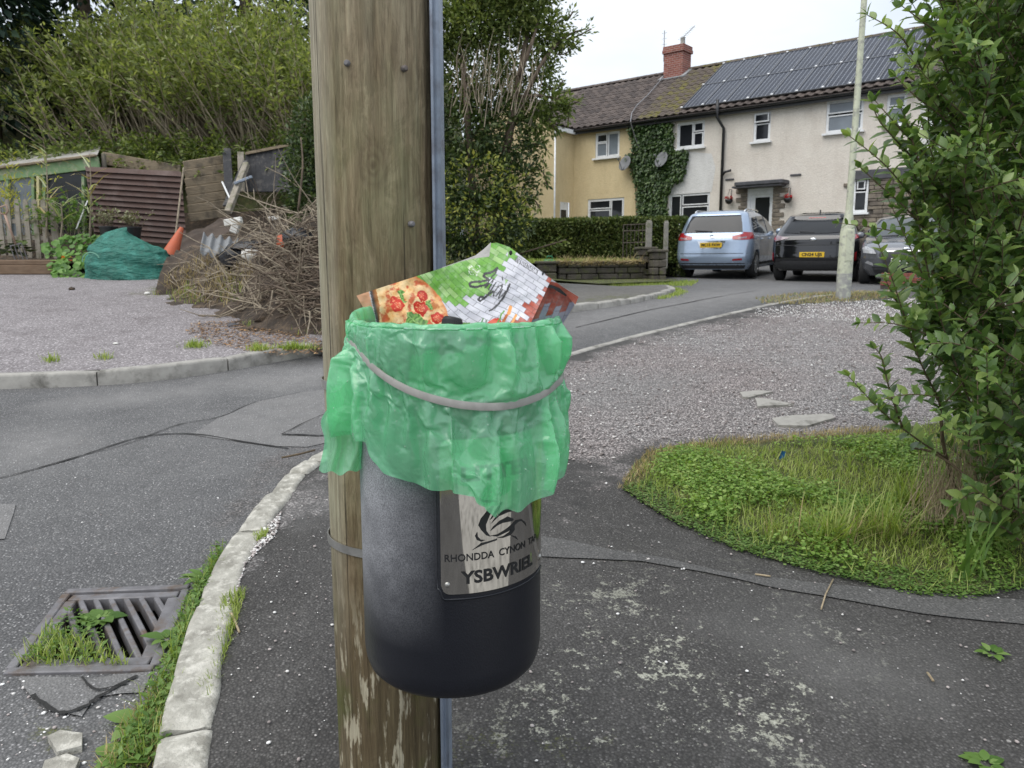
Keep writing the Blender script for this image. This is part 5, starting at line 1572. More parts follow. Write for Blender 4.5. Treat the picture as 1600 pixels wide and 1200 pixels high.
chips('loose_gravel', [(1180, 482), (1280, 473), (1420, 466), (1640, 460), (1640, 500), (1430, 512), (1300, 500), (1180, 494)], 5200, .003, .010, 'white stone chippings in front of the lamp post', .5, pw=2.0)
chips('loose_gravel', [(0, 700), (480, 640), (480, 720), (340, 860), (280, 900), (0, 900)], 200, .0015, .005, 'fine grit scattered over the road', .0, 0.0)
chips('loose_gravel', [(0, 1060), (240, 1055), (230, 1200), (0, 1200)], 130, .003, .009, 'grit and pebbles on the cracked tarmac below the drain', .3, 0.0)
def slab(px, lab, name='concrete_slab', h=.012, off=KT, mat='concrete'):
 w = [G(u, v, off) for u, v in px]; mb = MB(); c = sum(w, Vector()) / len(w)
 o = empty(name, c) if False else None
 tops = []; k = len(w)
 dense = []
 for i in range(k):
  a, b = w[i], w[(i + 1) % k]
  for q in range(4):
   p = a.lerp(b, q / 4); p = p + (p - c) * .12 * fbm(p.x, p.y, 2, 6, 2); dense.append(p)
 mb.prism(dense, lambda p: (p.x - c.x, p.y - c.y, hz(p.x, p.y) + off - .02 - c.z), lambda p: (p.x - c.x, p.y - c.y, hz(p.x, p.y) + off + h - c.z))
 ob = mb.build(name, M[mat]); ob.location = c
 tag(ob, lab, 'slab'); return ob
slab([(1157, 615), (1185, 612), (1206, 614), (1170, 623), (1160, 622)], 'smallest pale concrete fragment set in the gravel bay')
slab([(1180, 624), (1196, 625), (1242, 634), (1184, 637)], 'wedge-shaped pale concrete fragment in the middle of the gravel bay')
slab([(1207, 656), (1240, 651), (1300, 649), (1303, 655), (1262, 668), (1215, 667)], 'largest flat pale concrete slab next to the grassy verge')
slab([(75, 1160), (95, 1150), (130, 1155), (128, 1175), (90, 1185)], 'broken pale stone lying in the gutter tarmac', 'broken_stone', .02, .0, 'oldstone')
slab([(70, 1198), (105, 1188), (125, 1195), (110, 1230), (60, 1230)], 'second broken pale stone half buried in the gutter', 'broken_stone', .02, .0, 'oldstone')
# twigs, straws and scraps
def twig(pts, r, mat, lab, name='twig', cat='twig', off=.006):
 p = [G(u, v, off + KT) for u, v in pts]; c = p[0].copy()
 mb = MB(); mb.M = Matrix.Translation(-c); mb.tube([q + Vector((0, 0, .004 * (i % 2))) for i, q in enumerate(p)], r, 5)
 o = mb.build(name, M[mat], None, True); o.location = c; tag(o, lab, cat)
twig([(1283, 952), (1290, 930), (1302, 905)], .003, 'deadstem', 'long dry straw lying across the tarmac strip')
twig([(1180, 897), (1204, 902)], .004, 'deadstem', 'short dry stalk at the verge edge above the tarmac strip')
twig([(1449, 1051), (1458, 1066)], .004, 'deadstem', 'stubby pale stalk on the bare pavement')
twig([(345, 962), (362, 960), (374, 988)], .004, 'deadstem', 'bent dry stalk on the grass beside the kerb stones')
twig([(440, 715), (470, 710), (492, 703)], .006, 'privet_stem', 'thin brown twig lying by the end of the kerb stones')
mb = MB(); c = G(1217, 718, KT + .03); mb.add([(0, 0, 0), (.03, .005, .01), (.035, 0, .045), (.01, -.004, .05), (.012, .006, .025)], [(0, 1, 4), (1, 2, 4), (2, 3, 4), (3, 0, 4)])
M['blue'] = simple('blue_plastic', (.02, .16, .42), (.015, .1, .3), 30, .4)
o = mb.build('plastic_scrap', M['blue']); o.location = c; tag(o, 'small torn blue plastic scrap in the clover', 'litter')
# ================================================================ terrace of houses up the hill
HYAW = R(40); HC, HS = math.cos(HYAW), math.sin(HYAW)
_rx, _ = ray(1078, 230)
HO = Vector((_rx * 29, 29, CZ + .40))           # base of the facade line, local X runs right along the wall, Y into the house
HB = .40
def fac(u, v, yo=0.0):
 rx, rz = ray(u, v)
 y = (HO.x * HS + HO.y * HC + yo) / (rx * HS + HC)
 return (rx * y - HO.x) * HC - (y - HO.y) * HS, CZ + rz * y - HO.z
def hw(X, Y, Z): return Vector((HO.x + X * HC + Y * HS, HO.y - X * HS + Y * HC, HO.z + Z))
EZ, RZ, RY, EY = 5.38 - HB, 7.90 - HB, 3.6, -.28       # eaves / ridge heights above the house base
SL = (RZ - EZ) / (RY - EY)
def roofz(Y): return EZ + (Y - EY) * SL
def roofhit(u, v, lift=0.0):
 """photo pixel -> local X,Y on the roof plane"""
 rx, rz = ray(u, v); lo, hi = 15.0, 60.0
 f = lambda y: (CZ + rz * y - HO.z) - lift - roofz((rx * y - HO.x) * HS + (y - HO.y) * HC)
 for _ in range(60):
  m = (lo + hi) / 2
  if f(m) * f(lo) > 0: lo = m
  else: hi = m
 y = (lo + hi) / 2
 return (rx * y - HO.x) * HC - (y - HO.y) * HS, (rx * y - HO.x) * HS + (y - HO.y) * HC
def render_wall(name, c1, c2, stain, amount=.5):
 n = NT(name)
 f = n.noise(1.3, 6, .65); col = n.ramp(f, [(.3, c2), (.7, c1)])
 st = n.noise(1.0, 6, .6, n.mapping(scale=(2.2, 2.2, .5)))
 col = n.mix(n.math('MULTIPLY', n.ramp(st, [(.5, 0.0), (.72, 1.0)]), amount), col, stain)
 sp_ = n.voronoi(24); col = n.mix(n.ramp(sp_, [(.2, .0), (.8, .22)]), col, tuple(x * .6 for x in c2))
 n.set(color=col, rough=.93, spec=.2)
 n.bump(n.math('ADD', n.noise(45, 4), n.voronoi(30)), .6, .012)
 return n.m
M['w_yellow'] = render_wall('yellow_roughcast', (.70, .58, .36), (.61, .49, .29), (.47, .37, .22))
M['w_cream'] = render_wall('cream_render', (.74, .69, .615), (.66, .60, .53), (.54, .48, .415), .55)
M['w_white'] = render_wall('white_render', (.74, .73, .71), (.62, .61, .59), (.5, .48, .46))
_n = NT('roof_tile')
_c = _n.ramp(_n.noise(1.1, 5, .6), [(.3, (.075, .062, .056)), (.7, (.135, .115, .105))])
_oi = _n.n.new('ShaderNodeObjectInfo')
_c = _n.mix(1.0, _c, _n.ramp(_oi.outputs['Random'], [(0, (.72, .72, .74)), (1, (1.25, 1.22, 1.2))]), 'MULTIPLY')
_n.set(color=_c, rough=.85, spec=.25); _n.bump(_n.noise(40, 4), .5, .006); M['tile'] = _n.m
_n = NT('mossy_roof_tile')
_c = _n.ramp(_n.noise(1.1, 5, .6), [(.3, (.085, .07, .06)), (.7, (.145, .12, .10))])
_oi = _n.n.new('ShaderNodeObjectInfo')
_ge = _n.n.new('ShaderNodeNewGeometry').outputs['Position']
_ms = _n.ramp(_n.math('ADD', _n.math('MULTIPLY', _n.noise(4.5, 6, .7, _ge), .8), _n.math('MULTIPLY', _oi.outputs['Random'], .14)), [(.46, 0.0), (.60, .85)])
_c = _n.mix(_ms, _c, _n.ramp(_n.noise(30, 3), [(.3, (.08, .075, .018)), (.7, (.22, .20, .05))]))
_n.set(color=_c, rough=.92, spec=.2); _n.bump(_n.noise(40, 4), .6, .01); M['tile_moss'] = _n.m
M['gutter'] = simple('black_gutter', (.022, .022, .024), (.014, .014, .015), 8, .4)
_n = NT('brickwork')
_b = _n.n.new('ShaderNodeTexBrick'); _n.link(_n.mapping(rot=(R(90), 0, 0)), _b.inputs['Vector'])
_b.inputs['Scale'].default_value = 2.3; _b.inputs['Row Height'].default_value = .19; _b.inputs['Color1'].default_value = (.27, .095, .068, 1); _b.inputs['Color2'].default_value = (.20, .06, .045, 1); _b.inputs['Mortar'].default_value = (.34, .27, .24, 1)
_b.inputs['Mortar Size'].default_value = .018
_n.set(color=_n.mix(_n.ramp(_n.noise(5, 5), [(.5, 0.0), (.75, .6)]), _b.outputs['Color'], (.10, .06, .05)), rough=.92); _n.bump(_b.outputs['Fac'], -.5, .01); M['brick'] = _n.m
M['lead'] = simple('lead_flashing', (.36, .37, .38), (.24, .245, .25), 6, .6, bump=.3)
M['stone'] = simple('brown_sandstone', (.24, .205, .165), (.105, .088, .072), 4, .92, bump=.7, bscale=30, bdist=.02, dirt=((.32, .27, .20), 3))
M['mortar'] = simple('dark_mortar', (.10, .088, .075), (.06, .052, .045), 9, .95)
M['curtain'] = simple('net_curtain', (.50, .54, .57), (.38, .42, .45), 3, .9, stretch=(14, 14, .4))
M['darkroom'] = simple('dark_room', (.018, .019, .02), (.010, .010, .011), 3, .9)
def house(name, label, X0):
 o = empty(name, hw(X0, 0, 0), -HYAW); tag(o, label, 'house')
 o['x0'] = X0
 return o
def hb(h):                                    # builder in the terrace's own frame
 mb = MB(); mb.M = Matrix.Translation((-h['x0'], 0, 0)); return mb
def wall_face(mb, x0, x1, z0, z1, ops, Y=0.0, dep=.14):
 xs = sorted({x0, x1, *[o[0] for o in ops], *[o[1] for o in ops]}); zs = sorted({z0, z1, *[o[2] for o in ops], *[o[3] for o in ops]})
 xs = [x for x in xs if x0 <= x <= x1]; zs = [z for z in zs if z0 <= z <= z1]
 for a, b in zip(xs, xs[1:]):
  for c, d in zip(zs, zs[1:]):
   mx_, mz = (a + b) / 2, (c + d) / 2
   if any(o[0] < mx_ < o[1] and o[2] < mz < o[3] for o in ops): continue
   mb.add([(a, Y, c), (b, Y, c), (b, Y, d), (a, Y, d)], [(0, 1, 2, 3)])
 for (a, b, c, d) in ops:
  mb.add([(a, Y, c), (b, Y, c), (b, Y, d), (a, Y, d), (a, Y + dep, c), (b, Y + dep, c), (b, Y + dep, d), (a, Y + dep, d)], [(0, 1, 5, 4), (1, 2, 6, 5), (2, 3, 7, 6), (3, 0, 4, 7)])
def window(h, x0, x1, z0, z1, cells, Y=.07, pane='pane', sill=True, fw=.055, curtain=None, openlight=None):
 """cells: list of (fx0,fx1,fz0,fz1) fractions, each one a glazed light"""
 mb = hb(h); W, H_ = x1 - x0, z1 - z0
 mb.box((x0 + fw / 2, Y, (z0 + z1) / 2), (fw, .07, H_)); mb.box((x1 - fw / 2, Y, (z0 + z1) / 2), (fw, .07, H_))
 mb.box(((x0 + x1) / 2, Y, z0 + fw / 2), (W - 2 * fw, .07, fw)); mb.box(((x0 + x1) / 2, Y, z1 - fw / 2), (W - 2 * fw, .07, fw))
 fr = mb.build('window', M['white_plastic'], h)
 for k, (a, b, c, d) in enumerate(cells):
  xa, xb, za, zb = x0 + a * W, x0 + b * W, z0 + c * H_, z0 + d * H_
  g = .038
  m_ = hb(h); yo = Y - .012 - (.10 if openlight == k else 0)
  cx, cz = (xa + xb) / 2, (za + zb) / 2
  m_.box((xa + g / 2, yo, cz), (g, .06, zb - za)); m_.box((xb - g / 2, yo, cz), (g, .06, zb - za))
  m_.box((cx, yo, za + g / 2), (xb - xa - 2 * g, .06, g)); m_.box((cx, yo, zb - g / 2), (xb - xa - 2 * g, .06, g))
  s_ = m_.build('casement', M['white_plastic'], fr)
  m_ = hb(h); m_.box((cx, yo + .012, cz), (xb - xa - 2 * g + .004, .012, zb - za - 2 * g + .004))
  m_.build('pane', M[pane if isinstance(pane, str) else pane[k]], fr)
 if sill:
  m_ = hb(h); m_.box(((x0 + x1) / 2, -.03, z0 - .035), (W + .14, .20, .06)); m_.build('sill', M['white_plastic'], fr)
 if curtain:
  for (a, b) in curtain:
   m_ = hb(h)
   xs = np.linspace(x0 + a * W, x0 + b * W, 14)
   vs_ = [(x, Y + .10 + .02 * math.sin(i * 1.9), z) for z in (z0 + .03, z1 - .03) for i, x in enumerate(xs)]
   m_.add(vs_, [(i, i + 1, 15 + i, 14 + i) for i in range(13)]); m_.build('curtain', M['curtain'], fr)
 return fr
def backing(h, x0, x1, z0, z1, Y):
 mb = hb(h); mb.box(((x0 + x1) / 2, Y, (z0 + z1) / 2), (x1 - x0, .02, z1 - z0)); mb.build('dark_interior', M['darkroom'], h)
def win_px(u0, u1, vt, vb, Y=0.0):
 """outline from the photo at window middle: left/right columns, top and bottom rows taken at the middle column"""
 um = (u0 + u1) / 2
 xa = fac(u0, (vt + vb) / 2, Y)[0]; xb = fac(u1, (vt + vb) / 2, Y)[0]
 zt = fac(um, vt, Y)[1]; zb = fac(um, vb, Y)[1]
 return xa, xb, zb, zt
# pieces of roof tile: one shared mesh
TW, TG = .30, .335
def tile_mesh(mat):
 mb = MB(); xs = [0, .05, .10, .15, .20, .25, .30]; hs = [.0, .035, .0, .0, .035, .0, .0]
 hs = [.003, .038, .048, .038, .003, .0, .003]
 L = .40
 top = [(x, 0, h + .030) for x, h in zip(xs, hs)] + [(x, L, h + .004) for x, h in zip(xs, hs)]
 bot = [(x, 0, h) for x, h in zip(xs, hs)]
 mb.add(top + bot, [(i, i + 1, 8 + i, 7 + i) for i in range(6)] + [(14 + i, 15 + i, 1 + i, i) for i in range(6)])
 return mb.mesh('roof_tile', mat)
TM = tile_mesh(M['tile']); TMM = tile_mesh(M['tile_moss'])
RL = math.hypot(RY - EY, RZ - EZ); RA = math.atan2(RZ - EZ, RY - EY)
def tiles(h, roof, X0, X1, rows, me):
 nx = int(round((X1 - X0) / TW))
 for j in rows:
  for i in range(nx):
   x = X0 + i * TW + (0 if j % 2 else 0)
   s = j * TG
   o = addobj('tile', me, roof)
   Mx = Matrix.Translation((x - h['x0'], EY + s * math.cos(RA), EZ + s * math.sin(RA) + .035)) @ Matrix.Rotation(RA, 4, 'X')
   o.matrix_basis = Mx @ Matrix.Translation((random.uniform(-.004, .004), random.uniform(-.01, .01), random.uniform(-.004, .005)))
NR = int(RL / TG)
def roof_slab(h, X0, X1, mat='tile', back=True):
 mb = hb(h)
 t = .06
 Yb = 2 * RY - EY
 pts = [(EY, EZ), (RY, RZ), (Yb, EZ), (Yb, EZ - t), (RY, RZ - t), (EY, EZ - t)]
 mb.prism(pts, lambda p: (X0, p[0], p[1]), lambda p: (X1, p[0], p[1]))
 return mb.build('roof', M[mat], h)
def ridge_caps(h, roof, X0, X1, mat):
 n_ = int((X1 - X0) / .45)
 for k in range(n_):
  mb = hb(h); x = X0 + k * .45
  for a in range(1):
   arc = [(RY + .13 * math.cos(t), RZ + .005 + .11 * math.sin(t)) for t in np.linspace(0, math.pi, 7)]
   mb.prism(arc, lambda p: (x + .004, p[0], p[1]), lambda p: (x + .446, p[0], p[1] + .008))
  mb.build('ridge_tile', M[mat], roof)
def gutter(h, X0, X1, Y=None):
 mb = hb(h); Y = EY - .06 if Y is None else Y
 arc = [(Y + .065 * math.cos(t), EZ - .03 + .065 * math.sin(t)) for t in np.linspace(math.pi, 2 * math.pi, 8)]
 mb.prism(arc, lambda p: (X0, p[0], p[1]), lambda p: (X1, p[0], p[1])); mb.build('gutter', M['gutter'], h)
 mb = hb(h); mb.box(((X0 + X1) / 2, Y + .10, EZ - .10), (X1 - X0, .03, .17)); mb.build('fascia', M['gutter'], h)
XI = fac(897, 250)[0]; XP = -2.15; XW = fac(1438, 180)[0]; XE = 13.0
# ---- yellow house
hy = house('terraced_house', 'yellow roughcast terraced house with dark tiled roof at the end of the row', XI)
uw = win_px(930, 968, 206, 246); lw = win_px(918, 975, 310, 347)
lw = (lw[0], lw[1], lw[3] - 1.15, lw[3])
mb = hb(hy); wall_face(mb, XI, XP, -.6, EZ, [uw, lw]); mb.build('wall', M['w_yellow'], hy)
window(hy, *uw, [(.05, .48, .06, .60), (.05, .48, .62, .94), (.52, .95, .06, .94)], pane=['pane_sky_tint', 'pane', 'pane_sky_tint'], curtain=[(.52, .95), (.05, .48)])
window(hy, *lw, [(.04, .62, .05, .62), (.04, .62, .66, .95), (.64, .96, .05, .95)], curtain=[(.03, .6), (.64, .97)])
backing(hy, XI, XP, -.5, EZ - .1, .5)
YW = -1.31
doorx = (YW + .38, YW + .38 + .62)
mb = hb(hy)
mb.add([(XI, YW, -.6), (XI, doorx[0], -.6), (XI, doorx[0], EZ), (XI, YW, EZ)], [(0, 1, 2, 3)])
mb.add([(XI, doorx[1], -.6), (XI, 0, -.6), (XI, 0, EZ), (XI, doorx[1], EZ)], [(0, 1, 2, 3)])
dz = fac(885, 316, -.6)[1]
mb.add([(XI, doorx[0], dz), (XI, doorx[1], dz), (XI, doorx[1], EZ), (XI, doorx[0], EZ)], [(0, 1, 2, 3)])
mb.add([(XI - 5, YW, -.6), (XI, YW, -.6), (XI, YW, EZ), (XI - 5, YW, EZ)], [(0, 1, 2, 3)])
mb.add([(XI, YW, EZ), (XI - 4.7, YW, EZ), (XI - 2.25, YW, EZ + 2.3 * SL)], [(0, 1, 2)])
mb.build('wing_wall', M['w_yellow'], hy)
mb = hb(hy); mb.box((XI - .06, sum(doorx) / 2, dz / 2), (.05, doorx[1] - doorx[0], dz)); dr = mb.build('door', M['white_plastic'], hy)
mb = hb(hy); mb.box((XI - .032, sum(doorx) / 2 - .03, dz * .55), (.02, .36, dz * .62)); mb.build('pane', M['pane'], dr)
mb = hb(hy); mb.tube([(XI + .04, YW - .04, -.5), (XI + .04, YW - .04, EZ - .1)], .035, 8); mb.build('downpipe', M['white_plastic'], hy, True)
rf = roof_slab(hy, XI - 3.5, XP); tiles(hy, rf, XP - 17 * TW, XP, range(NR), TM); ridge_caps(hy, rf, XP - 6.3, XP, 'tile')
gutter(hy, XI + .2, XP)
# wing roof: ridge runs forward
mb = hb(hy); hwid = 2.45; zr_ = EZ + hwid * SL
mb.prism([(XI + .22, EZ), (XI + .22 - hwid, zr_), (XI + .22 - 2 * hwid, EZ), (XI + .22 - 2 * hwid, EZ - .06), (XI + .22 - hwid, zr_ - .06), (XI + .22, EZ - .06)], lambda p: (p[0], YW - .2, p[1]), lambda p: (p[0], 2.6, p[1]))
wr_ = mb.build('wing_roof', M['tile'], hy)
LW_ = math.hypot(hwid, zr_ - EZ)
for j in range(int(LW_ / TG)):
 for i in range(11):
  o = addobj('tile', TM, wr_)
  s = j * TG
  Mx = Matrix.Translation((XI + .22 - s * math.cos(RA) - hy['x0'], YW - .2 + i * TW, EZ + s * math.sin(RA) + .035)) @ Matrix.Rotation(R(90), 4, 'Z') @ Matrix.Rotation(RA, 4, 'X')
  o.matrix_basis = Mx
mb = hb(hy); mb.box((XI + .2, YW / 2 - .1, EZ - .1), (.05, -YW, .16)); mb.build('fascia', M['white_plastic'], hy)
# ---- cream house
hc = house('terraced_house', 'cream rendered terraced house with solar panels and stone-edged front door', XP)
w1 = win_px(1057.5, 1100.8, 190, 231); w2 = win_px(1177.4, 1204, 175.5, 221); w3 = win_px(1291, 1349, 155, 206); w4 = win_px(1385, 1416, 147, 197)
l1 = win_px(1044.7, 1108.8, 301.5, 340); l1 = (l1[0], l1[1], l1[3] - 1.2, l1[3])
dx0, dx1 = fac(1168, 310)[0], fac(1208, 310)[0]; dzt = fac(1188, 290)[1]; dop = (dx0, dx1, -.1, dzt)
XS = fac(1334, 300)[0]; STZ = fac(1340, 267)[1]
sw = win_px(1332.7, 1356, 279, 332, -.05)
gar = (XS + 1.75, XS + 4.0, -.3, STZ - .45)
XC = XW
mb = hb(hc); wall_face(mb, XP, XC, -.6, EZ, [w1, w2, w3, w4, l1, dop, sw]); mb.build('wall', M['w_cream'], hc)
backing(hc, XP, XC, .02, EZ - .1, .5)
window(hc, *w1, [(.06, .58, .06, .94), (.60, .94, .06, .56), (.60, .94, .60, .94)], curtain=[(.06, .22)])
window(hc, *w2, [(.08, .92, .05, .62), (.08, .92, .66, .95)], openlight=1)
window(hc, *w3, [(.04, .96, .05, .54), (.04, .96, .60, .95)], pane='pane_sky_tint', curtain=[(.05, .2), (.8, .95)])
window(hc, *w4, [(.08, .92, .05, .60), (.08, .92, .64, .95)], pane='pane_sky_tint')
window(hc, *l1, [(.04, .30, .05, .95), (.33, .96, .05, .60), (.33, .96, .64, .95)], curtain=[(.05, .28)])
# whitewashed, peeling patch of wall beside the ivy
_p = [(1062, 236), (1112, 240), (1118, 262), (1112, 300), (1040, 305), (1046, 280), (1055, 262)]
mb = hb(hc); q = [fac(*p) for p in _p]; V_, E_, F_, *_r = delaunay_2d_cdt([Vector(p) for p in q], [(i, (i + 1) % len(q)) for i in range(len(q))], [], 1, 1e-5)
mb.add([(p.x, -.006, p.y) for p in V_], [tuple(f) for f in F_]); mb.build('whitewashed_patch', M['w_white'], hc)
# front door
mb = hb(hc); fw_ = .09
mb.box((dx0 + fw_ / 2, .06, dzt / 2), (fw_, .1, dzt)); mb.box((dx1 - fw_ / 2, .06, dzt / 2), (fw_, .1, dzt)); mb.box(((dx0 + dx1) / 2, .06, dzt - .15), (dx1 - dx0 - 2 * fw_, .1, .3))
mb.build('door_frame', M['white_plastic'], hc)
mb = hb(hc); mb.box(((dx0 + dx1) / 2, .10, (dzt - .3) / 2), (dx1 - dx0 - 2 * fw_, .05, dzt - .3)); dr = mb.build('door', M['white_plastic'], hc)
gx0, gx1 = fac(1178.6, 330)[0], fac(1200.5, 330)[0]
mb = hb(hc); mb.box(((gx0 + gx1) / 2, .07, dzt * .52), (gx1 - gx0, .02, dzt * .62)); mb.build('pane', M['pane'], dr)
mb = hb(hc); mb.box((dx1 - fw_ - .07, .06, 1.0), (.03, .05, .2)); mb.build('door_handle', M['gutter'], dr)
mb = hb(hc); mb.box((dx1 - fw_ - .07, .068, dzt * .72), (.05, .015, .12)); mb.build('door_knocker', M['gutter'], dr)
# slab canopy over the door
ca = fac(1150, 285, -.45); cb = fac(1226, 283, -.45)
mb = hb(hc); mb.box(((ca[0] + cb[0]) / 2, -.30, cb[1]), (cb[0] - ca[0], .60, .13), bev=.02); mb.box(((ca[0] + cb[0]) / 2 - .1, -.29, cb[1] - .10), (cb[0] - ca[0], .52, .06))
M['slate'] = simple('dark_slate', (.085, .085, .095), (.045, .045, .05), 6, .7, bump=.5)
mb.build('door_canopy', M['slate'], hc)
for side, xe in ((-1, dx0), (1, dx1)):
 z = -.1; k = 0
 while z < cb[1] - .16:
  hgt = random.uniform(.10, .17); ln = random.uniform(.22, .30) if k % 2 else random.uniform(.38, .52)
  if side < 0: ln *= .8
  mb = hb(hc); x0_ = xe + side * .004; mb.box((x0_ + side * ln / 2, -.025, z + hgt / 2), (ln, .06, hgt - .015), bev=.012)
  mb.build('quoin_stone', M['stone'], hc); z += hgt; k += 1
# stone-clad ground floor bay with concrete lintel band
z = -.3; stm = MB(); stm.M = Matrix.Translation((-hc['x0'], 0, 0)); rows_ = 0
while z < STZ - .36:
 hgt = random.uniform(.085, .15); x = XS - (.0 if rows_ % 2 else random.uniform(.12, .34)); first = True
 while x < gar[0]:
  ln = random.uniform(.22, .55); x1_ = min(gar[0], x + ln)
  cz_ = z + hgt / 2
  if not (sw[0] - .03 < (x + x1_) / 2 < sw[1] + .03 and sw[2] - .08 < cz_ < sw[3] + .03):
   xa, xb = x, x1_
   if sw[2] - .06 < cz_ < sw[3] + .02:
    if xa < sw[0] < xb: xb = sw[0] - .02
    if xa < sw[1] < xb: xa = sw[1] + .02
   if xb - xa > .05:
    if xa <= XS + .01:
     m_ = hb(hc); m_.box(((xa + xb) / 2, -.03 - random.uniform(0, .02), cz_), (xb - xa - .012, .07, hgt - .014), bev=.01); m_.build('quoin_stone', M['stone'], hc)
    else: stm.box(((xa + xb) / 2, -.03 - random.uniform(0, .025), cz_), (xb - xa - .012, .07, hgt - .014), bev=.01)
  x = x1_
 z += hgt; rows_ += 1
stm.build('stone_cladding', M['stone'], hc)['kind'] = 'stuff'
mb = hb(hc); wall_face(mb, XS + .02, gar[0] + 2.6, -.6, STZ - .01, [sw, gar], -.012, .3); mb.build('mortar_bed', M['mortar'], hc)
mb = hb(hc); mb.box((XS + 2.1, -.05, STZ - .15), (4.3, .14, .30), bev=.015); mb.build('lintel', M['slate'], hc)
M['garage'] = simple('brown_timber', (.085, .055, .04), (.045, .03, .022), 5, .8, stretch=(9, 9, .6))
mb = hb(hc); mb.box(((gar[0] + gar[1]) / 2, .32, (gar[2] + gar[3]) / 2), (gar[1] - gar[0], .05, gar[3] - gar[2])); mb.build('garage_door', M['garage'], hc)
window(hc, *sw, [(.08, .92, .04, .62), (.22, .78, .68, .94)], Y=.0, fw=.06)
mb = hb(hc); mb.box(((sw[0] + sw[1]) / 2 + .05, .12, sw[2] + .18), (.25, .1, .22)); mb.build('windowsill_pot', M['w_yellow'], hc)
rf = roof_slab(hc, XP, XC);
aBL = roofhit(1066, 171, .10); aBR = roofhit(1416, 126, .10); aTL = roofhit(1108, 105, .10)
AX0, AX1 = aBL[0], aBR[0]; AY0, AY1 = aBL[1], min(aTL[1], RY - .05)
ncol = max(1, int(round((AX0 - .0 - XP) / TW)))
tiles(hc, rf, XP, XP + ncol * TW, range(NR), TMM)
tiles(hc, rf, XP + ncol * TW, XC, range(2), TM)
for j in range(NR):
 pass
if XC - AX1 > .3: tiles(hc, rf, AX1 + .05, XC, range(2, NR), TM)
ridge_caps(hc, rf, XP, XC, 'tile_moss')
gutter(hc, XP, XC)
dpx = fac(1130, 250)[0]
mb = hb(hc); mb.tube([(dpx - .10, -.42, EZ + .32), (dpx - .10, -.42, EZ - .25), (dpx + .02, -.10, EZ - .62), (dpx + .02, -.10, -.2)], .055, 8); mb.build('soil_pipe', M['gutter'], hc, True)
_hz = fac(1140, 267)[1]
mb = hb(hc); mb.tube([(dpx, -.10, _hz - .18), (dpx + .14, -.12, _hz - .04), (dpx + .36, -.12, _hz)], .045, 8); mb.build('waste_pipe', M['gutter'], hc, True)
for (u0, u1, v0) in ((1235, 1252, 274), (1134, 1147, 281)):
 a = fac(u0, v0); b = fac(u1, v0)
 mb = hb(hc); mb.box(((a[0] + b[0]) / 2, -.02, a[1]), (b[0] - a[0], .05, .06), bev=.01); mb.build('wall_vent', M['slate'], hc)
# chimney
cu0, cv0 = roofhit(1057, 118)
CXc = fac(1057, 110, 3.3)[0]
mb = hb(hc); mb.box((CXc, 3.35, RZ + .0), (.86, .70, 1.6)); ch = mb.build('chimney', M['brick'], rf)
mb = hb(hc); mb.box((CXc, 3.35, RZ + .72), (.98, .82, .14), bev=.01); mb.box((CXc, 3.35, RZ + .86), (.94, .78, .14), bev=.01); mb.build('chimney_corbel', M['brick'], rf)
mb = hb(hc); mb.lathe([(.11, 0), (.10, .1), (.09, .30), (.105, .33), (.08, .33), (.08, .1)], 12, (CXc + .22, 3.35, RZ + .92)); mb.build('chimney_pot', M['concrete'], rf, True)
mb = hb(hc);
mb.bar((CXc - .62, 2.93, roofz(2.93) + .09), (CXc + .58, 2.93, roofz(2.93) + .09), .12, .05); mb.bar((CXc + .50, 2.86, roofz(2.86) + .10), (CXc + .52, 3.7, roofz(3.6) + .12), .16, .06); mb.bar((CXc - .52, 2.86, roofz(2.86) + .10), (CXc - .5, 3.7, roofz(3.6) + .12), .16, .06)
mb.build('lead_flashing', M['lead'], rf)
# ---- white house behind the privet
hwh = house('terraced_house', 'white rendered terraced house mostly hidden behind the privet bush', XC)
w5 = win_px(1448, 1483, 142, 193)
mb = hb(hwh); wall_face(mb, XC, XE, -.6, EZ, [w5, (XC + .02, gar[1], -.3, gar[3])], 0.0, .35); mb.build('wall', M['w_white'], hwh)
backing(hwh, XC, XE, gar[3] + .1, EZ - .1, .5)
window(hwh, *w5, [(.06, .48, .06, .94), (.52, .94, .06, .94)], pane='pane_sky_tint')
rf2 = roof_slab(hwh, XC, XE); tiles(hwh, rf2, XC, XC + 12 * TW, range(NR), TM); ridge_caps(hwh, rf2, XC, XE, 'tile'); gutter(hwh, XC, XE)
mb = hb(hwh); mb.add([(XE, 0, -.6), (XE, 7.2, -.6), (XE, 7.2, EZ), (XE, RY, RZ), (XE, 0, EZ)], [(0, 1, 2, 3, 4)]); mb.build('gable_wall', M['w_white'], hwh)
# ---- solar array
n = NT('solar_cell')
sx = n.sep(n.mapping(scale=(1, 1, 1)))
def lines(coord, per, w):
 fr_ = n.math('FRACT', n.math('DIVIDE', coord, per)); return n.math('LESS_THAN', fr_, w)
busb = lines(sx[0], .158, .10); ce = lines(sx[1], .158, .04)
col = n.mix(n.math('MAXIMUM', busb, n.math('MULTIPLY', ce, .5)), n.ramp(n.noise(2, 3), [(.3, (.012, .015, .025)), (.7, (.02, .025, .04))]), (.26, .28, .32))
n.set(color=col, rough=.3, spec=.15); M['cell'] = n.m
M['alu'] = simple('aluminium_frame', (.20, .205, .22), (.14, .145, .155), 10, .4, metal=.7)
sa = empty('solar_array', hw(AX0, AY0, roofz(AY0)), -HYAW); tag(sa, 'two rows of dark solar panels with pale seams on the tiled roof', 'solar panels')
NPX = 9; PWX = (AX1 - AX0) / NPX; RLn = math.hypot(AY1 - AY0, (AY1 - AY0) * SL); PH = RLn / 2
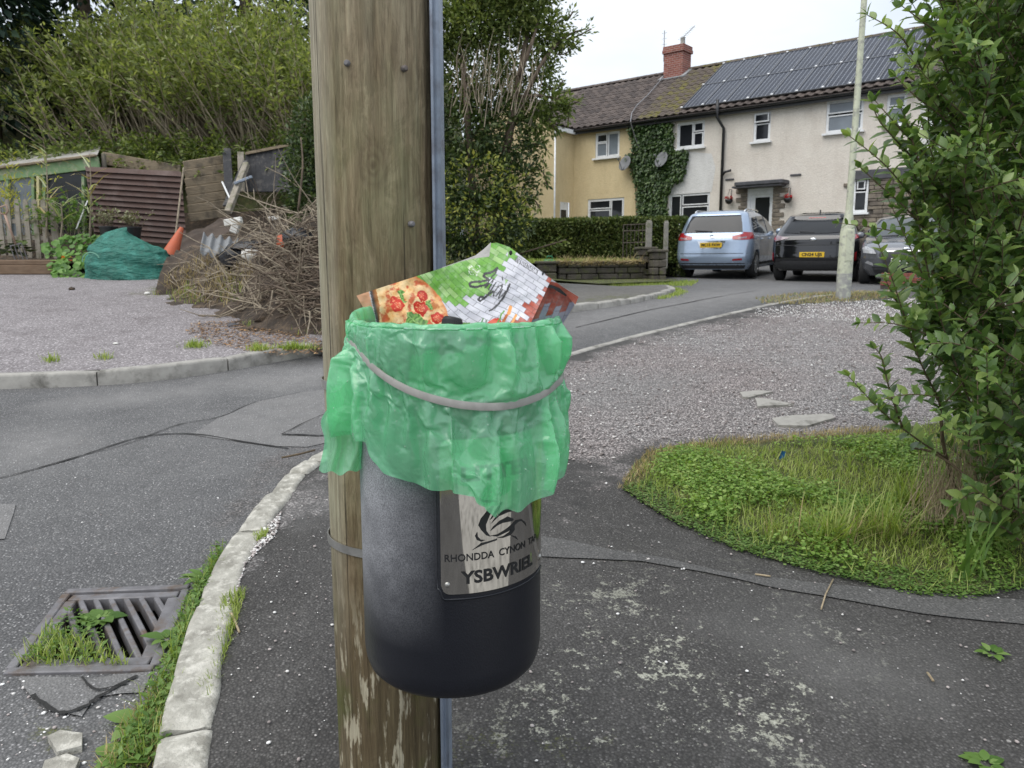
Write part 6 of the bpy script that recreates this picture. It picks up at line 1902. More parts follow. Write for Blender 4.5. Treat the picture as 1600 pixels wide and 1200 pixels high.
pm_ = MB(); pm_.box((0, 0, 0), (PWX - .05, PH - .05, .012)); pme = pm_.mesh('solar_panel', M['cell'])
fm_ = MB()
for sgn in (-1, 1):
 fm_.box((sgn * (PWX / 2 - .014), 0, .002), (.022, PH - .012, .04)); fm_.box((0, sgn * (PH / 2 - .014), .002), (PWX - .05, .022, .04))
fme = fm_.mesh('panel_frame', M['alu'])
for r_ in range(2):
 for c_ in range(NPX):
  Mx = Matrix.Rotation(RA, 4, 'X') @ Matrix.Translation(((c_ + .5) * PWX, (r_ + .5) * PH, .14))
  o = addobj('solar_panel', pme, sa); o.matrix_basis = Mx
  f_ = addobj('panel_frame', fme, o)
for c_ in range(NPX + 1):
 for r_ in range(3):
  mb = MB(); mb.box((0, 0, 0), (.07, .07, .03)); o = mb.build('clamp', M['white_plastic'], sa); o.matrix_basis = Matrix.Rotation(RA, 4, 'X') @ Matrix.Translation((c_ * PWX, r_ * PH + (.04 if r_ == 0 else (-.04 if r_ == 2 else 0)), .172))
# ---- things fixed to the houses
M['dish'] = simple('grey_dish', (.20, .205, .215), (.14, .145, .15), 9, .6)
def dish(u, v, lab):
 X, Z = fac(u, v, -.35); c = hw(X, -.35, Z)
 o = empty('satellite_dish', c, -HYAW); tag(o, lab, 'satellite dish')
 aim = Vector((-.25, -1.0, .35)).normalized(); q = aim.to_track_quat('Z', 'Y').to_matrix().to_4x4()
 mb = MB(); mb.M = q
 mb.lathe([(.001, -.045), (.10, -.041), (.20, -.026), (.29, .0), (.30, .004), (.29, .008), (.20, -.018), (.10, -.033), (.001, -.037)], 28, cap=False); mb.build('reflector', M['dish'], o, True)
 mb = MB(); mb.tube([(0, .03, -.1), (0, -.15, -.28), q @ Vector((0, 0, .36))], .012, 6); mb.build('feed_arm', M['gutter'], o, True)
 mb = MB(); mb.M = Matrix.Translation(q @ Vector((0, 0, .36))) @ q; mb.lathe([(.03, -.05), (.03, .04), (.02, .05)], 10); mb.build('feed_head', M['dish'], o, True)
 mb = MB(); mb.tube([(0, .04, -.02), (0, .18, -.05), (0, .34, -.05)], .02, 6); mb.build('wall_bracket', M['gutter'], o, True)
dish(976, 255, 'grey satellite dish on the yellow wall left of the ivy')
dish(1033, 249, 'grey satellite dish in front of the ivy')
M['redflower'] = leafmat('red_flower', (.35, .02, .02), (.6, .05, .06), trans=.2)
def basket(u, v, lab):
 X, Z = fac(u, v, -.2); c = hw(X, -.2, Z)
 o = empty('hanging_basket', c, -HYAW); tag(o, lab, 'hanging basket')
 mb = MB(); mb.lathe([(.001, -.16), (.07, -.14), (.12, -.08), (.14, 0), (.12, .01), (.001, .01)], 16, cap=False); mb.build('bowl', M['gutter'], o, True)
 N = 60; az = rng.random(N) * 6.28; ps = np.stack([np.cos(az) * .11, np.sin(az) * .11, .03 + .06 * rng.random(N)], 1)
 leaf_object('flowers', CLV, ps, frames(rand_dirs(N)), .05 + .03 * rng.random(N), M['redflower'], o)
 mb = MB(); mb.tube([(-.12, 0, 0), (0, 0, .32)], .004, 4); mb.tube([(.12, 0, 0), (0, 0, .32)], .004, 4); mb.tube([(0, -.12, 0), (0, 0, .32)], .004, 4); mb.build('chains', M['gutter'], o)['kind'] = 'stuff'
 mb = MB(); mb.tube([(0, 0, .32), (0, .02, .36), (0, .19, .36), (0, .19, .1)], .010, 5); mb.build('bracket', M['gutter'], o)
basket(1139, 312, 'red flowered hanging basket between the soil pipe and the door')
basket(1231, 310, 'red flowered hanging basket on the open wall beside the door stones')
M['aerial'] = simple('aerial_metal', (.30, .30, .31), (.2, .2, .21), 10, .5, metal=.5)
def aerial(u0, v0, u1, v1, lab, yagi=None):
 X, Z = fac(u0, v0, 3.3); Xb, Zt = fac(u1, v1, 3.3)
 o = empty('tv_aerial', hw(X, 3.3, Z), -HYAW); tag(o, lab, 'aerial')
 mb = MB(); mb.tube([(0, 0, 0), (0, 0, Zt - Z)], .018, 6); mb.build('mast', M['aerial'], o)
 if yagi:
  mb = MB(); d = Vector((1.0, -.5, .35)).normalized(); b0 = Vector((0, 0, Zt - Z)) - d * .25
  mb.tube([b0, b0 + d * 1.0], .012, 5)
  for k in range(9):
   p = b0 + d * (k * .11); w = Vector((.35, .8, 0)).normalized() * .13; mb.tube([p - w, p + w], .005, 4)
  mb.build('antenna', M['aerial'], o)['kind'] = 'stuff'
 else:
  mb = MB()
  for k in range(3): mb.tube([(-.12, 0, (Zt - Z) - .1 - k * .22), (.12, 0, (Zt - Z) - .1 - k * .22)], .006, 4)
  mb.build('elements', M['aerial'], o)['kind'] = 'stuff'
aerial(1037, 96, 1037, 48, 'tall thin aerial mast on the left face of the brick chimney')
aerial(1068, 80, 1068, 57, 'yagi aerial pointing right above the brick chimney', True)
cabp = [(1041, 117), (1030, 133), (1012, 154), (995, 170), (987, 182), (985, 196)]
cp_ = [roofhit(u, v, .08) for u, v in cabp]
mb = MB(); w0 = hw(cp_[0][0], cp_[0][1], roofz(cp_[0][1]))
mb.M = Matrix.Translation(-w0); mb.tube([hw(x, y, roofz(y) + .21) for x, y in cp_] + [hw(cp_[-1][0], EY - .1, EZ - .6), hw(cp_[-1][0] + .1, -.02, EZ - 1.2)], .02, 5)
o = mb.build('aerial_cable', M['aerial']); o.location = w0; tag(o, 'pale aerial cable running down the roof tiles to the ivy', 'cable')
# ivy climbing over the join of the two houses
M['ivy'] = leafmat('ivy_leaf', (.014, .036, .010), (.048, .095, .024), (.10, .155, .042), trans=.2, rough=.45, patch=1.2)
ivy_px = [(640, 600), (720, 572), (850, 568), (905, 600), (912, 690), (905, 745), (1000, 755), (985, 830), (962, 930), (905, 965), (870, 1060), (872, 1160), (700, 1160), (692, 1020), (662, 880), (628, 790), (662, 770)]
iv = [(820 + x / 3.87, 40 + y / 3.87) for x, y in ivy_px]
ivy = empty('ivy', hw(-1.6, -.05, 0), -HYAW); tag(ivy, 'dense dark ivy climbing the wall between yellow and cream houses', 'ivy')
q = [fac(*p) for p in iv]; xs_ = [p[0] for p in q]; zs_ = [p[1] for p in q]
N = 7500; ps = []
while len(ps) < N:
 x = random.uniform(min(xs_) - .15, max(xs_) + .15); z = random.uniform(-.3, max(zs_) + .1)
 zz_ = max(z, min(zs_) + .01)
 if inpoly(x + .12 * fbm(x, z, 3, 3, 2), zz_ + .12 * fbm(x, z, 7, 3, 2), q):
  if random.random() < .15 and fbm(x, z, 1, 2.2, 2) < -.15: continue
  ps.append((x + 1.6, .02 - abs(random.gauss(0, .09)) - .10 * max(0, fbm(x, z, 9, 1.6, 2)), z))
ps = np.array(ps)
D = np.stack([rng.normal(size=N) * .6, -.35 - .4 * rng.random(N), -.6 + .5 * rng.normal(size=N)], 1)
leaf_object('leaves', LEAF2, ps, frames(D, np.tile(np.array([0, -1.0, .4]), (N, 1))), np.stack([.13 + .05 * rng.random(N), .09 + .05 * rng.random(N), np.full(N, .1)], 1), M['ivy'], ivy)['kind'] = 'stuff'
mb = MB()
for k in range(16):
 x = random.uniform(-.5, .4); mb.tube([(x, -.02, -.2), (x + random.uniform(-.2, .2), -.03, 1.8), (x + random.uniform(-.5, .6), -.03, 3.8)], [.03, .02, .008], 4)
mb.build('stems', M['privet_stem'], ivy)['kind'] = 'stuff'
# ================================================================ cars
class CarShape:
 """horizontal slices: z -> rear x, front x, half width, corner radii.  x grows to the front, y to the car's left"""
 def __init__(s, tab, bow=.10, nose=.16):
  s.tab = tab; s.bow = bow; s.nose = nose
 def at(s, z):
  t = s.tab
  if z <= t[0][0]: return t[0][1:]
  for a, b in zip(t, t[1:]):
   if z <= b[0]:
    k = (z - a[0]) / (b[0] - a[0]); return tuple(p + (q - p) * k for p, q in zip(a[1:], b[1:]))
  return t[-1][1:]
 def rear_x(s, y, z):
  xr, xf, hw_, rr, rf = s.at(z); y = min(abs(y), hw_)
  x = xr + s.bow * (y / hw_) ** 2
  d = y - (hw_ - rr)
  if d > 0: x += rr * (1 - math.sqrt(max(0, 1 - (d / rr) ** 2)))
  return x
 def front_x(s, y, z):
  xr, xf, hw_, rr, rf = s.at(z); y = min(abs(y), hw_)
  x = xf - s.nose * (y / hw_) ** 2
  d = y - (hw_ - rf)
  if d > 0: x -= rf * (1 - math.sqrt(max(0, 1 - (d / rf) ** 2)))
  return x
 def side_y(s, x, z):
  xr, xf, hw_, rr, rf = s.at(z)
  lo, hi = 0.0, hw_
  for _ in range(26):
   m = (lo + hi) / 2
   if s.rear_x(m, z) <= x <= s.front_x(m, z): lo = m
   else: hi = m
  return lo
 def outline(s, z, n=14):
  xr, xf, hw_, rr, rf = s.at(z)
  ys = [hw_ * math.sin(math.pi / 2 * k / n) for k in range(n + 1)]
  rear = [(s.rear_x(y, z), y) for y in ys]; front = [(s.front_x(y, z), y) for y in ys]
  xa, xb = rear[-1][0], front[-1][0]
  side = [(xa + (xb - xa) * k / 16, hw_) for k in range(1, 16)]
  half = rear + side + front[::-1]
  return half + [(x, -y) for x, y in half[::-1]]
def car_body(cs, zs, mat, parent, arches, ar=.35, wy=.2):
 mb = MB(); rows = [cs.outline(z) for z in zs]; m = len(rows[0])
 vs = [(x, y, z) for z, r in zip(zs, rows) for x, y in r]
 fs = [(j * m + i, j * m + (i + 1) % m, (j + 1) * m + (i + 1) % m, (j + 1) * m + i) for j in range(len(zs) - 1) for i in range(m)]
 h = m // 2
 for base in (0, (len(zs) - 1) * m):
  for i in range(h - 1): fs.append((base + i, base + i + 1, base + m - 2 - i, base + m - 1 - i))
 mb.add(vs, fs)
 me = mb.mesh('body', mat, 38)
 bm = bmesh.new(); bm.from_mesh(me); bmesh.ops.remove_doubles(bm, verts=bm.verts, dist=1e-5); bmesh.ops.recalc_face_normals(bm, faces=bm.faces); bm.to_mesh(me); bm.free()
 o = addobj('body', me, parent)
 cb_ = MB()
 for ax in arches:
  for sg in (-1, 1):
   n_ = 28; ring_ = [(ax + ar * math.cos(2 * math.pi * k / n_), .33 + ar * math.sin(2 * math.pi * k / n_)) for k in range(n_)]
   cb_.prism(ring_, lambda p: (p[0], sg * .62, p[1]), lambda p: (p[0], sg * 1.3, p[1]))
 cut = cb_.build('arch_cutter', mat)
 md = o.modifiers.new('arch', 'BOOLEAN'); md.operation = 'DIFFERENCE'; md.object = cut; md.solver = 'EXACT'
 cut.matrix_world = parent.matrix_world.copy() if False else Matrix.Identity(4)
 keep = o.parent; o.parent = None
 bpy.context.view_layer.update()
 dg = bpy.context.evaluated_depsgraph_get()
 nm = bpy.data.meshes.new_from_object(o.evaluated_get(dg))
 o.modifiers.clear(); o.data = nm; nm.name = 'body'; o.parent = keep
 bpy.data.objects.remove(cut)
 nm.polygons.foreach_set('use_smooth', [True] * len(nm.polygons))
 try: nm.set_sharp_from_angle(angle=R(32))
 except Exception: pass
 return o
def patch(fn, poly, step, mat, parent, name, thick=.0, smooth=True):
 """poly in 2D -> triangulated sheet mapped by fn(a,b) to 3D"""
 b = []
 for i in range(len(poly)):
  p, q = Vector(poly[i]), Vector(poly[(i + 1) % len(poly)]); k = max(1, int((q - p).length / step))
  b += [p.lerp(q, t / k) for t in range(k)]
 x0, x1 = min(p.x for p in b), max(p.x for p in b); y0, y1 = min(p.y for p in b), max(p.y for p in b)
 ins = []; y = y0 + step
 while y < y1:
  x = x0 + step
  while x < x1:
   if inpoly(x, y, b) and polydist(x, y, b) > step * .45: ins.append(Vector((x, y)))
   x += step
  y += step
 V, E, F, *_ = delaunay_2d_cdt(b + ins, [(i, (i + 1) % len(b)) for i in range(len(b))], [], 1, 1e-6)
 mb = MB(); mb.add([fn(p.x, p.y) for p in V], [tuple(f) for f in F])
 return mb.build(name, mat, parent, smooth)
M['carglass'] = glassmat('tinted_car_glass', (.016, .018, .021), .03)
M['carglass_l'] = glassmat('clear_car_glass', (.05, .06, .065), .03)
def lampmat(name, c, e=.0):
 n = NT(name); v = n.voronoi(60); n.set(color=n.ramp(v, [(.0, tuple(x * 1.2 for x in c)), (.6, tuple(x * .6 for x in c))]), rough=.12, coat=.8, coatr=.03); return n.m
M['redlamp'] = lampmat('red_lamp', (.42, .012, .018)); M['clearlamp'] = lampmat('clear_lamp', (.55, .56, .58)); M['smokelamp'] = lampmat('smoke_lamp', (.30, .22, .25))
M['chrome'] = simple('chrome_trim', (.72, .73, .74), (.6, .61, .62), 9, .16, metal=1.0)
M['plate_y'] = simple('yellow_plate', (.72, .47, .02), (.66, .42, .02), 5, .45)
M['plate_w'] = simple('white_plate', (.78, .78, .76), (.72, .72, .70), 5, .45)
M['plate_k'] = simple('plate_letters', (.012, .012, .013), (.01, .01, .01), 5, .6)
M['alloy'] = simple('alloy_rim', (.48, .49, .50), (.36, .37, .38), 12, .3, metal=.8)
M['alloy_d'] = simple('dark_alloy_rim', (.10, .10, .105), (.06, .06, .065), 12, .3, metal=.7)
M['trim'] = simple('grey_plastic_trim', (.045, .046, .048), (.03, .03, .032), 20, .65, bump=.1)
def wheel(parent, x, y, r, w, rim, nsp=5):
 sg = 1 if y > 0 else -1
 Mx = Matrix.Translation((x, y, r)) @ Matrix.Rotation(R(90), 4, 'X')
 mb = MB(); mb.M = Mx
 mb.lathe([(r * .66, -w / 2), (r * .90, -w / 2), (r * .98, -w / 2 + .025), (r, -w / 4), (r, w / 4), (r * .98, w / 2 - .025), (r * .90, w / 2), (r * .66, w / 2)], 36, cap=False)
 t = mb.build('wheel', M['rubber'], parent, 50)
 mb = MB(); mb.M = Mx
 o_ = -sg * w / 2
 mb.lathe([(r * .66, o_ * .9), (r * .69, o_ * .99), (r * .62, o_ * .99), (r * .60, o_ * .5), (r * .14, o_ * .35), (.001, o_ * .35)], 30, cap=False)
 for k in range(nsp):
  for dd in (-.16, .16):
   a = 2 * math.pi * k / nsp + dd
   mb.bar((r * .10 * math.cos(a), r * .10 * math.sin(a), o_ * .82), (r * .63 * math.cos(a + dd * .25), r * .63 * math.sin(a + dd * .25), o_ * .92), .034, .03, up=(0, 0, 1))
 mb.lathe([(.001, o_ * .9), (.06, o_ * .88), (.07, o_ * .5)], 14, cap=False)
 mb.build('rim', rim, t, 40)
 mb = MB(); mb.M = Mx; mb.lathe([(.001, o_ * .3), (r * .6, o_ * .3)], 20, cap=False); mb.build('brake_disc', M['trim'], t)
def numplate(cs, parent, text, zc, mat, front=False, w=.52, h=.112, y0=0.0):
 f = cs.front_x if front else cs.rear_x; sg = 1 if front else -1
 x = (max if front else min)(f(y0 - w / 2, zc), f(y0 + w / 2, zc), f(y0, zc + h / 2), f(y0, zc - h / 2), f(y0, zc)) + sg * .014
 mb = MB(); mb.box((x, y0, zc), (.012, w, h), bev=.004); p = mb.build('number_plate', mat, parent)
 if text:
  vs_, fs_ = text_geo(text, .092, 'CENTER', .004)
  k = (w * .88) / (max(v[0] for v in vs_) - min(v[0] for v in vs_)) if len(text) > 5 else 1.0
  k = min(k, 1.1)
  mb = MB(); mb.add([(x + sg * .008, y0 + (v[0] * k if front else -v[0] * k) , zc + v[1]) for v in vs_], fs_); mb.build('plate_lettering', M['plate_k'], p)
 return x
def place_car(name, lab, u, v, y, heading, cat='car'):
 """heading: degrees to the right of straight ahead; (u,v) = ground point under the rear (or front) axle middle"""
 p = P(u, v, y); o = empty(name, (p.x, p.y, hz(p.x, p.y)), R(90 - heading)); tag(o, lab, cat)
 o.rotation_euler.z = R(90 - heading)
 return o
def pitch_to_ground(o, L):
 d = Vector((math.cos(o.rotation_euler.z), math.sin(o.rotation_euler.z)))
 a = Vector((o.location.x, o.location.y)); b = a + d * L
 za, zb = hz(a.x, a.y), hz(b.x, b.y)
 o.rotation_euler = (0, -math.atan2(zb - za, L), o.rotation_euler.z)
 o.location.z = za + .002
# ---- silver-blue people carrier, rear towards us.   x=0 at the rear bumper, front at 4.66
def carA():
 o = place_car('people_carrier', 'pale silver-blue people carrier parked nearest the hedge and gatepost', 1108, 437, 18.6, 30)
 cs = CarShape([(.22, .16, 4.45, .80, .25, .35), (.34, .05, 4.60, .87, .26, .38), (.50, .01, 4.66, .90, .24, .40), (.62, .03, 4.64, .905, .24, .40), (.78, .07, 4.55, .91, .24, .42), (.92, .10, 4.30, .905, .24, .42), (1.00, .13, 3.85, .895, .24, .30), (1.06, .15, 3.55, .875, .24, .24), (1.25, .25, 3.15, .815, .22, .22), (1.42, .36, 2.80, .755, .20, .20), (1.54, .46, 2.35, .70, .20, .25), (1.60, .62, 1.95, .62, .22, .25), (1.635, 1.0, 1.6, .40, .2, .2)], .09, .25)
 paint_ = carpaint('silver_blue_paint', (.33, .41, .53), .45, .22)
 zs = [.22, .28, .34, .42, .50, .56, .62, .70, .78, .85, .92, .96, 1.0, 1.03, 1.06, 1.15, 1.25, 1.34, 1.42, 1.48, 1.54, 1.57, 1.60, 1.62, 1.635]
 car_body(cs, zs, paint_, o, (.86, 3.62))
 rp = lambda off: (lambda y, z: (cs.rear_x(y, z) - off, y, z))
 sp = lambda off, sg: (lambda x, z: (x, sg * (cs.side_y(x, z) + off), z))
 patch(rp(.010), [(-.70, 1.10), (.70, 1.10), (.655, 1.30), (.59, 1.50), (-.59, 1.50), (-.655, 1.30)], .07, M['carglass'], o, 'rear_window')
 patch(rp(.035), [(-.56, 1.535), (.56, 1.535), (.58, 1.50), (-.58, 1.50)], .07, paint_, o, 'roof_spoiler')
 for sg in (1, -1):
  lo = patch(rp(.014), [(sg * .47, 1.00), (sg * .865, 1.10), (sg * .875, .98), (sg * .87, .92), (sg * .50, .93)], .05, M['redlamp'], o, 'tail_light')
  patch(rp(.018), [(sg * .60, .965), (sg * .80, 1.0), (sg * .80, .955), (sg * .62, .94)], .05, M['smokelamp'], lo, 'indicator_lens')
  patch(sp(.010, sg), [(.50, .93), (.50, 1.08), (.24, 1.10), (.18, .95)], .05, M['redlamp'], o, 'tail_light')
  patch(rp(.012), [(sg * .52, .435), (sg * .74, .445), (sg * .74, .49), (sg * .53, .475)], .05, M['redlamp'], o, 'rear_reflector')
  patch(sp(.010, sg), [(.62, 1.09), (1.10, 1.08), (1.20, 1.46), (.82, 1.44)], .06, M['carglass'], o, 'side_window')
  patch(sp(.010, sg), [(1.18, 1.08), (2.02, 1.06), (1.98, 1.49), (1.28, 1.47)], .06, M['carglass_l'], o, 'side_window')
  patch(sp(.010, sg), [(2.12, 1.06), (3.02, 1.07), (2.62, 1.38), (2.40, 1.475), (2.08, 1.49)], .06, M['carglass_l'], o, 'side_window')
  patch(sp(.012, sg), [(1.25, .30), (3.15, .30), (3.15, .36), (1.25, .36)], .08, M['trim'], o, 'sill_trim')
  for sx_ in (1.14, 2.07, 3.12): patch(sp(.005, sg), [(sx_, .40), (sx_ + .014, .40), (sx_ + .014, 1.04), (sx_, 1.04)], .1, M['trim'], o, 'panel_gap')
  for hx in (1.25, 2.15):
   mb = MB(); yy = cs.side_y(hx + .1, .93); mb.box((hx + .1, sg * (yy + .02), .93), (.2, .03, .03), bev=.01); mb.build('door_handle', paint_, o)
  mb = MB(); mb.ball((2.95, sg * 1.0, 1.10), .11, 12, 8, (.7, .9, .75)); mb.build('wing_mirror', paint_, o, True)
  mb = MB(); mb.tube([(.75, sg * .60, 1.585), (.9, sg * .60, 1.635), (2.0, sg * .60, 1.635), (2.2, sg * .58, 1.60)], .018, 6); mb.build('roof_rail', M['chrome'], o, True)
 patch(rp(.012), [(-.48, .97), (.48, .97), (.48, 1.005), (-.48, 1.005)], .06, M['chrome'], o, 'tailgate_trim')
 patch(rp(.008), [(-.34, .90), (.34, .90), (.24, .72), (-.24, .72)], .06, M['chrome'], o, 'plate_recess')
 patch(rp(.008), [(-.80, .24), (.80, .24), (.84, .36), (.70, .38), (-.70, .38), (-.84, .36)], .07, M['trim'], o, 'bumper_insert')
 patch(rp(.005), [(-.84, .600), (.84, .600), (.84, .612), (-.84, .612)], .1, M['trim'], o, 'panel_gap')
 numplate(cs, o, 'MC15 FXW', .805, M['plate_y'])
 mb = MB(); mb.M = Matrix.Translation((cs.rear_x(0, .985) - .02, 0, .985)) @ Matrix.Rotation(R(90), 4, 'Y'); mb.lathe([(.055, 0), (.055, .015), (.04, .015), (.04, 0)], 20, cap=False); mb.box((0, 0, .008), (.012, .09, .01)); mb.build('badge', M['chrome'], o)
 mb = MB(); mb.tube([(cs.rear_x(.05, 1.12) - .03, .0, 1.12), (cs.rear_x(.3, 1.14) - .03, .42, 1.15)], .012, 5); mb.build('rear_wiper', M['trim'], o)
 for x in (.86, 3.62):
  for sg in (1, -1): wheel(o, x, sg * .80, .325, .21, M['alloy'])
 pitch_to_ground(o, 2.7)
 return o
def carB():
 o = place_car('hatchback_car', 'glossy black crossover hatchback parked between the two lighter cars', 1266, 441, 17.2, 29)
 cs = CarShape([(.24, .18, 4.0, .80, .25, .35), (.36, .06, 4.15, .87, .26, .38), (.50, .01, 4.20, .90, .26, .4), (.62, .02, 4.20, .905, .26, .4), (.80, .06, 4.12, .905, .26, .42), (.92, .06, 3.9, .90, .26, .4), (1.0, .10, 3.45, .885, .26, .3), (1.05, .16, 3.15, .865, .26, .24), (1.2, .34, 2.80, .80, .24, .22), (1.36, .56, 2.45, .72, .22, .2), (1.46, .62, 2.1, .66, .22, .25), (1.51, .85, 1.8, .58, .22, .25), (1.54, 1.2, 1.5, .36, .2, .2)], .10, .25)
 paint_ = carpaint('gloss_black_paint', (.006, .006, .008), .0, .10)
 zs = [.24, .30, .36, .43, .50, .56, .62, .70, .80, .86, .92, .96, 1.0, 1.025, 1.05, 1.12, 1.2, 1.28, 1.36, 1.41, 1.46, 1.49, 1.51, 1.53, 1.54]
 car_body(cs, zs, paint_, o, (.78, 3.36))
 rp = lambda off: (lambda y, z: (cs.rear_x(y, z) - off, y, z)); sp = lambda off, sg: (lambda x, z: (x, sg * (cs.side_y(x, z) + off), z))
 patch(rp(.012), [(-.66, 1.09), (-.3, 1.065), (.3, 1.065), (.66, 1.09), (.56, 1.36), (-.56, 1.36)], .07, M['carglass'], o, 'rear_window')
 patch(rp(.06), [(-.57, 1.40), (.57, 1.40), (.55, 1.45), (-.55, 1.45)], .07, paint_, o, 'roof_spoiler')
 patch(rp(.066), [(-.18, 1.405), (.18, 1.405), (.18, 1.42), (-.18, 1.42)], .07, M['redlamp'], o, 'brake_light')
 for sg in (1, -1):
  patch(rp(.014), [(sg * .50, .97), (sg * .80, 1.035), (sg * .875, 1.02), (sg * .885, .95), (sg * .82, .90)], .05, M['smokelamp'], o, 'tail_light')
  patch(sp(.010, sg), [(.44, .97), (.40, 1.03), (.20, 1.02), (.16, .92)], .05, M['redlamp'], o, 'tail_light')
  patch(rp(.014), [(sg * .84, .46), (sg * .885, .46), (sg * .885, .66), (sg * .85, .64)], .04, M['redlamp'], o, 'rear_reflector')
  patch(sp(.010, sg), [(.80, 1.12), (1.60, 1.06), (1.58, 1.41), (1.02, 1.38)], .06, M['carglass'], o, 'side_window')
  patch(sp(.010, sg), [(1.68, 1.06), (2.70, 1.07), (2.25, 1.35), (1.66, 1.42)], .06, M['carglass_l'], o, 'side_window')
  mb = MB(); mb.ball((2.62, sg * .98, 1.10), .11, 12, 8, (.7, .9, .75)); mb.build('wing_mirror', paint_, o, True)
  patch(sp(.012, sg), [(1.20, .28), (2.92, .28), (2.92, .37), (1.20, .37)], .08, M['trim'], o, 'sill_trim')
 patch(rp(.010), [(-.80, .28), (.80, .28), (.84, .42), (.60, .47), (-.60, .47), (-.84, .42)], .07, M['trim'], o, 'rear_diffuser')
 patch(rp(.008), [(-.84, .80), (.84, .80), (.84, .815), (-.84, .815)], .07, M['trim'], o, 'tailgate_seam')
 mb = MB(); mb.M = Matrix.Translation((cs.rear_x(-.52, .34) - .03, -.52, .345)) @ Matrix.Rotation(R(90), 4, 'Y'); mb.lathe([(.045, 0), (.045, .06), (.036, .06), (.036, 0)], 18, cap=False); mb.build('exhaust_pipe', M['chrome'], o)
 numplate(cs, o, 'CN24 UJS', .60, M['plate_y'])
 mb = MB(); mb.M = Matrix.Translation((cs.rear_x(0, .93) - .014, 0, .93)) @ Matrix.Rotation(R(90), 4, 'Y'); mb.ball((0, 0, 0), .07, 16, 6, (.55, 1, .12)); mb.build('badge', M['chrome'], o, True)
 mb = MB(); mb.tube([(cs.rear_x(0, 1.1) - .03, .0, 1.085), (cs.rear_x(.2, 1.12) - .03, .30, 1.11)], .014, 5); mb.build('rear_wiper', M['trim'], o)
 mb = MB(); mb.prism([(0, 0), (.16, 0), (.04, .09), (0, .09)], lambda p: (.95 + p[0], -.012, 1.51 + p[1]), lambda p: (.95 + p[0], .012, 1.51 + p[1])); mb.build('roof_antenna', paint_, o)
 for x in (.78, 3.36):
  for sg in (1, -1): wheel(o, x, sg * .79, .33, .21, M['alloy_d'])
 pitch_to_ground(o, 2.6)
def carC():
 # nose towards us: built x=0 tail, 4.05 nose, turned round
 o = place_car('hatchback_car', 'dark grey hatchback facing out behind the lamp post and brick wall', 1412, 446, 15.4, 0)
 hd = 208.0
 o.rotation_euler.z = R(90 - hd)
 d = Vector((math.cos(R(90 - hd)), math.sin(R(90 - hd)), 0)); o.location -= d * 4.05
 cs = CarShape([(.20, .16, 3.86, .78, .25, .38), (.34, .05, 4.0, .85, .26, .42), (.50, .02, 4.05, .87, .26, .44), (.64, .04, 4.04, .872, .26, .46), (.76, .07, 3.98, .875, .26, .48), (.84, .08, 3.80, .872, .26, .48), (.92, .10, 3.40, .865, .26, .40), (.98, .12, 2.98, .85, .24, .30), (1.10, .20, 2.72, .80, .22, .22), (1.28, .34, 2.32, .72, .2, .2), (1.40, .46, 1.98, .66, .2, .25), (1.455, .66, 1.65, .58, .22, .25), (1.485, 1.0, 1.4, .36, .2, .2)], .10, .26)
 paint_ = carpaint('dark_grey_paint', (.13, .135, .15), .35, .16)
 zs = [.20, .27, .34, .42, .50, .57, .64, .70, .76, .80, .84, .88, .92, .95, .98, 1.04, 1.10, 1.19, 1.28, 1.34, 1.40, 1.43, 1.455, 1.47, 1.485]
 car_body(cs, zs, paint_, o, (.72, 3.22), .335)
 fp = lambda off: (lambda y, z: (cs.front_x(y, z) + off, y, z)); sp = lambda off, sg: (lambda x, z: (x, sg * (cs.side_y(x, z) + off), z))
 patch(fp(.014), [(-.74, 1.0), (.74, 1.0), (.70, 1.12), (.60, 1.38), (-.60, 1.38), (-.70, 1.12)], .07, M['carglass_l'], o, 'windscreen')
 patch(fp(.012), [(-.40, .46), (.40, .46), (.50, .62), (.46, .70), (-.46, .70), (-.50, .62)], .06, M['trim'], o, 'grille')
 patch(fp(.016), [(-.46, .685), (.46, .685), (.45, .705), (-.45, .705)], .06, M['chrome'], o, 'grille_trim')
 patch(fp(.012), [(-.55, .24), (.55, .24), (.62, .38), (-.62, .38)], .06, M['trim'], o, 'lower_grille')
 for sg in (1, -1):
  patch(fp(.016), [(sg * .54, .64), (sg * .80, .66), (sg * .835, .76), (sg * .78, .80), (sg * .60, .74)], .04, M['clearlamp'], o, 'headlight')
  patch(fp(.014), [(sg * .58, .40), (sg * .76, .46), (sg * .70, .50), (sg * .60, .46)], .04, M['clearlamp'], o, 'fog_light')
  patch(sp(.010, sg), [(1.72, 1.0), (2.62, 1.0), (2.2, 1.28), (1.72, 1.37)], .06, M['carglass_l'], o, 'side_window')
  patch(sp(.010, sg), [(.72, 1.04), (1.62, 1.0), (1.62, 1.37), (.95, 1.34)], .06, M['carglass'], o, 'side_window')
  mb = MB(); mb.ball((2.55, sg * .96, 1.03), .10, 12, 8, (.7, .9, .75)); mb.build('wing_mirror', paint_, o, True)
  mb = MB(); mb.tube([(cs.front_x(sg * .3, .985) + .03, sg * .55, .995), (cs.front_x(0, 1.03) + .03, sg * .05, 1.03)], .010, 5); mb.build('wiper', M['trim'], o)
 numplate(cs, o, '3JU', .50, M['plate_w'], True)
 mb = MB(); mb.M = Matrix.Translation((cs.front_x(0, .72) + .014, 0, .735)) @ Matrix.Rotation(R(90), 4, 'Y'); mb.ball((0, 0, 0), .07, 16, 6, (.5, 1, .12)); mb.build('badge', M['chrome'], o, True)
 for x in (.72, 3.22):
  for sg in (1, -1): wheel(o, x, sg * .77, .31, .2, M['alloy'])
 pitch_to_ground(o, 2.5)
carA(); carB(); carC()
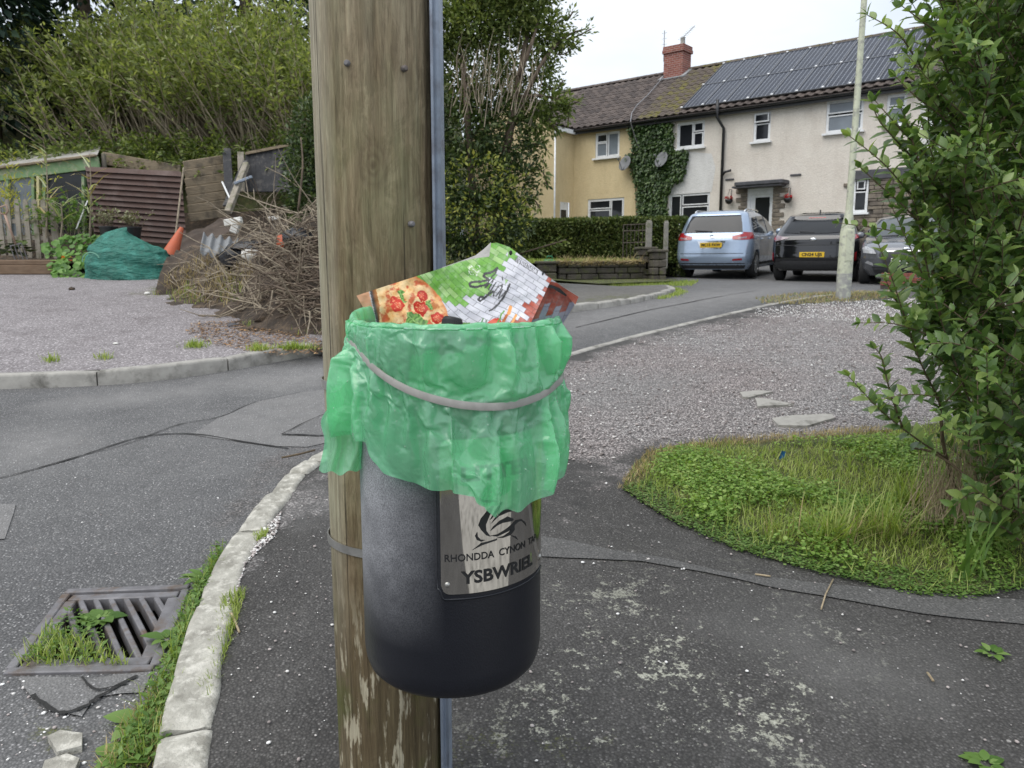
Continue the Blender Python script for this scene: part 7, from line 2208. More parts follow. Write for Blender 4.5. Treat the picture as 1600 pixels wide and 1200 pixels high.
# ================================================================ street lamp column
lp = G(1317, 466, KT); lamp = empty('lamp_post', lp)
tag(lamp, 'pale green painted steel lamp post at the edge of the gravel bay', 'lamp post')
M['lamppaint'] = simple('pale_green_paint', (.56, .58, .44), (.44, .46, .34), 7, .55, bump=.15, dirt=((.30, .30, .26), 16))
M['lampfoot'] = simple('bare_lamp_foot', (.36, .36, .34), (.24, .24, .23), 9, .7, bump=.3, dirt=((.52, .54, .42), 12))
tilt = Matrix.Rotation(R(.35), 4, 'Y')
rb = 11.0 / FPX * lp.y
mb = MB(); mb.M = tilt; mb.lathe([(rb, -.15), (rb * 1.01, .34)], 20, cap=False); mb.build('foot_sleeve', M['lampfoot'], lamp, 40)
z1 = (466 - 366) / FPX * lp.y * 1.0; z2 = (466 - 336) / FPX * lp.y
mb = MB(); mb.M = tilt; mb.lathe([(rb, .335), (rb * .98, z1 - .01), (rb * .94, z1 + .02), (rb * .52, z2), (rb * .50, z2 + .03)], 20, cap=False); bs = mb.build('base_compartment', M['lamppaint'], lamp, 30)
mb = MB(); mb.M = tilt; mb.box((-.0, -rb * .98, .72), (.10, .012, .42), bev=.004); mb.build('access_door', M['lamppaint'], bs)
mb = MB(); mb.M = tilt; mb.lathe([(rb * .47, z2 - .05), (rb * .40, 3.2), (rb * .36, 6.0)], 18); mb.build('shaft', M['lamppaint'], lamp, 30)
mb = MB(); mb.M = tilt; mb.tube([(0, 0, 5.95), (0, -.15, 6.15), (0, -.7, 6.25)], .035, 8); mb.build('outreach_arm', M['lamppaint'], lamp, True)
mb = MB(); mb.M = tilt; mb.ball((0, -1.0, 6.25), .3, 14, 8, (.45, 1.0, .28)); mb.build('lantern', M['lead'], lamp, True)
# ================================================================ hillside, trees, hedge
M['bush'] = leafmat('bank_leaf', (.048, .080, .020), (.15, .20, .055), (.28, .32, .11), trans=.35, rough=.5, spec=.35, patch=.55)
M['bush_top'] = leafmat('bank_top_leaf', (.075, .105, .028), (.215, .26, .085), (.36, .39, .16), trans=.4, rough=.5, spec=.35, patch=.7)
M['dark_leaf'] = leafmat('evergreen_leaf', (.018, .036, .012), (.065, .105, .030), (.14, .18, .055), trans=.2, rough=.4, spec=.45, patch=.9)
M['conifer'] = leafmat('conifer_frond', (.006, .016, .012), (.020, .042, .026), (.04, .07, .035), trans=.1, rough=.6, spec=.25, patch=.6)
M['hedge'] = leafmat('hedge_leaf', (.028, .050, .014), (.095, .135, .036), (.18, .20, .065), trans=.25, rough=.5, spec=.3, patch=.8)
M['yel_leaf'] = leafmat('yellowing_leaf', (.07, .10, .018), (.20, .23, .045), (.36, .35, .08), trans=.3, rough=.5, spec=.3)
M['twig'] = simple('bare_twig', (.36, .305, .225), (.15, .12, .085), 12, .9)
M['twig_d'] = simple('dark_twig', (.16, .12, .085), (.075, .055, .04), 12, .9)
M['pale_stem'] = simple('pale_stem', (.42, .36, .25), (.25, .20, .13), 9, .9)
def hill(x, y):
 b = CZ + _lin([(13.0, -.1), (14.5, .25), (15.6, .7), (16.2, 1.7), (18, 2.5), (22, 4.6), (30, 8.0), (60, 16)], y)
 b += .35 * fbm(x * .4, y * .4, 0, 1, 3)
 w = sstep(-.6, -3.2, x)
 return b * w + (hz(x, y) + .02) * (1 - w)
hp_ = [(-26, 13.2), (-5.2, 13.2), (-3.0, 12.8), (-1.6, 12.8), (-1.2, 14), (-1.2, 20), (-1.5, 34), (-26, 60)]
hs = sheet('hillside', hp_, M['turf'], 0.0, k=.05, smin=.3, zf=hill)
def sprays(n, origin, length, lean, leaf_from, nleaf, lsize, stem_r, up=.9, droop=.25, branch=0):
 """arching stems with leaves -> (stem builder adds, leaf arrays)"""
 mb = MB(); LPp = []; LDd = []
 for _ in range(n):
  p = Vector(origin()); L = length()
  d = Vector((lean[0] + random.gauss(0, .28), lean[1] + random.gauss(0, .28), up)).normalized()
  path = [p]; q = p.copy(); dd = d.copy(); k = 6
  for i in range(k):
   q = q + dd * L / k; path.append(q.copy())
   dd = (dd + Vector((random.gauss(0, .10), random.gauss(0, .10), -droop * .12 + random.gauss(0, .05)))).normalized()
  mb.tube(path, [stem_r * (1 - .8 * i / k) for i in range(k + 1)], 4, False)
  for i in range(nleaf):
   t = leaf_from + (1 - leaf_from) * random.random() ** .8
   s = t * k; j = min(k - 1, int(s)); c = path[j].lerp(path[j + 1], s - j)
   side = Vector((random.gauss(0, 1), random.gauss(0, 1), random.gauss(0, .6)))
   r = lsize * 2.6 * random.random() * (1.15 - .6 * t)
   LPp.append(tuple(c + side.normalized() * r)); LDd.append(tuple(side.normalized() + dd * .9))
 return mb, np.array(LPp), np.array(LDd)
def plant(name, label, cat, loc, parts, group=None):
 o = empty(name, loc); tag(o, label, cat, group)
 for pn, mb_or, mat in parts: pass
 return o
def add_sprays(parent, mb, lp_, ld, size, mat, stem_mat, name='foliage', tm=LEAF2, wide=1.0):
 off = np.array(parent.location)
 mb.M = None
 mb.v = [tuple(np.array(v) - off) for v in mb.v]
 if mb.v: mb.build('stems', stem_mat, parent)['kind'] = 'stuff'
 if len(lp_):
  N = len(lp_); s = size * (.6 + .8 * rng.random(N))
  leaf_object(name, tm, lp_ - off, frames(ld, roll=rng.normal(size=N) * .7), np.stack([s * wide, s, s], 1), mat, parent)['kind'] = 'stuff'
def ori_px(u0, u1, y0, y1, zf=hill, dz=0.0):
 def f():
  y = random.uniform(y0, y1); x = ray(random.uniform(u0, u1), 250)[0] * y
  return (x, y, zf(x, y) + dz)
 return f
# the bank: several overgrown shrubs in a row, each one a plant
bank = [
 ((-330, -130), (16.6, 20), 'overgrown green shrub on the bank beyond the greenhouse', 60, 2.4),
 ((90, 200), (17.0, 20.5), 'overgrown green shrub on the bank above the brown slatted panel', 120, 2.6),
 ((180, 300), (17.5, 21), 'tall leafy shrub on the bank above the timber boards', 150, 2.7),
 ((280, 400), (17, 21), 'tall pale-stemmed shrub on the bank above the leaning planks', 170, 2.9),
 ((380, 510), (17, 20.5), 'sunlit shrub with bare lower stems on the bank left of the pole', 170, 2.9),
 ((500, 640), (17, 20.5), 'overgrown shrub on the bank hidden behind the wooden pole', 60, 2.8),
]
for (ua, ub), (ya, yb), lab, n_, L_ in bank:
 c = Vector((ray((ua + ub) / 2, 250)[0] * (ya + yb) / 2, (ya + yb) / 2, 0)); c.z = hill(c.x, c.y)
 o = empty('bank_shrub', c); tag(o, lab, 'shrub', 'overgrown shrubs along the bank')
 mb, a, b = sprays(n_, ori_px(ua, ub, ya, yb), lambda: L_ * random.uniform(.65, 1.15), (-.22, -.22), .42, 74, .085, .022, .9, .5)
 add_sprays(o, mb, a, b, .115, M['bush_top'], M['pale_stem'], wide=.8)
 # bare lower canes
 mb, a, b = sprays(int(n_ * .5), ori_px(ua, ub, ya - .6, yb - 1.0), lambda: L_ * random.uniform(.4, .7), (-.35, -.2), .8, 6, .08, .016, .9, .3)
 add_sprays(o, mb, a, b, .09, M['bush'], M['twig'], 'lower_foliage')
# lower scrub along the foot of the bank
for (ua, ub), (ya, yb), lab, n_ in (((-60, 130), (15.9, 17.2), 'low dark scrub spilling over the greenhouse roof', 120), ((120, 260), (16.2, 17.4), 'dry brambly scrub behind the brown slatted panel', 80), ((240, 350), (16.2, 17.4), 'leafy scrub hanging over the timber boards', 120), ((340, 470), (16.3, 17.5), 'thin scrub above the black fence panels', 90)):
 c = Vector((ray((ua + ub) / 2, 250)[0] * ya, ya, 0)); c.z = hill(c.x, c.y)
 o = empty('bank_scrub', c); tag(o, lab, 'scrub')
 mb, a, b = sprays(n_, ori_px(ua, ub, ya, yb, dz=-.1), lambda: random.uniform(.5, 1.2), (-.1, -.45), .15, 46, .08, .012, .7, 1.6)
 add_sprays(o, mb, a, b, .10, M['bush'], M['twig'], wide=.8)
# dark conifers behind, top left
def conifer(x, y, z0, h, r, lab, n_=2600):
 o = empty('conifer_tree', (x, y, z0)); tag(o, lab, 'conifer', 'dark conifers at the top of the bank')
 mb = MB(); mb.tube([(0, 0, -.5), (.1, 0, h * .5), (0, 0, h)], [.22, .14, .03], 8); mb.build('trunk', M['twig_d'], o, True)
 ps = []; ds = []
 for _ in range(n_):
  t = random.random() ** .8; z = h * (.05 + .95 * t); a = random.uniform(0, 6.283)
  rr = r * (1 - t * .75) * (.35 + .65 * random.random() ** .5) * (1 + .25 * fbm(math.cos(a) * 2, math.sin(a) * 2, z * .9, 1, 2))
  ps.append((rr * math.cos(a), rr * math.sin(a), z - .25 * rr)); ds.append((math.cos(a), math.sin(a), -.55 + random.gauss(0, .3)))
 N = len(ps); s = .30 * (.6 + .8 * rng.random(N))
 leaf_object('crown', LEAF2, np.array(ps), frames(np.array(ds), roll=rng.normal(size=N) * .6), np.stack([s * .7, s, s], 1), M['conifer'], o)['kind'] = 'stuff'
conifer(-11.7, 17.9, hill(-11.7, 17.9) - .6, 8.5, 2.1, 'dark conifer tree rising behind the greenhouse at the hill top', 7000)
conifer(-11.6, 22.0, hill(-11.6, 22) - 1, 9.0, 3.4, 'dark conifer tree behind the green bank shrubs', 6500)
conifer(-7.6, 23.0, hill(-7.6, 23) - 1, 8.0, 3.8, 'dark conifer tree half hidden by the tallest bank shrub', 6500)
conifer(-16.5, 19.0, hill(-16.5, 19) - .5, 9.0, 3.0, 'dark conifer tree furthest from the pole on the hill', 2400)
# big evergreen hedge-shrub behind the pole: left flank by the brush pile, right flank towards the houses
def clump(parent, centers, n_, size, mat, name='foliage', wide=.85, tm=LEAF2, shell=.55):
 """leaves in uneven blobs: centers (x,y,z,rx,ry,rz)"""
 tot = sum(c[3] * c[4] * c[5] for c in centers) ; P_ = []; D_ = []
 for c in centers:
  k = max(8, int(n_ * c[3] * c[4] * c[5] / tot))
  for _ in range(k):
   d = Vector((random.gauss(0, 1), random.gauss(0, 1), random.gauss(0, 1))).normalized()
   r = (shell + (1 - shell) * random.random()) * (1 + .28 * fbm(d.x * 2 + c[0], d.y * 2, d.z * 2 + c[2], 1.2, 3))
   P_.append((c[0] + d.x * c[3] * r, c[1] + d.y * c[4] * r, c[2] + d.z * c[5] * r))
   D_.append((d.x + random.gauss(0, .7), d.y + random.gauss(0, .7), d.z + random.gauss(0, .7)))
 N = len(P_); s = size * (.6 + .8 * rng.random(N)); off = np.array(parent.location)
 leaf_object(name, tm, np.array(P_) - off, frames(np.array(D_), roll=rng.normal(size=N)), np.stack([s * wide, s, s], 1), mat, parent)['kind'] = 'stuff'
def blob(u, v, y, ru, rv, ry=None):
 p = P(u, v, y); return (p.x, p.y, p.z, ru / FPX * y, (ry or ru) / FPX * y, rv / FPX * y)
c0 = G(478, 500, .1);
lb = empty('holly_bush', (c0.x, 9.6, hz(c0.x, 9.6))); tag(lb, 'dark small-leaved evergreen bush tight against the left side of the pole', 'bush')
clump(lb, [blob(490, 200, 10, 32, 50), blob(476, 260, 9.8, 30, 45), blob(484, 320, 9.7, 36, 45), blob(500, 370, 9.6, 34, 40), blob(520, 250, 10, 40, 90), blob(540, 340, 10, 40, 80), blob(462, 300, 9.6, 22, 36), blob(462, 225, 9.8, 18, 30), blob(470, 375, 9.3, 24, 30)], 12000, .060, M['dark_leaf'])
mb = MB(); mb.M = TL(lb)
for (pts, r) in (([(497, 470, 9.3), (494, 420, 9.4), (488, 370, 9.5), (492, 310, 9.7)], .05), ([(505, 470, 9.5), (512, 400, 9.6), (505, 320, 9.8)], .04), ([(478, 445, 9.4), (480, 400, 9.4), (474, 350, 9.5)], .025), ([(466, 330, 9.4), (473, 260, 9.4), (470, 215, 9.5)], .015)):
 mb.tube(catmull([P(*p) for p in pts], 4), [r * (1 - .5 * i / (4 * (len(pts) - 1))) for i in range(4 * (len(pts) - 1) + 1)], 7)
mb.build('trunk', M['twig_d'], lb, True)['kind'] = 'stuff'
tr = empty('hedge_tree', (-.2, 12.9, hz(-.2, 12.9))); tag(tr, 'tall ragged evergreen shrub tree rising right of the pole before the yellow house', 'tree')
YT = 12.6
blobs = [blob(740, 40, YT, 62, 50), blob(800, 30, YT, 48, 45), blob(845, 50, YT, 40, 42), blob(880, 60, YT, 26, 20), blob(780, -30, YT, 90, 40), blob(840, -10, YT, 40, 30), blob(846, 110, YT, 32, 30), blob(862, 160, YT, 34, 24), blob(840, 190, YT, 30, 30), blob(875, 175, YT, 18, 12), blob(715, 120, YT, 30, 50), blob(700, 40, YT, 40, 60), blob(765, 125, YT, 36, 34), blob(805, 150, YT, 34, 34), blob(735, 165, YT, 40, 34), blob(790, 95, YT, 34, 26)]
clump(tr, blobs, 23000, .078, M['bush'], 'crown', shell=.25)
blobs2 = [blob(730, 200, YT, 60, 55), blob(790, 210, YT, 50, 50), blob(745, 280, YT, 68, 60), blob(800, 290, YT, 40, 52), blob(820, 250, YT, 30, 30), blob(750, 350, YT, 75, 60), blob(806, 350, YT, 30, 42), blob(720, 410, YT, 60, 50), blob(780, 400, YT, 40, 40), blob(836, 225, YT, 20, 18), blob(845, 275, YT, 14, 30), blob(640, 250, YT, 70, 160), blob(640, 60, YT, 60, 90)]
clump(tr, blobs2, 26000, .078, M['dark_leaf'], 'lower_crown', shell=.5)
clump(tr, [blob(745, 300, YT - .9, 60, 60), blob(790, 340, YT - .8, 40, 60), blob(725, 370, YT - .9, 50, 50), blob(800, 290, YT - .7, 30, 30)], 900, .07, M['yel_leaf'], 'yellowing_leaves', shell=.8)
mb = MB(); mb.M = TL(tr)
for (pts, r) in (([(760, 480, YT), (765, 380, YT), (790, 240, YT), (812, 120, YT - .2), (826, 40, YT)], .11), ([(750, 480, YT), (740, 330, YT), (730, 180, YT - .3), (720, 60, YT)], .09), ([(800, 200, YT), (840, 110, YT - .3), (880, 60, YT), (915, 45, YT)], .04), ([(812, 150, YT - .2), (850, 150, YT - .2), (890, 160, YT)], .03), ([(810, 120, YT - .3), (830, 70, YT - .4), (845, 20, YT)], .045)):
 pa = catmull([P(*p) for p in pts], 4); mb.tube(pa, [r * (1 - .7 * i / (len(pa) - 1)) for i in range(len(pa))], 7)
mb.build('trunk', M['twig_d'], tr, True)['kind'] = 'stuff'
# bare twiggy middle of the crown
mb = MB(); mb.M = TL(tr)
for _ in range(80):
 u = random.uniform(700, 835); v = random.uniform(90, 165); a = P(u, v + random.uniform(10, 40), YT - random.uniform(.2, 1.0)); b = P(u + random.gauss(8, 16), v - random.uniform(20, 55), YT - random.uniform(.2, 1.0))
 mb.tube([a, a.lerp(b, .5) + Vector((random.gauss(0, .05), 0, 0)), b], [.007, .005, .002], 4, False)
mb.build('bare_twigs', M['twig'], tr)['kind'] = 'stuff'
# leafy sprays reaching right
def spray_px(pts, n_, sz, parent, mat):
 path = catmull([P(*p) for p in pts], 4); mb = MB(); mb.tube(path, .012, 4)
 P_ = []; D_ = []
 for _ in range(n_):
  i = random.randrange(len(path) - 1); c = path[i].lerp(path[i + 1], random.random()); s = Vector((random.gauss(0, 1), random.gauss(0, 1), random.gauss(0, 1)))
  P_.append(tuple(c + s * .045)); D_.append(tuple(s + (path[i + 1] - path[i]).normalized() * 1.5))
 add_sprays(parent, mb, np.array(P_), np.array(D_), sz, mat, M['twig_d'], 'spray', wide=.8)
for pts in ([(850, 60, YT), (885, 62, YT), (905, 55, YT), (924, 45, YT)], [(855, 80, YT), (880, 85, YT), (900, 70, YT)], [(845, 130, YT), (868, 140, YT), (880, 125, YT)], [(860, 170, YT), (885, 165, YT), (905, 158, YT)], [(850, 40, YT), (885, 30, YT), (895, 18, YT)], [(850, 185, YT), (866, 200, YT), (872, 207, YT)], [(820, 270, YT), (845, 265, YT), (855, 290, YT)], [(815, 230, YT), (845, 225, YT), (855, 235, YT)], [(800, 400, YT), (850, 385, YT), (885, 375, YT)], [(800, 320, YT), (830, 310, YT), (843, 325, YT)], [(880, 150, YT), (888, 165, YT), (888, 190, YT)]):
 spray_px(pts, 90, .072, tr, M['bush'])
# clipped hedge in front of the yellow house
hy0, hy1 = 20.6, 19.4
ha = P(800, 378, hy0); hb_ = P(1066, 378, hy1)
hg = empty('hedge', (ha.x, ha.y, CZ)); tag(hg, 'long clipped green hedge in front of the yellow house', 'hedge')
dirv = (hb_ - ha); dirv.z = 0; HL = dirv.length; dirv.normalize(); nrm = Vector((dirv.y, -dirv.x, 0))
if nrm.y > 0: nrm = -nrm
ztop = (P(940, 341, 20).z + P(1050, 338, 19.5).z) / 2
N = 26000; ps = []; ds = []
for _ in range(N):
 s = random.uniform(-.6, HL); f = random.random()
 zt = ztop - CZ + .05 * fbm(s * 1.2, 0, 0, 1, 2); zb = -.25
 if f < .64: z = zb + (zt - zb) * random.random() ** .8; w = -.05 + abs(random.gauss(0, .07)) + .12 * fbm(s * 1.5, z * 2, 3, 1, 3); d = nrm
 elif f < .93: z = zt - .02 - abs(random.gauss(0, .05)); w = -random.uniform(0, .9); d = Vector((0, 0, 1))
 else: z = zb + (zt - zb) * random.random(); w = -random.uniform(0, .9); d = dirv; s = HL + random.gauss(0, .06)
 p = ha + dirv * s + nrm * w; ps.append((p.x - ha.x, p.y - ha.y, z)); ds.append((d.x + random.gauss(0, .8), d.y + random.gauss(0, .8), d.z + random.gauss(0, .8)))
s = .075 * (.6 + .8 * rng.random(N))
leaf_object('foliage', LEAF2, np.array(ps), frames(np.array(ds), roll=rng.normal(size=N)), np.stack([s * .9, s, s], 1), M['hedge'], hg)['kind'] = 'stuff'
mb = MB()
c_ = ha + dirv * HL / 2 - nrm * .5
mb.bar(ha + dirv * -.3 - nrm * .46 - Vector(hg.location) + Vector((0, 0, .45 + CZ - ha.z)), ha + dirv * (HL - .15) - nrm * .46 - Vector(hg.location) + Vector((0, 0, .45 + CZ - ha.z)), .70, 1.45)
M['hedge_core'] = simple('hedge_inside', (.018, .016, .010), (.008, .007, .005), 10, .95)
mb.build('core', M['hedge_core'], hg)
# ================================================================ opposite side: wall, pillars, gate, lawn
M['oldwall'] = simple('blackened_stone', (.12, .105, .085), (.05, .044, .036), 5, .95, bump=.8, bscale=25, bdist=.02, dirt=((.10, .11, .04), 7))
wl0, wl1 = P(868, 438, 16.5), P(1004, 430, 17.4)
def low_wall():
 o = empty('garden_wall', (wl0.x, wl0.y, hz(wl0.x, wl0.y))); tag(o, 'low blackened stone garden wall below the lawn and hedge', 'wall')
 d = (wl1 - wl0); d.z = 0; L = d.length; d.normalize()
 z = -.05; row = 0
 while z < .47:
  h = random.uniform(.11, .15); s = 0.0 - (row % 2) * .2
  while s < L:
   ln = random.uniform(.3, .5); a = max(0, s); b = min(L, s + ln)
   if b - a > .06:
    mb = MB(); p = d * ((a + b) / 2); g = hz(wl0.x + p.x, wl0.y + p.y) - o.location.z
    mb.M = Matrix.Translation((p.x, p.y, z + g)) @ Matrix.Rotation(math.atan2(d.y, d.x), 4, 'Z')
    mb.box((0, random.uniform(-.02, .02), h / 2), (b - a - .012, .28, h - .01), bev=.02); mb.build('stone', M['oldwall'], o)
   s += ln
  z += h; row += 1
 return o
low_wall()
def pillar(u0, u1, vt, y, lab, w=.4, d=.4):
 um = (u0 + u1) / 2; p = P(um, 420, y); W = (u1 - u0) / FPX * y
 g = hz(p.x, y); top = P(um, vt, y).z
 o = empty('wall_pillar', (p.x, y, g)); tag(o, lab, 'pillar')
 n_ = max(2, int((top - g) / .15)); h = (top - g - .06) / n_
 for k in range(n_):
  for half in (-1, 1):
   sp_ = random.uniform(-.08, .08) * W
   x0, x1 = (-W / 2, sp_) if half < 0 else (sp_, W / 2)
   mb = MB(); mb.box(((x0 + x1) / 2 + random.uniform(-.01, .01), random.uniform(-.012, .012), h * (k + .5) - (.05 if k == 0 else 0)), (x1 - x0 - .01, d, h - .012 + (.1 if k == 0 else 0)), bev=.02); mb.build('stone', M['oldwall'], o)
 mb = MB(); mb.box((0, 0, top - g - .03), (W + .06, d + .06, .06), bev=.015); mb.build('coping', M['oldwall'], o)
pillar(838, 869, 408, 16.5, 'short stone pillar at the shrub end of the garden wall')
pillar(995, 1022, 386, 17.5, 'stone pillar between lawn and garden gate', d=.5)
pillar(1016, 1038, 390, 17.0, 'taller stepped stone pillar next to the silver-blue car', d=.5)
M['concpost'] = simple('concrete_post', (.30, .28, .25), (.19, .18, .16), 8, .92, bump=.4, dirt=((.14, .15, .08), 9))
def gpost(u, vt, vb, y, w, lab):
 a = P(u, vb, y); t = P(u, vt, y); o = MB(); o.box((0, 0, (t.z - a.z) / 2), (w, w, t.z - a.z), bev=.015)
 o.box((0, 0, (t.z - a.z) + .012), (w * .8, w * .8, .03), bev=.01)
 ob = o.build('gate_post', M['concpost']); ob.location = a; tag(ob, lab, 'post')
gpost(1013, 346, 392, 17.4, .13, 'square concrete gate post standing on the stone pillar')
gpost(1039, 347, 420, 17.9, .10, 'slim concrete post in the hedge beside the silver-blue car')
ga_, gb2 = P(974, 365, 18.2), P(1010, 365, 17.8)
gt = empty('garden_gate', (ga_.x, ga_.y, P(974, 410, 18.2).z)); tag(gt, 'thin rusty iron gate in front of the hedge by the gate post', 'gate')
M['rust'] = simple('rusty_iron', (.12, .10, .085), (.06, .048, .04), 12, .8, metal=.2)
dg_ = Vector((gb2.x - ga_.x, gb2.y - ga_.y, 0))
for k in range(7):
 mb = MB(); p = dg_ * (k / 6); mb.tube([p, p + Vector((0, 0, .86))], .012 if k in (0, 6) else .007, 5); mb.build('upright', M['rust'], gt)
for z in (.05, .45, .72, .86):
 mb = MB(); mb.tube([Vector((0, 0, z)), dg_ + Vector((0, 0, z))], .011, 5); mb.build('rail', M['rust'], gt)
def lawnz(x, y): return max(hz(x, y) + .02, CZ + _lin([(16.4, .04), (17.5, .09), (20, .04), (23, .02)], y))
lawn = sheet('lawn', [(wl0.x - .9, wl0.y + .1), (wl0.x, wl0.y + .12), (wl1.x + .1, wl1.y + .14), (4.2, 19.6), (-.2, 20.8)], M['turf'], 0.0, k=.03, zf=lawnz, dens=.2)
def world_pts(poly, N, zf):
 x0, x1 = min(p[0] for p in poly), max(p[0] for p in poly); y0, y1 = min(p[1] for p in poly), max(p[1] for p in poly); out = []
 while len(out) < N:
  x, y = random.uniform(x0, x1), random.uniform(y0, y1)
  if inpoly(x, y, poly): out.append((x, y, zf(x, y)))
 return np.array(out)
lp_ = world_pts([(wl0.x - .8, wl0.y - .1), (wl1.x + .1, wl1.y - .1), (3.6, 19.2), (0.2, 20.4)], 6000, lawnz)
o = blades('lawn_grass', lp_, .04, .12, .010, .8, M['grass'], curl=.5); tag(o, 'bright grass on the raised lawn below the hedge', 'grass', kind='stuff')
wt_ = [(wl0.lerp(wl1, t_).x, wl0.lerp(wl1, t_).y - .10 - .06 * random.random(), hz(wl0.lerp(wl1, t_).x, wl0.lerp(wl1, t_).y) + random.uniform(.36, .46)) for t_ in np.random.default_rng(3).random(900)]
o = blades('overhanging_grass', np.array(wt_), .08, .26, .010, 1.6, M['straw'], curl=1.4, pref=(0, -.7, -.3)); tag(o, 'dry grass hanging over the front of the low stone wall', 'dry grass', kind='stuff')
# scruffy verge at the foot of the wall and round the kerb point
vp = world_pts([(wl0.x - .4, wl0.y - 1.9), (wl1.x + .5, wl1.y - 2.6), (wl1.x + 1.2, wl1.y - .3), (wl0.x - .4, wl0.y - .1)], 5000, lambda x, y: hz(x, y) + .02)
sheet('grass_strip', [(wl0.x - .5, wl0.y - 1.7), (wl0.x + .7, wl0.y - 1.9), (wl1.x + .2, wl1.y - 1.6), (wl1.x + .8, wl1.y - .3), (wl1.x, wl1.y), (wl0.x - .5, wl0.y)], M['turf'], .075, k=.03, jag=.1)
o = blades('verge_grass', vp, .03, .09, .009, .9, M['grass'], curl=.5); tag(o, 'scruffy grass strip along the foot of the garden wall', 'grass', kind='stuff')
kp = []
for k in range(900):
 p, d = along(far_line, FS, random.uniform(FS[-1] - 3.2, FS[-1])); n_ = Vector((d.y, -d.x, 0)); q = p + n_ * (.10 + abs(random.gauss(0, .07))); kp.append((q.x, q.y, hz(q.x, q.y)))
o = blades('kerb_edge_grass', np.array(kp), .02, .07, .008, 1.0, M['grass'], curl=.5); tag(o, 'grass growing out of the gutter round the kerb point', 'grass', kind='stuff')
# mossy strip by the lamp post
mp_ = pts_in([(1180, 466), (1250, 459), (1330, 456), (1400, 456), (1420, 464), (1330, 472), (1250, 476), (1190, 474)], 2600, KT)
o = blades('dry_verge_grass', mp_, .02, .06, .007, 1.1, M['straw'], curl=.5); tag(o, 'dry mossy grass strip around the foot of the lamp post', 'dry grass', kind='stuff')
o = lowleaves('verge_moss', mp_[:1500], .015, .03, M['weed'], zr=(0, .02), tilt=.3); tag(o, 'moss and tiny weeds around the foot of the lamp post', 'weeds', kind='stuff')
# green garden toy / tool body on the pillar end
g0 = P(858, 404, 17.2); gg = empty('watering_can', (g0.x, g0.y, P(858, 411, 17.2).z)); tag(gg, 'two-tone green plastic watering can lying on the lawn edge', 'watering can')
M['gplastic'] = simple('green_plastic', (.02, .22, .10), (.015, .16, .07), 9, .4); M['gplastic2'] = simple('pale_green_plastic', (.22, .46, .34), (.16, .36, .26), 9, .4)
mb = MB(); mb.M = Matrix.Rotation(R(90), 4, 'Y'); mb.lathe([(.001, -.12), (.07, -.12), (.085, -.08), (.08, .1), (.05, .14)], 14); mb.build('can_body', M['gplastic'], gg, True)
mb = MB(); mb.M = Matrix.Rotation(R(96), 4, 'Y'); mb.lathe([(.04, .18), (.06, .26), (.055, .40), (.02, .48), (.001, .48)], 12); mb.build('spout', M['gplastic2'], gg, True)
mb = MB(); mb.tube([(-.06, 0, .07), (-.04, 0, .15), (.06, 0, .15), (.08, 0, .07)], .014, 6); mb.build('carry_handle', M['gplastic'], gg, True)
# red brick wall behind the privet, in front of the grey hatchback
bw0, bw1 = P(1386, 452, 13.9), P(1500, 452, 13.9)
bwz = hz(bw0.x, 13.9)
bw = empty('brick_wall', (bw0.x, bw0.y, bwz)); tag(bw, 'crumbling low red brick wall behind the privet shoots', 'wall')
M['redbrick'] = simple('red_brick', (.34, .10, .065), (.20, .06, .045), 8, .9, bump=.5, dirt=((.13, .08, .065), 8))
BL_ = (bw1 - bw0).length
brick_m = MB(); brick_m.box((0, 0, 0), (.215, .10, .065), bev=.006); bme = brick_m.mesh('brick', M['redbrick'])
top_z = P(1440, 429, 13.9).z - bwz
for r_ in range(int(top_z / .075) + 1):
 s = -.11 * (r_ % 2)
 while s < BL_ + .3:
  if not (r_ > 3 and random.random() < .25):
   ob = addobj('brick', bme, bw); ob.location = (s + .11, random.uniform(-.006, .006), .03 + r_ * .075); ob.rotation_euler.z = random.gauss(0, .02)
  s += .225
mb = MB(); mb.box((BL_ / 2 + .1, .01, top_z / 2 - .03), (BL_ + .4, .08, top_z - .05)); mb.build('mortar', M['mortar'], bw)
# ================================================================ left garden
M['oldtimber'] = simple('weathered_timber', (.34, .275, .19), (.19, .145, .095), 4, .9, bump=.5, bscale=30, stretch=(2, 2, 16), dirt=((.12, .10, .075), 4))
M['sleeper'] = simple('planter_timber', (.20, .135, .085), (.125, .08, .05), 3, .85, bump=.4, stretch=(2, 9, 12))
M['picket'] = simple('grey_picket_wood', (.36, .325, .27), (.23, .20, .165), 5, .9, bump=.4, stretch=(9, 9, 1), dirt=((.14, .14, .08), 5))
M['brownslat'] = simple('brown_slat', (.100, .052, .038), (.065, .033, .025), 3, .6, bump=.15, dirt=((.15, .10, .085), 2))
M['greenpaint'] = simple('flaking_green_paint', (.22, .34, .17), (.14, .235, .11), 6, .7, bump=.3, dirt=((.42, .40, .28), 8))
M['yellowpaint'] = simple('pale_yellow_paint', (.62, .56, .30), (.5, .45, .25), 6, .7)
M['blackwood'] = simple('black_stained_wood', (.045, .046, .05), (.025, .025, .028), 5, .8, bump=.3, stretch=(9, 9, 1), dirt=((.13, .12, .11), 6))
M['bedsoil'] = M['soil']
def gz(x, y): return hill(x, y)
def beam(mb, a, b, w, h, bev=.01): mb.bar(a, b, w, h, bev=bev)
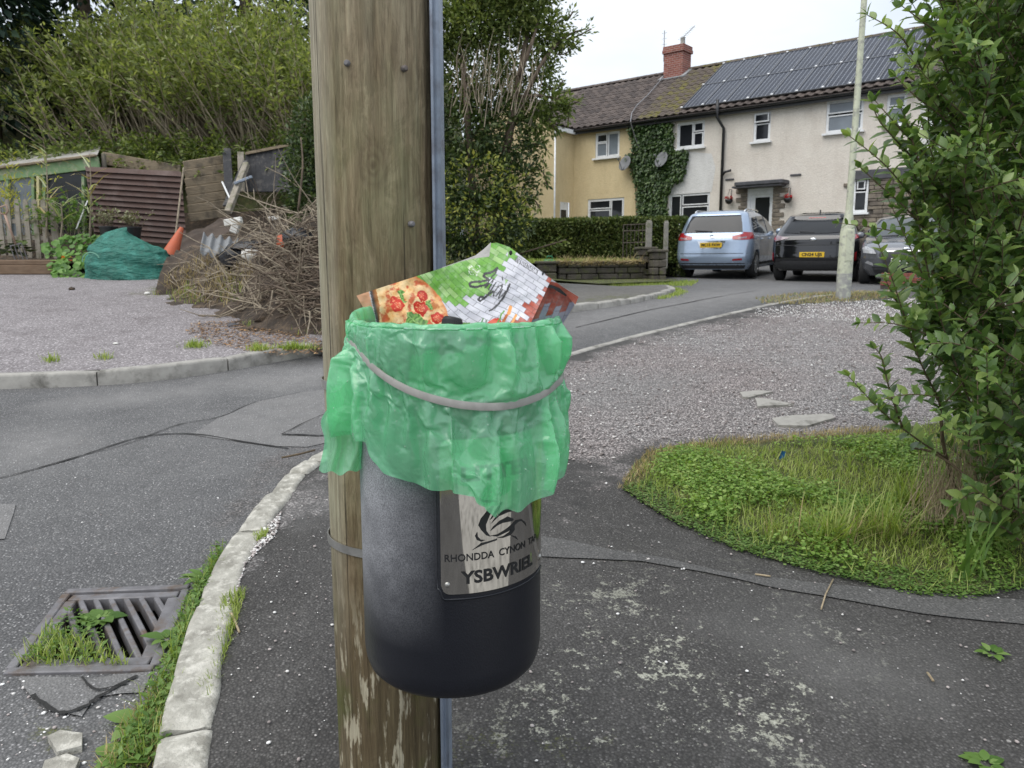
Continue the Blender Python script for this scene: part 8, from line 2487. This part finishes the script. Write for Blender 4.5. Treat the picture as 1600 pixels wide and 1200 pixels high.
# raised bed of two sleepers
pl0, pl1 = P(-40, 420, 13.0), P(87, 420, 13.0)
gr = hz(-8, 13) + .1
planter = empty('raised_bed', (pl0.x, 13.0, gr)); tag(planter, 'timber raised bed edge at the front of the left garden', 'raised bed')
H1 = P(40, 404, 13).z - gr
for k in range(2):
 mb = MB(); mb.box(((pl1.x - pl0.x) / 2 - (.6 if k else 0.62), 0, H1 * (.29 + .46 * k)), (pl1.x - pl0.x + 1.2, .10 if k else .12, H1 * (.58 if k == 0 else .34)), bev=.012); mb.build('sleeper', M['sleeper'], planter)
mb = MB(); mb.box((pl1.x - pl0.x - .05, .55, H1 * .48), (.10, 1.0, H1 * .9), bev=.012); mb.build('end_sleeper', M['sleeper'], planter)
bed = sheet('garden_soil', [(pl0.x - 3, 13.05), (pl1.x - .1, 13.05), (-6.2, 13.0), (-5.0, 13.2), (-4.4, 15.8), (pl0.x - 3, 15.8)], M['soil'], 0, k=.03, dens=.25, zf=lambda x, y: max(hill(x, y) + .03, gr + H1 * .7 + .25 * sstep(13.3, 15, y)))
# picket fence
pf_y = 14.0
pf = empty('picket_fence', (P(0, 370, pf_y).x, pf_y, P(40, 378, pf_y).z)); tag(pf, 'grey weathered picket fence behind the raised bed', 'fence')
for u in (-26, -13, 0, 12.5, 27.5, 41.5, 55.5, 68.5, 84):
 x = P(u, 340, pf_y).x - pf.location.x; zt = P(u, 311 if u < 80 else 313, pf_y).z - pf.location.z; w = .085 if u < 80 else .12
 mb = MB(); pr_ = [(-w / 2, -.3), (w / 2, -.3), (w / 2, zt - .05), (w * .3, zt - .01), (0, zt), (-w * .3, zt - .01), (-w / 2, zt - .05)]
 ln = random.uniform(-.025, .025)
 mb.prism(pr_, lambda p: (x + p[0] + ln * p[1], -.012, p[1]), lambda p: (x + p[0] + ln * p[1], .012, p[1])); mb.build('picket', M['picket'], pf)
for v in (346, 372):
 z = P(40, v, pf_y).z - pf.location.z
 mb = MB(); mb.box((P(35, 340, pf_y).x - pf.location.x - .2, .035, z), (1.75, .04, .075), bev=.006); mb.build('rail', M['picket'], pf)
# garden fork
fa = P(32, 402, 13.35); fk_ = empty('garden_fork', fa); tag(fk_, 'wooden-handled garden fork stuck in the raised bed', 'garden fork')
tp_ = P(8, 336, 13.3) - fa; up_ = tp_.normalized()
M['forkwood'] = simple('fork_wood', (.42, .29, .22), (.30, .20, .15), 9, .7)
mb = MB(); mb.tube([up_ * .22, tp_], [.017, .02], 8); mb.build('shaft', M['forkwood'], fk_, True)
mb = MB(); q = tp_; s_ = Vector((1, 0, .25)).normalized(); mb.tube([q, q + up_ * .05 - s_ * .07, q + up_ * .14 - s_ * .08, q + up_ * .15 + s_ * .08, q + up_ * .05 + s_ * .07, q], .015, 6); mb.build('grip', M['forkwood'], fk_, True)
mb = MB(); mb.bar(up_ * .22 - s_ * .10, up_ * .22 + s_ * .10, .02, .02);
for k in (-1, -.33, .33, 1): mb.tube([up_ * .22 + s_ * .10 * k, up_ * .05 + s_ * .105 * k, -up_ * .08 + s_ * .1 * k], .008, 5)
mb.build('tines', M['iron'], fk_)
# lean-to greenhouse
gy = 15.0; gh = empty('lean_to_greenhouse', P(60, 380, gy)); tag(gh, 'ramshackle green lean-to greenhouse with timber roof edge behind the fence', 'greenhouse')
mb = MB(); mb.M = TL(gh); mb.bar(P(-60, 281, gy), P(155, 254, gy), .05, .22, bev=.008); mb.build('fascia', M['greenpaint'], gh)
mb = MB(); mb.M = TL(gh); mb.bar(P(-60, 270, gy - .05), P(150, 243, gy - .05), .10, .045, bev=.008); mb.build('roof_edge', M['oldtimber'], gh)
mb = MB(); mb.M = TL(gh)
mb.add([P(-60, 268, gy), P(152, 242, gy), P(158, 228, gy + 1.8), P(-60, 256, gy + 1.8)], [(0, 1, 2, 3)]); mb.build('roof_sheet', M['concrete'], gh)
for u0, u1, mt in ((50, 54, 'greenpaint'), (57, 66, 'yellowpaint'), (67, 71, 'greenpaint'), (10, 15, 'greenpaint'), (128, 134, 'greenpaint')):
 mb = MB(); mb.M = TL(gh); um = (u0 + u1) / 2; mb.bar(P(um, 276 if um > 30 else 282, gy - .02), P(um + 1, 385, gy - .02), (u1 - u0) / FPX * gy, .05); mb.build('post', M[mt], gh)
M['ghglass'] = glassmat('dusty_glass', (.02, .022, .024), .18)
for u0, u1, v0 in ((72, 133, 268), (16, 50, 282), (-50, 10, 287)):
 mb = MB(); mb.M = TL(gh); mb.add([P(u0, v0, gy + .03), P(u1, v0 - 5, gy + .03), P(u1, 372, gy + .03), P(u0, 372, gy + .03)], [(0, 1, 2, 3)]); mb.build('pane', M['ghglass'] if u0 > 60 else M['pane_sky_tint'], gh)
# brown slatted panel
by_ = 14.6; sp0 = empty('slatted_panel', P(210, 385, by_)); tag(sp0, 'brown horizontal slatted panel propped in front of the timber boards', 'panel')
TLc, TRc, BLc, BRc = (133, 260), (283, 268), (148, 372), (292, 384)
NSL = 13
def bq(s, t, dy=0.0):
 u = (TLc[0] * (1 - s) + TRc[0] * s) * (1 - t) + (BLc[0] * (1 - s) + BRc[0] * s) * t; v = (TLc[1] * (1 - s) + TRc[1] * s) * (1 - t) + (BLc[1] * (1 - s) + BRc[1] * s) * t
 return P(u, v, by_ + .35 * s + dy)
for k in range(NSL):
 t0, t1 = k / NSL, (k + .86) / NSL
 mb = MB(); mb.M = TL(sp0)
 vs_ = [bq(0, t0, .02), bq(1, t0, .02), bq(1, t1, -.02), bq(0, t1, -.02), bq(0, t0, .05), bq(1, t0, .05), bq(1, t1, .03), bq(0, t1, .03)]
 mb.add(vs_, [(0, 1, 2, 3), (4, 7, 6, 5), (0, 4, 5, 1), (3, 2, 6, 7), (0, 3, 7, 4), (1, 5, 6, 2)]); mb.build('slat', M['brownslat'], sp0)
mb = MB(); mb.M = TL(sp0); mb.add([bq(0, 0, .055), bq(1, 0, .055), bq(1, .995, .055), bq(0, .995, .055)], [(0, 1, 2, 3)]); mb.build('backing', M['blackwood'], sp0)
# beams behind it
def lone_beam(name, a, b, w, h, mat, lab, cat='timber'):
 c = Vector(a); mb = MB(); mb.M = Matrix.Translation(-c); mb.bar(a, b, w, h, bev=.008); o = mb.build(name, M[mat]); o.location = c; tag(o, lab, cat)
lone_beam('timber_beam', P(160, 247, 15.6), P(282, 268, 15.6), .06, .24, 'oldtimber', 'long old timber beam above the brown slatted panel')
lone_beam('timber_post', P(162, 240, 15.4), P(163, 262, 15.4), .08, .06, 'picket', 'short pale post between greenhouse roof and timber beam')
lone_beam('leaning_stick', P(287, 262, 14.2), P(270, 405, 13.4), .03, .03, 'twig', 'long thin pale stick leaning by the brown panel', 'stick')
lone_beam('white_cane', P(137, 313, 14.2), P(119, 358, 13.8), .025, .02, 'white_plastic', 'bent white plastic cane beside the brown panel', 'cane')
# timber board retaining wall
rw = empty('timber_retaining_wall', P(320, 345, 15.2)); tag(rw, 'sloping pale timber board retaining wall right of the brown panel', 'retaining wall')
for k in range(7):
 t = k / 7; v0 = 253 + 100 * t * .95
 mb = MB(); mb.M = TL(rw); a = P(287 + 3 * t * 3, v0 + 6, 15.3 - .1 * t); b = P(356 - 6 * t, v0 - 5 + 4 * t, 15.7 - .1 * t)
 mb.bar(a, b, .05, .165, bev=.012); mb.build('board', M['oldtimber'], rw)
lone_beam('dark_plank', P(354, 232, 15.6), P(358, 300, 15.0), .16, .04, 'blackwood', 'upright black plank at the end of the timber boards')
lone_beam('dark_plank', P(384, 252, 15.4), P(352, 322, 14.4), .10, .05, 'blackwood', 'black plank leaning steeply over the brush heap')
lone_beam('timber_post', P(376, 238, 15.5), P(378, 300, 15.2), .12, .06, 'picket', 'pale upright board between the black planks')
lone_beam('round_log', P(385, 256, 15.1), P(356, 332, 14.2), .11, .10, 'picket', 'thick pale post leaning above the polystyrene')
lone_beam('white_pipe', P(347, 284, 14.8), P(360, 312, 14.4), .03, .03, 'white_plastic', 'thin white pipe crossing the leaning planks')
lone_beam('grey_pipe', P(366, 287, 14.6), P(394, 276, 14.6), .05, .05, 'galv', 'bent pale grey plastic pipe by the leaning planks')
bf = empty('black_fence', P(420, 270, 15.6)); tag(bf, 'sagging black timber fence panels at the top of the brush heap', 'fence')
for k in range(9):
 u = 388 + k * 8.5
 mb = MB(); mb.M = TL(bf); mb.bar(P(u, 240 - k * 1.6, 15.7), P(u - 2, 300, 15.4), .115, .03, bev=.006); mb.build('board', M['blackwood'], bf)
mb = MB(); mb.M = TL(bf); mb.bar(P(384, 240, 15.65), P(460, 225, 15.65), .07, .05); mb.build('top_rail', M['oldtimber'], bf)
# green bag / tarpaulin heap
tc_ = P(203, 420, 12.6); gbz = hz(tc_.x, 12.6) + .09
M['tarp'] = simple('green_woven_sheet', (.025, .19, .14), (.015, .12, .09), 5, .5, bump=.9, bscale=5, bdist=.12, stretch=(1, 1, 3.5), dirt=((.04, .25, .2), 6))
tarp = empty('garden_waste_bag', (tc_.x, 12.6, gbz)); tag(tarp, 'bulging green woven garden waste bag on the gravel edge', 'waste bag')
W_, H_t = 60 / FPX * 12.6, P(203, 366, 12.6).z - gbz
mb = MB(); nu, nv = 72, 26; vs_ = []
for j in range(nv):
 t = j / (nv - 1)
 for i in range(nu):
  a = 2 * math.pi * i / nu; ca, sa = math.cos(a), math.sin(a)
  rr = math.cos(t * math.pi / 2) ** .55 if t < 1 else 0.0
  fold = 1 + .05 * math.sin(t * 21 + 2.5 * ca) * (1 - t) + .09 * rid(ca * 3 + t * 2, sa * 3, t * 1.5) + .05 * rid(ca * 7, sa * 7 + t * 4, 3 + t * 3)
  zf_ = t ** .62 * H_t * (1 - .10 * ca) * (1 + .10 * rid(ca * 2 * (1 - t), sa * 2 * (1 - t), 5 + t * 2))
  vs_.append((ca * rr * W_ * 1.05 * fold, sa * rr * W_ * .62 * fold, zf_ - .03))
mb.add(vs_, [(j * nu + i, j * nu + (i + 1) % nu, (j + 1) * nu + (i + 1) % nu, (j + 1) * nu + i) for j in range(nv - 1) for i in range(nu)])
mb.build('bag', M['tarp'], tarp, True)
for (x, dz) in ((-.05, 0),):
 mb = MB(); mb.tube([(.0 + x, -W_ * .50, .30), (.02 + x, -W_ * .58, .20), (.0 + x, -W_ * .64, .12)], .012, 5); mb.build('strap', M['white_plastic'], tarp)
mb = MB()
mb.tube([(-.42 + .14 * math.cos(a), -W_ * .50 - .06 * math.sin(a) * 0 - .05, .26 + .14 * math.sin(a)) for a in np.linspace(.4, 3.2, 10)], .008, 5); mb.build('carry_loop', M['gplastic2'], tarp)
# traffic cone on its side
cn = P(266, 398, 12.9); cone = empty('traffic_cone', cn); tag(cone, 'faded orange traffic cone tipped over behind the green bag', 'traffic cone')
M['orange'] = simple('faded_orange_rubber', (.52, .115, .045), (.40, .085, .035), 6, .6)
ax = (P(284, 356, 13.1) - cn); Lc = ax.length; qx = ax.to_track_quat('Z', 'Y').to_matrix().to_4x4()
mb = MB(); mb.M = qx; mb.lathe([(.135, -.05), (.13, 0), (.085, Lc * .5), (.035, Lc), (.025, Lc)], 20); mb.build('cone_body', M['orange'], cone, 40)
mb = MB(); mb.M = qx; mb.box((0, 0, -.07), (.34, .34, .04), bev=.01); mb.build('cone_foot', M['black'], cone)
# pots of dying plants
def pot(u, v, y, r, h, lab):
 p = P(u, v, y); o = empty('plant_pot', p); tag(o, lab, 'plant pot')
 mb = MB(); mb.lathe([(r * .75, 0), (r, h), (r * 1.06, h), (r * 1.06, h + .02), (r * .9, h + .02), (r * .88, h - .02), (.001, h - .02)], 18, cap=False); mb.build('pot', M['black'], o, 40)
 mb, a, b = sprays(26, lambda: (p.x + random.gauss(0, r * .3), y + random.gauss(0, r * .3), p.z + h), lambda: random.uniform(.15, .38), (0, 0), .3, 9, .03, .005, .9, .6)
 add_sprays(o, mb, a, b, .05, M['drygreen'], M['twig_d'])
M['drygreen'] = leafmat('dying_leaf', (.11, .10, .06), (.24, .235, .14), (.33, .34, .2), trans=.2)
pot(171, 376, 13.6, .15, .22, 'black pot of greyish dying plant beside the nasturtiums'); pot(206, 377, 13.4, .17, .22, 'black pot of dead twiggy plant above the green bag')
# nasturtium patch, round leaves one by one
M['nast'] = leafmat('nasturtium_leaf', (.045, .12, .02), (.13, .27, .05), (.20, .36, .085), trans=.35, rough=.5, patch=3)
nst = empty('nasturtium_patch', P(120, 436, 12.7)); tag(nst, 'sprawling round-leaved nasturtium patch spilling over the raised bed end', 'nasturtium')
disc = MB(); K_ = 9; disc.add([(0, 0, -.06)] + [(.5 * math.cos(2 * math.pi * k / K_) * (1 + .06 * (k % 2)), .5 * math.sin(2 * math.pi * k / K_), .03 * (k % 3)) for k in range(K_)], [(0, 1 + k, 1 + (k + 1) % K_) for k in range(K_)])
dms = []
for k in range(5):
 me = disc.mesh('leaf', M['nast'], True); at_ = me.attributes.new('rnd', 'FLOAT', 'POINT'); at_.data.foreach_set('value', np.full(K_ + 1, .1 + .2 * k, dtype=np.float32)); dms.append(me)
nreg = [(76, 404), (62, 384), (90, 372), (115, 366), (150, 366), (160, 382), (150, 398), (160, 412), (186, 424), (182, 436), (120, 440), (84, 432), (74, 418)]
cnt = 0
while cnt < 260:
 u, v = random.uniform(60, 190), random.uniform(364, 441)
 if not inpoly(u, v, nreg): continue
 y = 13.5 - .9 * sstep(370, 436, v) + random.uniform(-.1, .1)
 ob = addobj('leaf', dms[cnt % 5], nst); ob.location = P(u, v, y) - Vector(nst.location); s_ = random.uniform(.07, .125)
 ob.scale = (s_, s_, s_); ob.rotation_euler = (random.gauss(.75, .35), random.gauss(0, .35), random.uniform(-.6, .6)); cnt += 1
ND = 60; np_ = np.array([tuple(P(random.uniform(80, 180), random.uniform(400, 438), random.uniform(12.6, 13.0)) - Vector(nst.location)) for _ in range(14)])
M['oflower'] = leafmat('orange_flower', (.55, .10, .02), (.75, .22, .03), trans=.3)
leaf_object('flowers', CLV, np_, frames(rand_dirs(14)), np.full(14, .06), M['oflower'], nst)['kind'] = 'stuff'
cb_ = empty('cabbage_plant', P(25, 402, 13.6)); tag(cb_, 'big dull green leafy plant behind the fork in the raised bed', 'plant')
for k in range(26):
 a = random.uniform(0, 6.28); pos = P(random.uniform(-10, 48), random.uniform(378, 402), 13.6) - Vector(cb_.location)
 leaf_object('leaf', leaf_tmpl(.42, .3, .05), np.array([tuple(pos)]), frames(np.array([[math.cos(a), math.sin(a) - .4, .5]])), np.array([random.uniform(.14, .24)]), M['dark_leaf'], cb_, np.array([random.random()]), True)
# tall strappy plants
def strap_plant(u, vb, vt, y, n_, lab, mats=('weed', 'straw')):
 o = empty('reed_plant', P(u, vb, y)); tag(o, lab, 'reed plant')
 top = P(u, vt, y) - Vector(o.location)
 mb = MB(); mb.tube([(0, 0, 0), top * .5 + Vector((.03, 0, 0)), top], [.02, .014, .006], 5); mb.build('stem', M['twig'], o)
 for mt, nm, k in ((mats[0], 'leaves', n_), (mats[1], 'dry_leaves', n_ // 2)):
  ps = np.array([tuple(top * random.uniform(.2, 1.0)) for _ in range(k)])
  az = rng.random(k) * 6.28; D = np.stack([np.cos(az) * .8, np.sin(az) * .5, .9 * rng.random(k)], 1)
  L = .35 + .35 * rng.random(k)
  leaf_object(nm, BLADE, ps, frames(D), np.stack([np.full(k, .035), L, -L * 1.6], 1), M[mt], o)
M['varieg'] = leafmat('variegated_leaf', (.30, .34, .16), (.58, .60, .40), trans=.3)
strap_plant(72, 372, 238, 13.8, 14, 'tall variegated reed plant in front of the greenhouse glass', ('varieg', 'straw'))
strap_plant(140, 372, 240, 13.9, 10, 'tall variegated reed with dry brown leaves at the panel corner', ('varieg', 'straw'))
strap_plant(95, 372, 316, 13.7, 12, 'short strappy reed behind the nasturtiums', ('varieg', 'weed'))
yb = empty('yellow_bamboo', P(25, 372, 14.3)); tag(yb, 'thin yellow-leaved bamboo behind the picket fence', 'bamboo')
mb, a, b = sprays(26, lambda: tuple(P(random.uniform(-20, 50), 372, 14.4)), lambda: random.uniform(.9, 1.6), (0, -.1), .25, 22, .06, .006, 1.0, .4)
add_sprays(yb, mb, a, b, .10, leafmat('bamboo_leaf', (.25, .27, .04), (.52, .50, .09), trans=.35), M['pale_stem'], wide=.45)
gw2 = empty('garden_weeds', P(105, 372, 14.2)); tag(gw2, 'tangled garden weeds and flowers before the dark greenhouse glass', 'weeds')
mb, a, b = sprays(40, lambda: tuple(P(random.uniform(60, 140), 374, random.uniform(13.9, 14.5))), lambda: random.uniform(.4, .95), (0, -.1), .25, 14, .06, .006, 1.0, .6)
add_sprays(gw2, mb, a, b, .08, M['weed'], M['twig'])
# ---------------------------------------------------------------- earth bank with the brush heap
bank_px = [(232, 466), (285, 488), (330, 505), (380, 520), (440, 533), (505, 545), (560, 540), (600, 528)]
bline = [G(u, v, .10) for u, v in bank_px]
bpoly = [(p.x, p.y) for p in bline] + [(-1.5, 12.3), (-1.6, 13.6), (-5.6, 13.6), (-5.3, 12.9)]
fl_ = [(p.x, p.y) for p in bline]
def fdist(x, y):
 best = 9
 for a, b in zip(fl_, fl_[1:]):
  d, t = seg_d(x, y, a[0], a[1], b[0], b[1]); best = min(best, d)
 return best
def bankz(x, y):
 d = fdist(x, y)
 e_ = seg_d(x, y, fl_[-1][0], fl_[-1][1], -1.5, 12.3)[0]
 rise = sstep(.02, 1.0, e_) * .95 * sstep(.15, 1.3, d) * (.55 + .45 * sstep(-5.0, -2.6, x)) * (1 + .3 * fbm(x, y, 1, .9, 3)) + .22 * fbm(x, y, 5, 2.3, 4) * sstep(0, .4, d) + .06 * fbm(x, y, 9, 9, 3) * sstep(0, .2, d)
 return max(hz(x, y) + .095 + rise * (1 - .35 * sstep(11, 13.5, y)), hill(x, y) - .1 if y > 12.7 else -9)
sheet('earth_bank', bpoly, M['soil'], 0.0, k=.012, dens=.10, zf=bankz)
def on_bank(u, v, lift=0.0):
 rx, rz = ray(u, v); y = 6.0
 while y < 16:
  x = rx * y
  if CZ + rz * y < (bankz(x, y) if inpoly(x, y, bpoly) else hz(x, y) + .1): break
  y += .04
 return Vector((rx * y, y, CZ + rz * y + lift))
lt = pts_in([(300, 505), (380, 500), (500, 530), (505, 552), (440, 556), (340, 540), (290, 520)], 2600, .105)
M['deadleaf'] = leafmat('dead_leaf', (.10, .05, .025), (.30, .17, .08), (.42, .28, .15), trans=.1, rough=.8, patch=6)
o = lowleaves('fallen_leaves', lt, .010, .032, M['deadleaf'], zr=(0, .015), tilt=.25); tag(o, 'brown fallen leaves at the foot of the earth bank', 'fallen leaves', kind='stuff')
# brush: hundreds of dead branches in three heaps
def brush(name, lab, n_, region, lift, rmin, rmax, L0, L1, mat):
 c = on_bank(sum(p[0] for p in region) / len(region), sum(p[1] for p in region) / len(region)); o = empty(name, c); tag(o, lab, 'brushwood')
 mb = MB(); mb.M = TL(o); k = 0
 us = [p[0] for p in region]; vs__ = [p[1] for p in region]
 while k < n_:
  u, v = random.uniform(min(us), max(us)), random.uniform(min(vs__), max(vs__))
  if not inpoly(u, v, region): continue
  p = on_bank(u, v); p.z += random.uniform(0, lift); L = random.uniform(L0, L1); a = random.gauss(.3, 1.1)
  d = Vector((math.cos(a), -abs(random.gauss(.25, .4)), random.gauss(-.12, .42))).normalized() * random.choice((1, -1, 1))
  path = [p]; q = p.copy()
  for i in range(4):
   q = q + d * L / 4; path.append(q.copy()); d = (d + Vector((random.gauss(0, .25), random.gauss(0, .25), random.gauss(-.03, .22)))).normalized()
  r = random.uniform(rmin, rmax) ; mb.tube(path, [r, r * .9, r * .75, r * .55, r * .3], 4, False)
  if random.random() < .5:
   j = random.randint(1, 3); dd = (d + Vector((random.gauss(0, .7), random.gauss(0, .4), random.gauss(.2, .5)))).normalized()
   mb.tube([path[j], path[j] + dd * L * .2, path[j] + dd * L * .4 + Vector((0, 0, random.gauss(0, .04)))], [r * .6, r * .45, r * .2], 4, False)
  k += 1
 mb.build('branches', M[mat], o)['kind'] = 'stuff'
brush('brush_heap', 'tangled heap of dead pale branches on top of the earth bank', 330, [(370, 300), (470, 270), (500, 330), (505, 420), (440, 430), (380, 400), (365, 350)], .22, .003, .010, .3, .85, 'twig')
brush('brush_heap', 'straggling roots and dead branches hanging down the earth bank face', 150, [(340, 420), (420, 410), (505, 430), (505, 500), (430, 500), (350, 480)], .10, .004, .012, .4, 1.0, 'twig')
brush('brush_heap', 'dark twigs tangled below the bush beside the pole', 220, [(400, 380), (505, 380), (508, 520), (450, 510)], .25, .004, .012, .3, .8, 'twig_d')
brush('brush_heap', 'dry twigs and stalks between green bag and earth bank', 60, [(265, 420), (340, 400), (370, 440), (330, 480), (250, 460)], .10, .004, .010, .25, .6, 'twig')
dg2 = []
for _ in range(1500):
 u, v = random.uniform(250, 400), random.uniform(395, 480)
 if inpoly(u, v, [(255, 440), (300, 410), (380, 390), (400, 430), (350, 480), (270, 470)]): dg2.append(tuple(on_bank(u, v)))
o = blades('bank_dry_grass', np.array(dg2), .05, .22, .008, 1.4, M['straw'], curl=.8); tag(o, 'dry straw-coloured grass on the slope beside the green bag', 'dry grass', kind='stuff')
dg3 = []
for _ in range(1600):
 u, v = random.uniform(230, 480), random.uniform(430, 500)
 if inpoly(u, v, [(235, 462), (300, 446), (330, 470), (300, 480)]) or inpoly(u, v, [(340, 440), (375, 425), (380, 470), (345, 478)]) or inpoly(u, v, [(385, 405), (425, 405), (415, 430), (390, 430)]): dg3.append(tuple(on_bank(u, v)))
o = blades('bank_grass', np.array(dg3), .04, .14, .008, 1.1, M['grass'], curl=.7); tag(o, 'green grass tufts low on the earth bank', 'grass', kind='stuff')
tf = []
for (u, v, su, sv, k) in ((460, 545, 22, 2, 320), (405, 547, 14, 2, 200), (305, 541, 14, 3, 170), (480, 515, 16, 6, 200), (165, 560, 14, 2, 60), (80, 564, 10, 2, 60), (390, 508, 6, 3, 60)):
 for _ in range(k): g_ = G(random.gauss(u, su * .6), random.gauss(v, sv * .6), .105); tf.append((g_.x, g_.y, g_.z))
o = blades('parking_weeds', np.array(tf), .03, .10, .007, 1.0, M['grass'], curl=.6); tag(o, 'scattered weed tufts along the edge of the parking gravel', 'weeds', kind='stuff')
# rubbish on the bank
def lump(name, lab, cat, u, v, r, sc, mat, jit=.12, lift=.0, nu=14, nv=9):
 p = on_bank(u, v, lift); mb = MB(); mb.ball((0, 0, r * sc[2] * .6), r, nu, nv, sc, jit); o = mb.build(name, M[mat], None, 60); o.location = p; tag(o, lab, cat)
M['binbag'] = simple('black_refuse_film', (.015, .015, .018), (.008, .008, .010), 12, .25, bump=.6, bscale=30, bdist=.02)
M['foam'] = simple('dirty_polystyrene', (.70, .69, .65), (.55, .54, .50), 9, .85, bump=.4)
lump('refuse_bag', 'crumpled black refuse bag on the earth bank', 'refuse bag', 368, 412, .17, (1.1, .8, .8), 'binbag', .22)
lump('refuse_bag', 'smaller torn black refuse bag stuck under the branches', 'refuse bag', 392, 392, .15, (1.5, .8, .5), 'binbag', .25)
lump('refuse_bag', 'dark blue-black plastic bundle under the evergreen bush', 'refuse bag', 470, 385, .17, (1.2, .8, .7), 'binbag', .22)
lump('white_lump', 'dirty white rounded plaster lump beside the black bag', 'rubble', 393, 405, .11, (1.1, .8, .75), 'foam', .12)
lump('clay_shard', 'broken orange clay pot piece under the branches', 'pot shard', 447, 386, .11, (1.0, .7, .8), 'orange', .2)
lump('stone_lump', 'dark stone lying on the leaf litter below the bank', 'stone', 410, 502, .075, (1.2, .9, .7), 'soil', .15)
lump('stone_lump', 'small grey stone on the parking gravel below the bank', 'stone', 364, 512, .05, (1.2, .9, .6), 'slate', .15)
def foam_piece(u0, v0, u1, v1, y, th, lab):
 a, b = P(u0, v0, y), P(u1, v1, y); mb = MB(); c = a.copy(); mb.M = Matrix.Translation(-c); mb.bar(a, b, .10, th, bev=.012); o = mb.build('polystyrene_piece', M['foam']); o.location = c; tag(o, lab, 'polystyrene')
foam_piece(351, 349, 378, 344, 13.6, .12, 'long dirty white polystyrene piece on the brown sheet'); foam_piece(372, 342, 365, 364, 13.5, .13, 'upright dirty white polystyrene block below the leaning post'); foam_piece(420, 342, 437, 340, 12.6, .06, 'thin white polystyrene strip in the brush heap')
co0 = on_bank(340, 396, .05); M['cement'] = simple('fibre_cement', (.25, .26, .27), (.17, .175, .18), 8, .85, bump=.3)
mb = MB(); nx, ny = 40, 5
mb.grid(lambda s, t: Vector((.46 * (s - .5) + .05 * t, -.30 * t + .1, .035 * math.sin(s * 2 * math.pi * 4.0 + 1.6) * .9 + .16 - .26 * t + .02)), nx, ny)
mb.M = None; o = mb.build('corrugated_sheet', M['cement'], None, True); o.location = co0; o.rotation_euler = (0, R(10), R(8)); tag(o, 'broken piece of grey corrugated sheet on the bank', 'corrugated sheet')
md = o.modifiers.new('thick', 'SOLIDIFY'); md.thickness = .008
M['mem'] = simple('brown_membrane', (.085, .062, .048), (.05, .036, .028), 6, .85, bump=.3)
mb = MB(); mp0 = P(320, 385, 13.4)
def memf(s, t):
 u = 262 + 96 * s + 20 * (1 - t) * s; v = 402 - 66 * s * (1 - .2 * t) - 4 * t + (1 - s) * t * -14 - 8 * t
 y = 13.0 + 1.3 * s + .5 * t
 return P(u, v + 14 * (1 - t), y) + Vector((0, .06 * fbm(s * 3, t * 3, 1, 1, 2), .08 * fbm(s * 4, t * 4, 7, 1, 3))) - mp0
mb.grid(memf, 26, 14); o = mb.build('weed_membrane', M['mem'], None, True); o.location = mp0; tag(o, 'brown weed membrane draped over the slope behind the cone', 'membrane')
# bits on the gravel
for (u, v, r, mt, lab) in ((181, 538, .02, 'foam', 'tiny pale scrap of litter on the parking gravel'), (230, 460, .035, 'foam', 'white scrap on the gravel edge by the green bag'), (184, 434, .045, 'foam', 'white scrap beside the nasturtium patch'), (112, 453, .04, 'soil', 'dark clod on the parking gravel')):
 g_ = G(u, v, .10); mb = MB(); mb.ball((0, 0, r * .4), r, 10, 6, (1.2, .9, .6), .2); o = mb.build('litter_scrap', M[mt], None, 60); o.location = g_; tag(o, lab, 'litter')
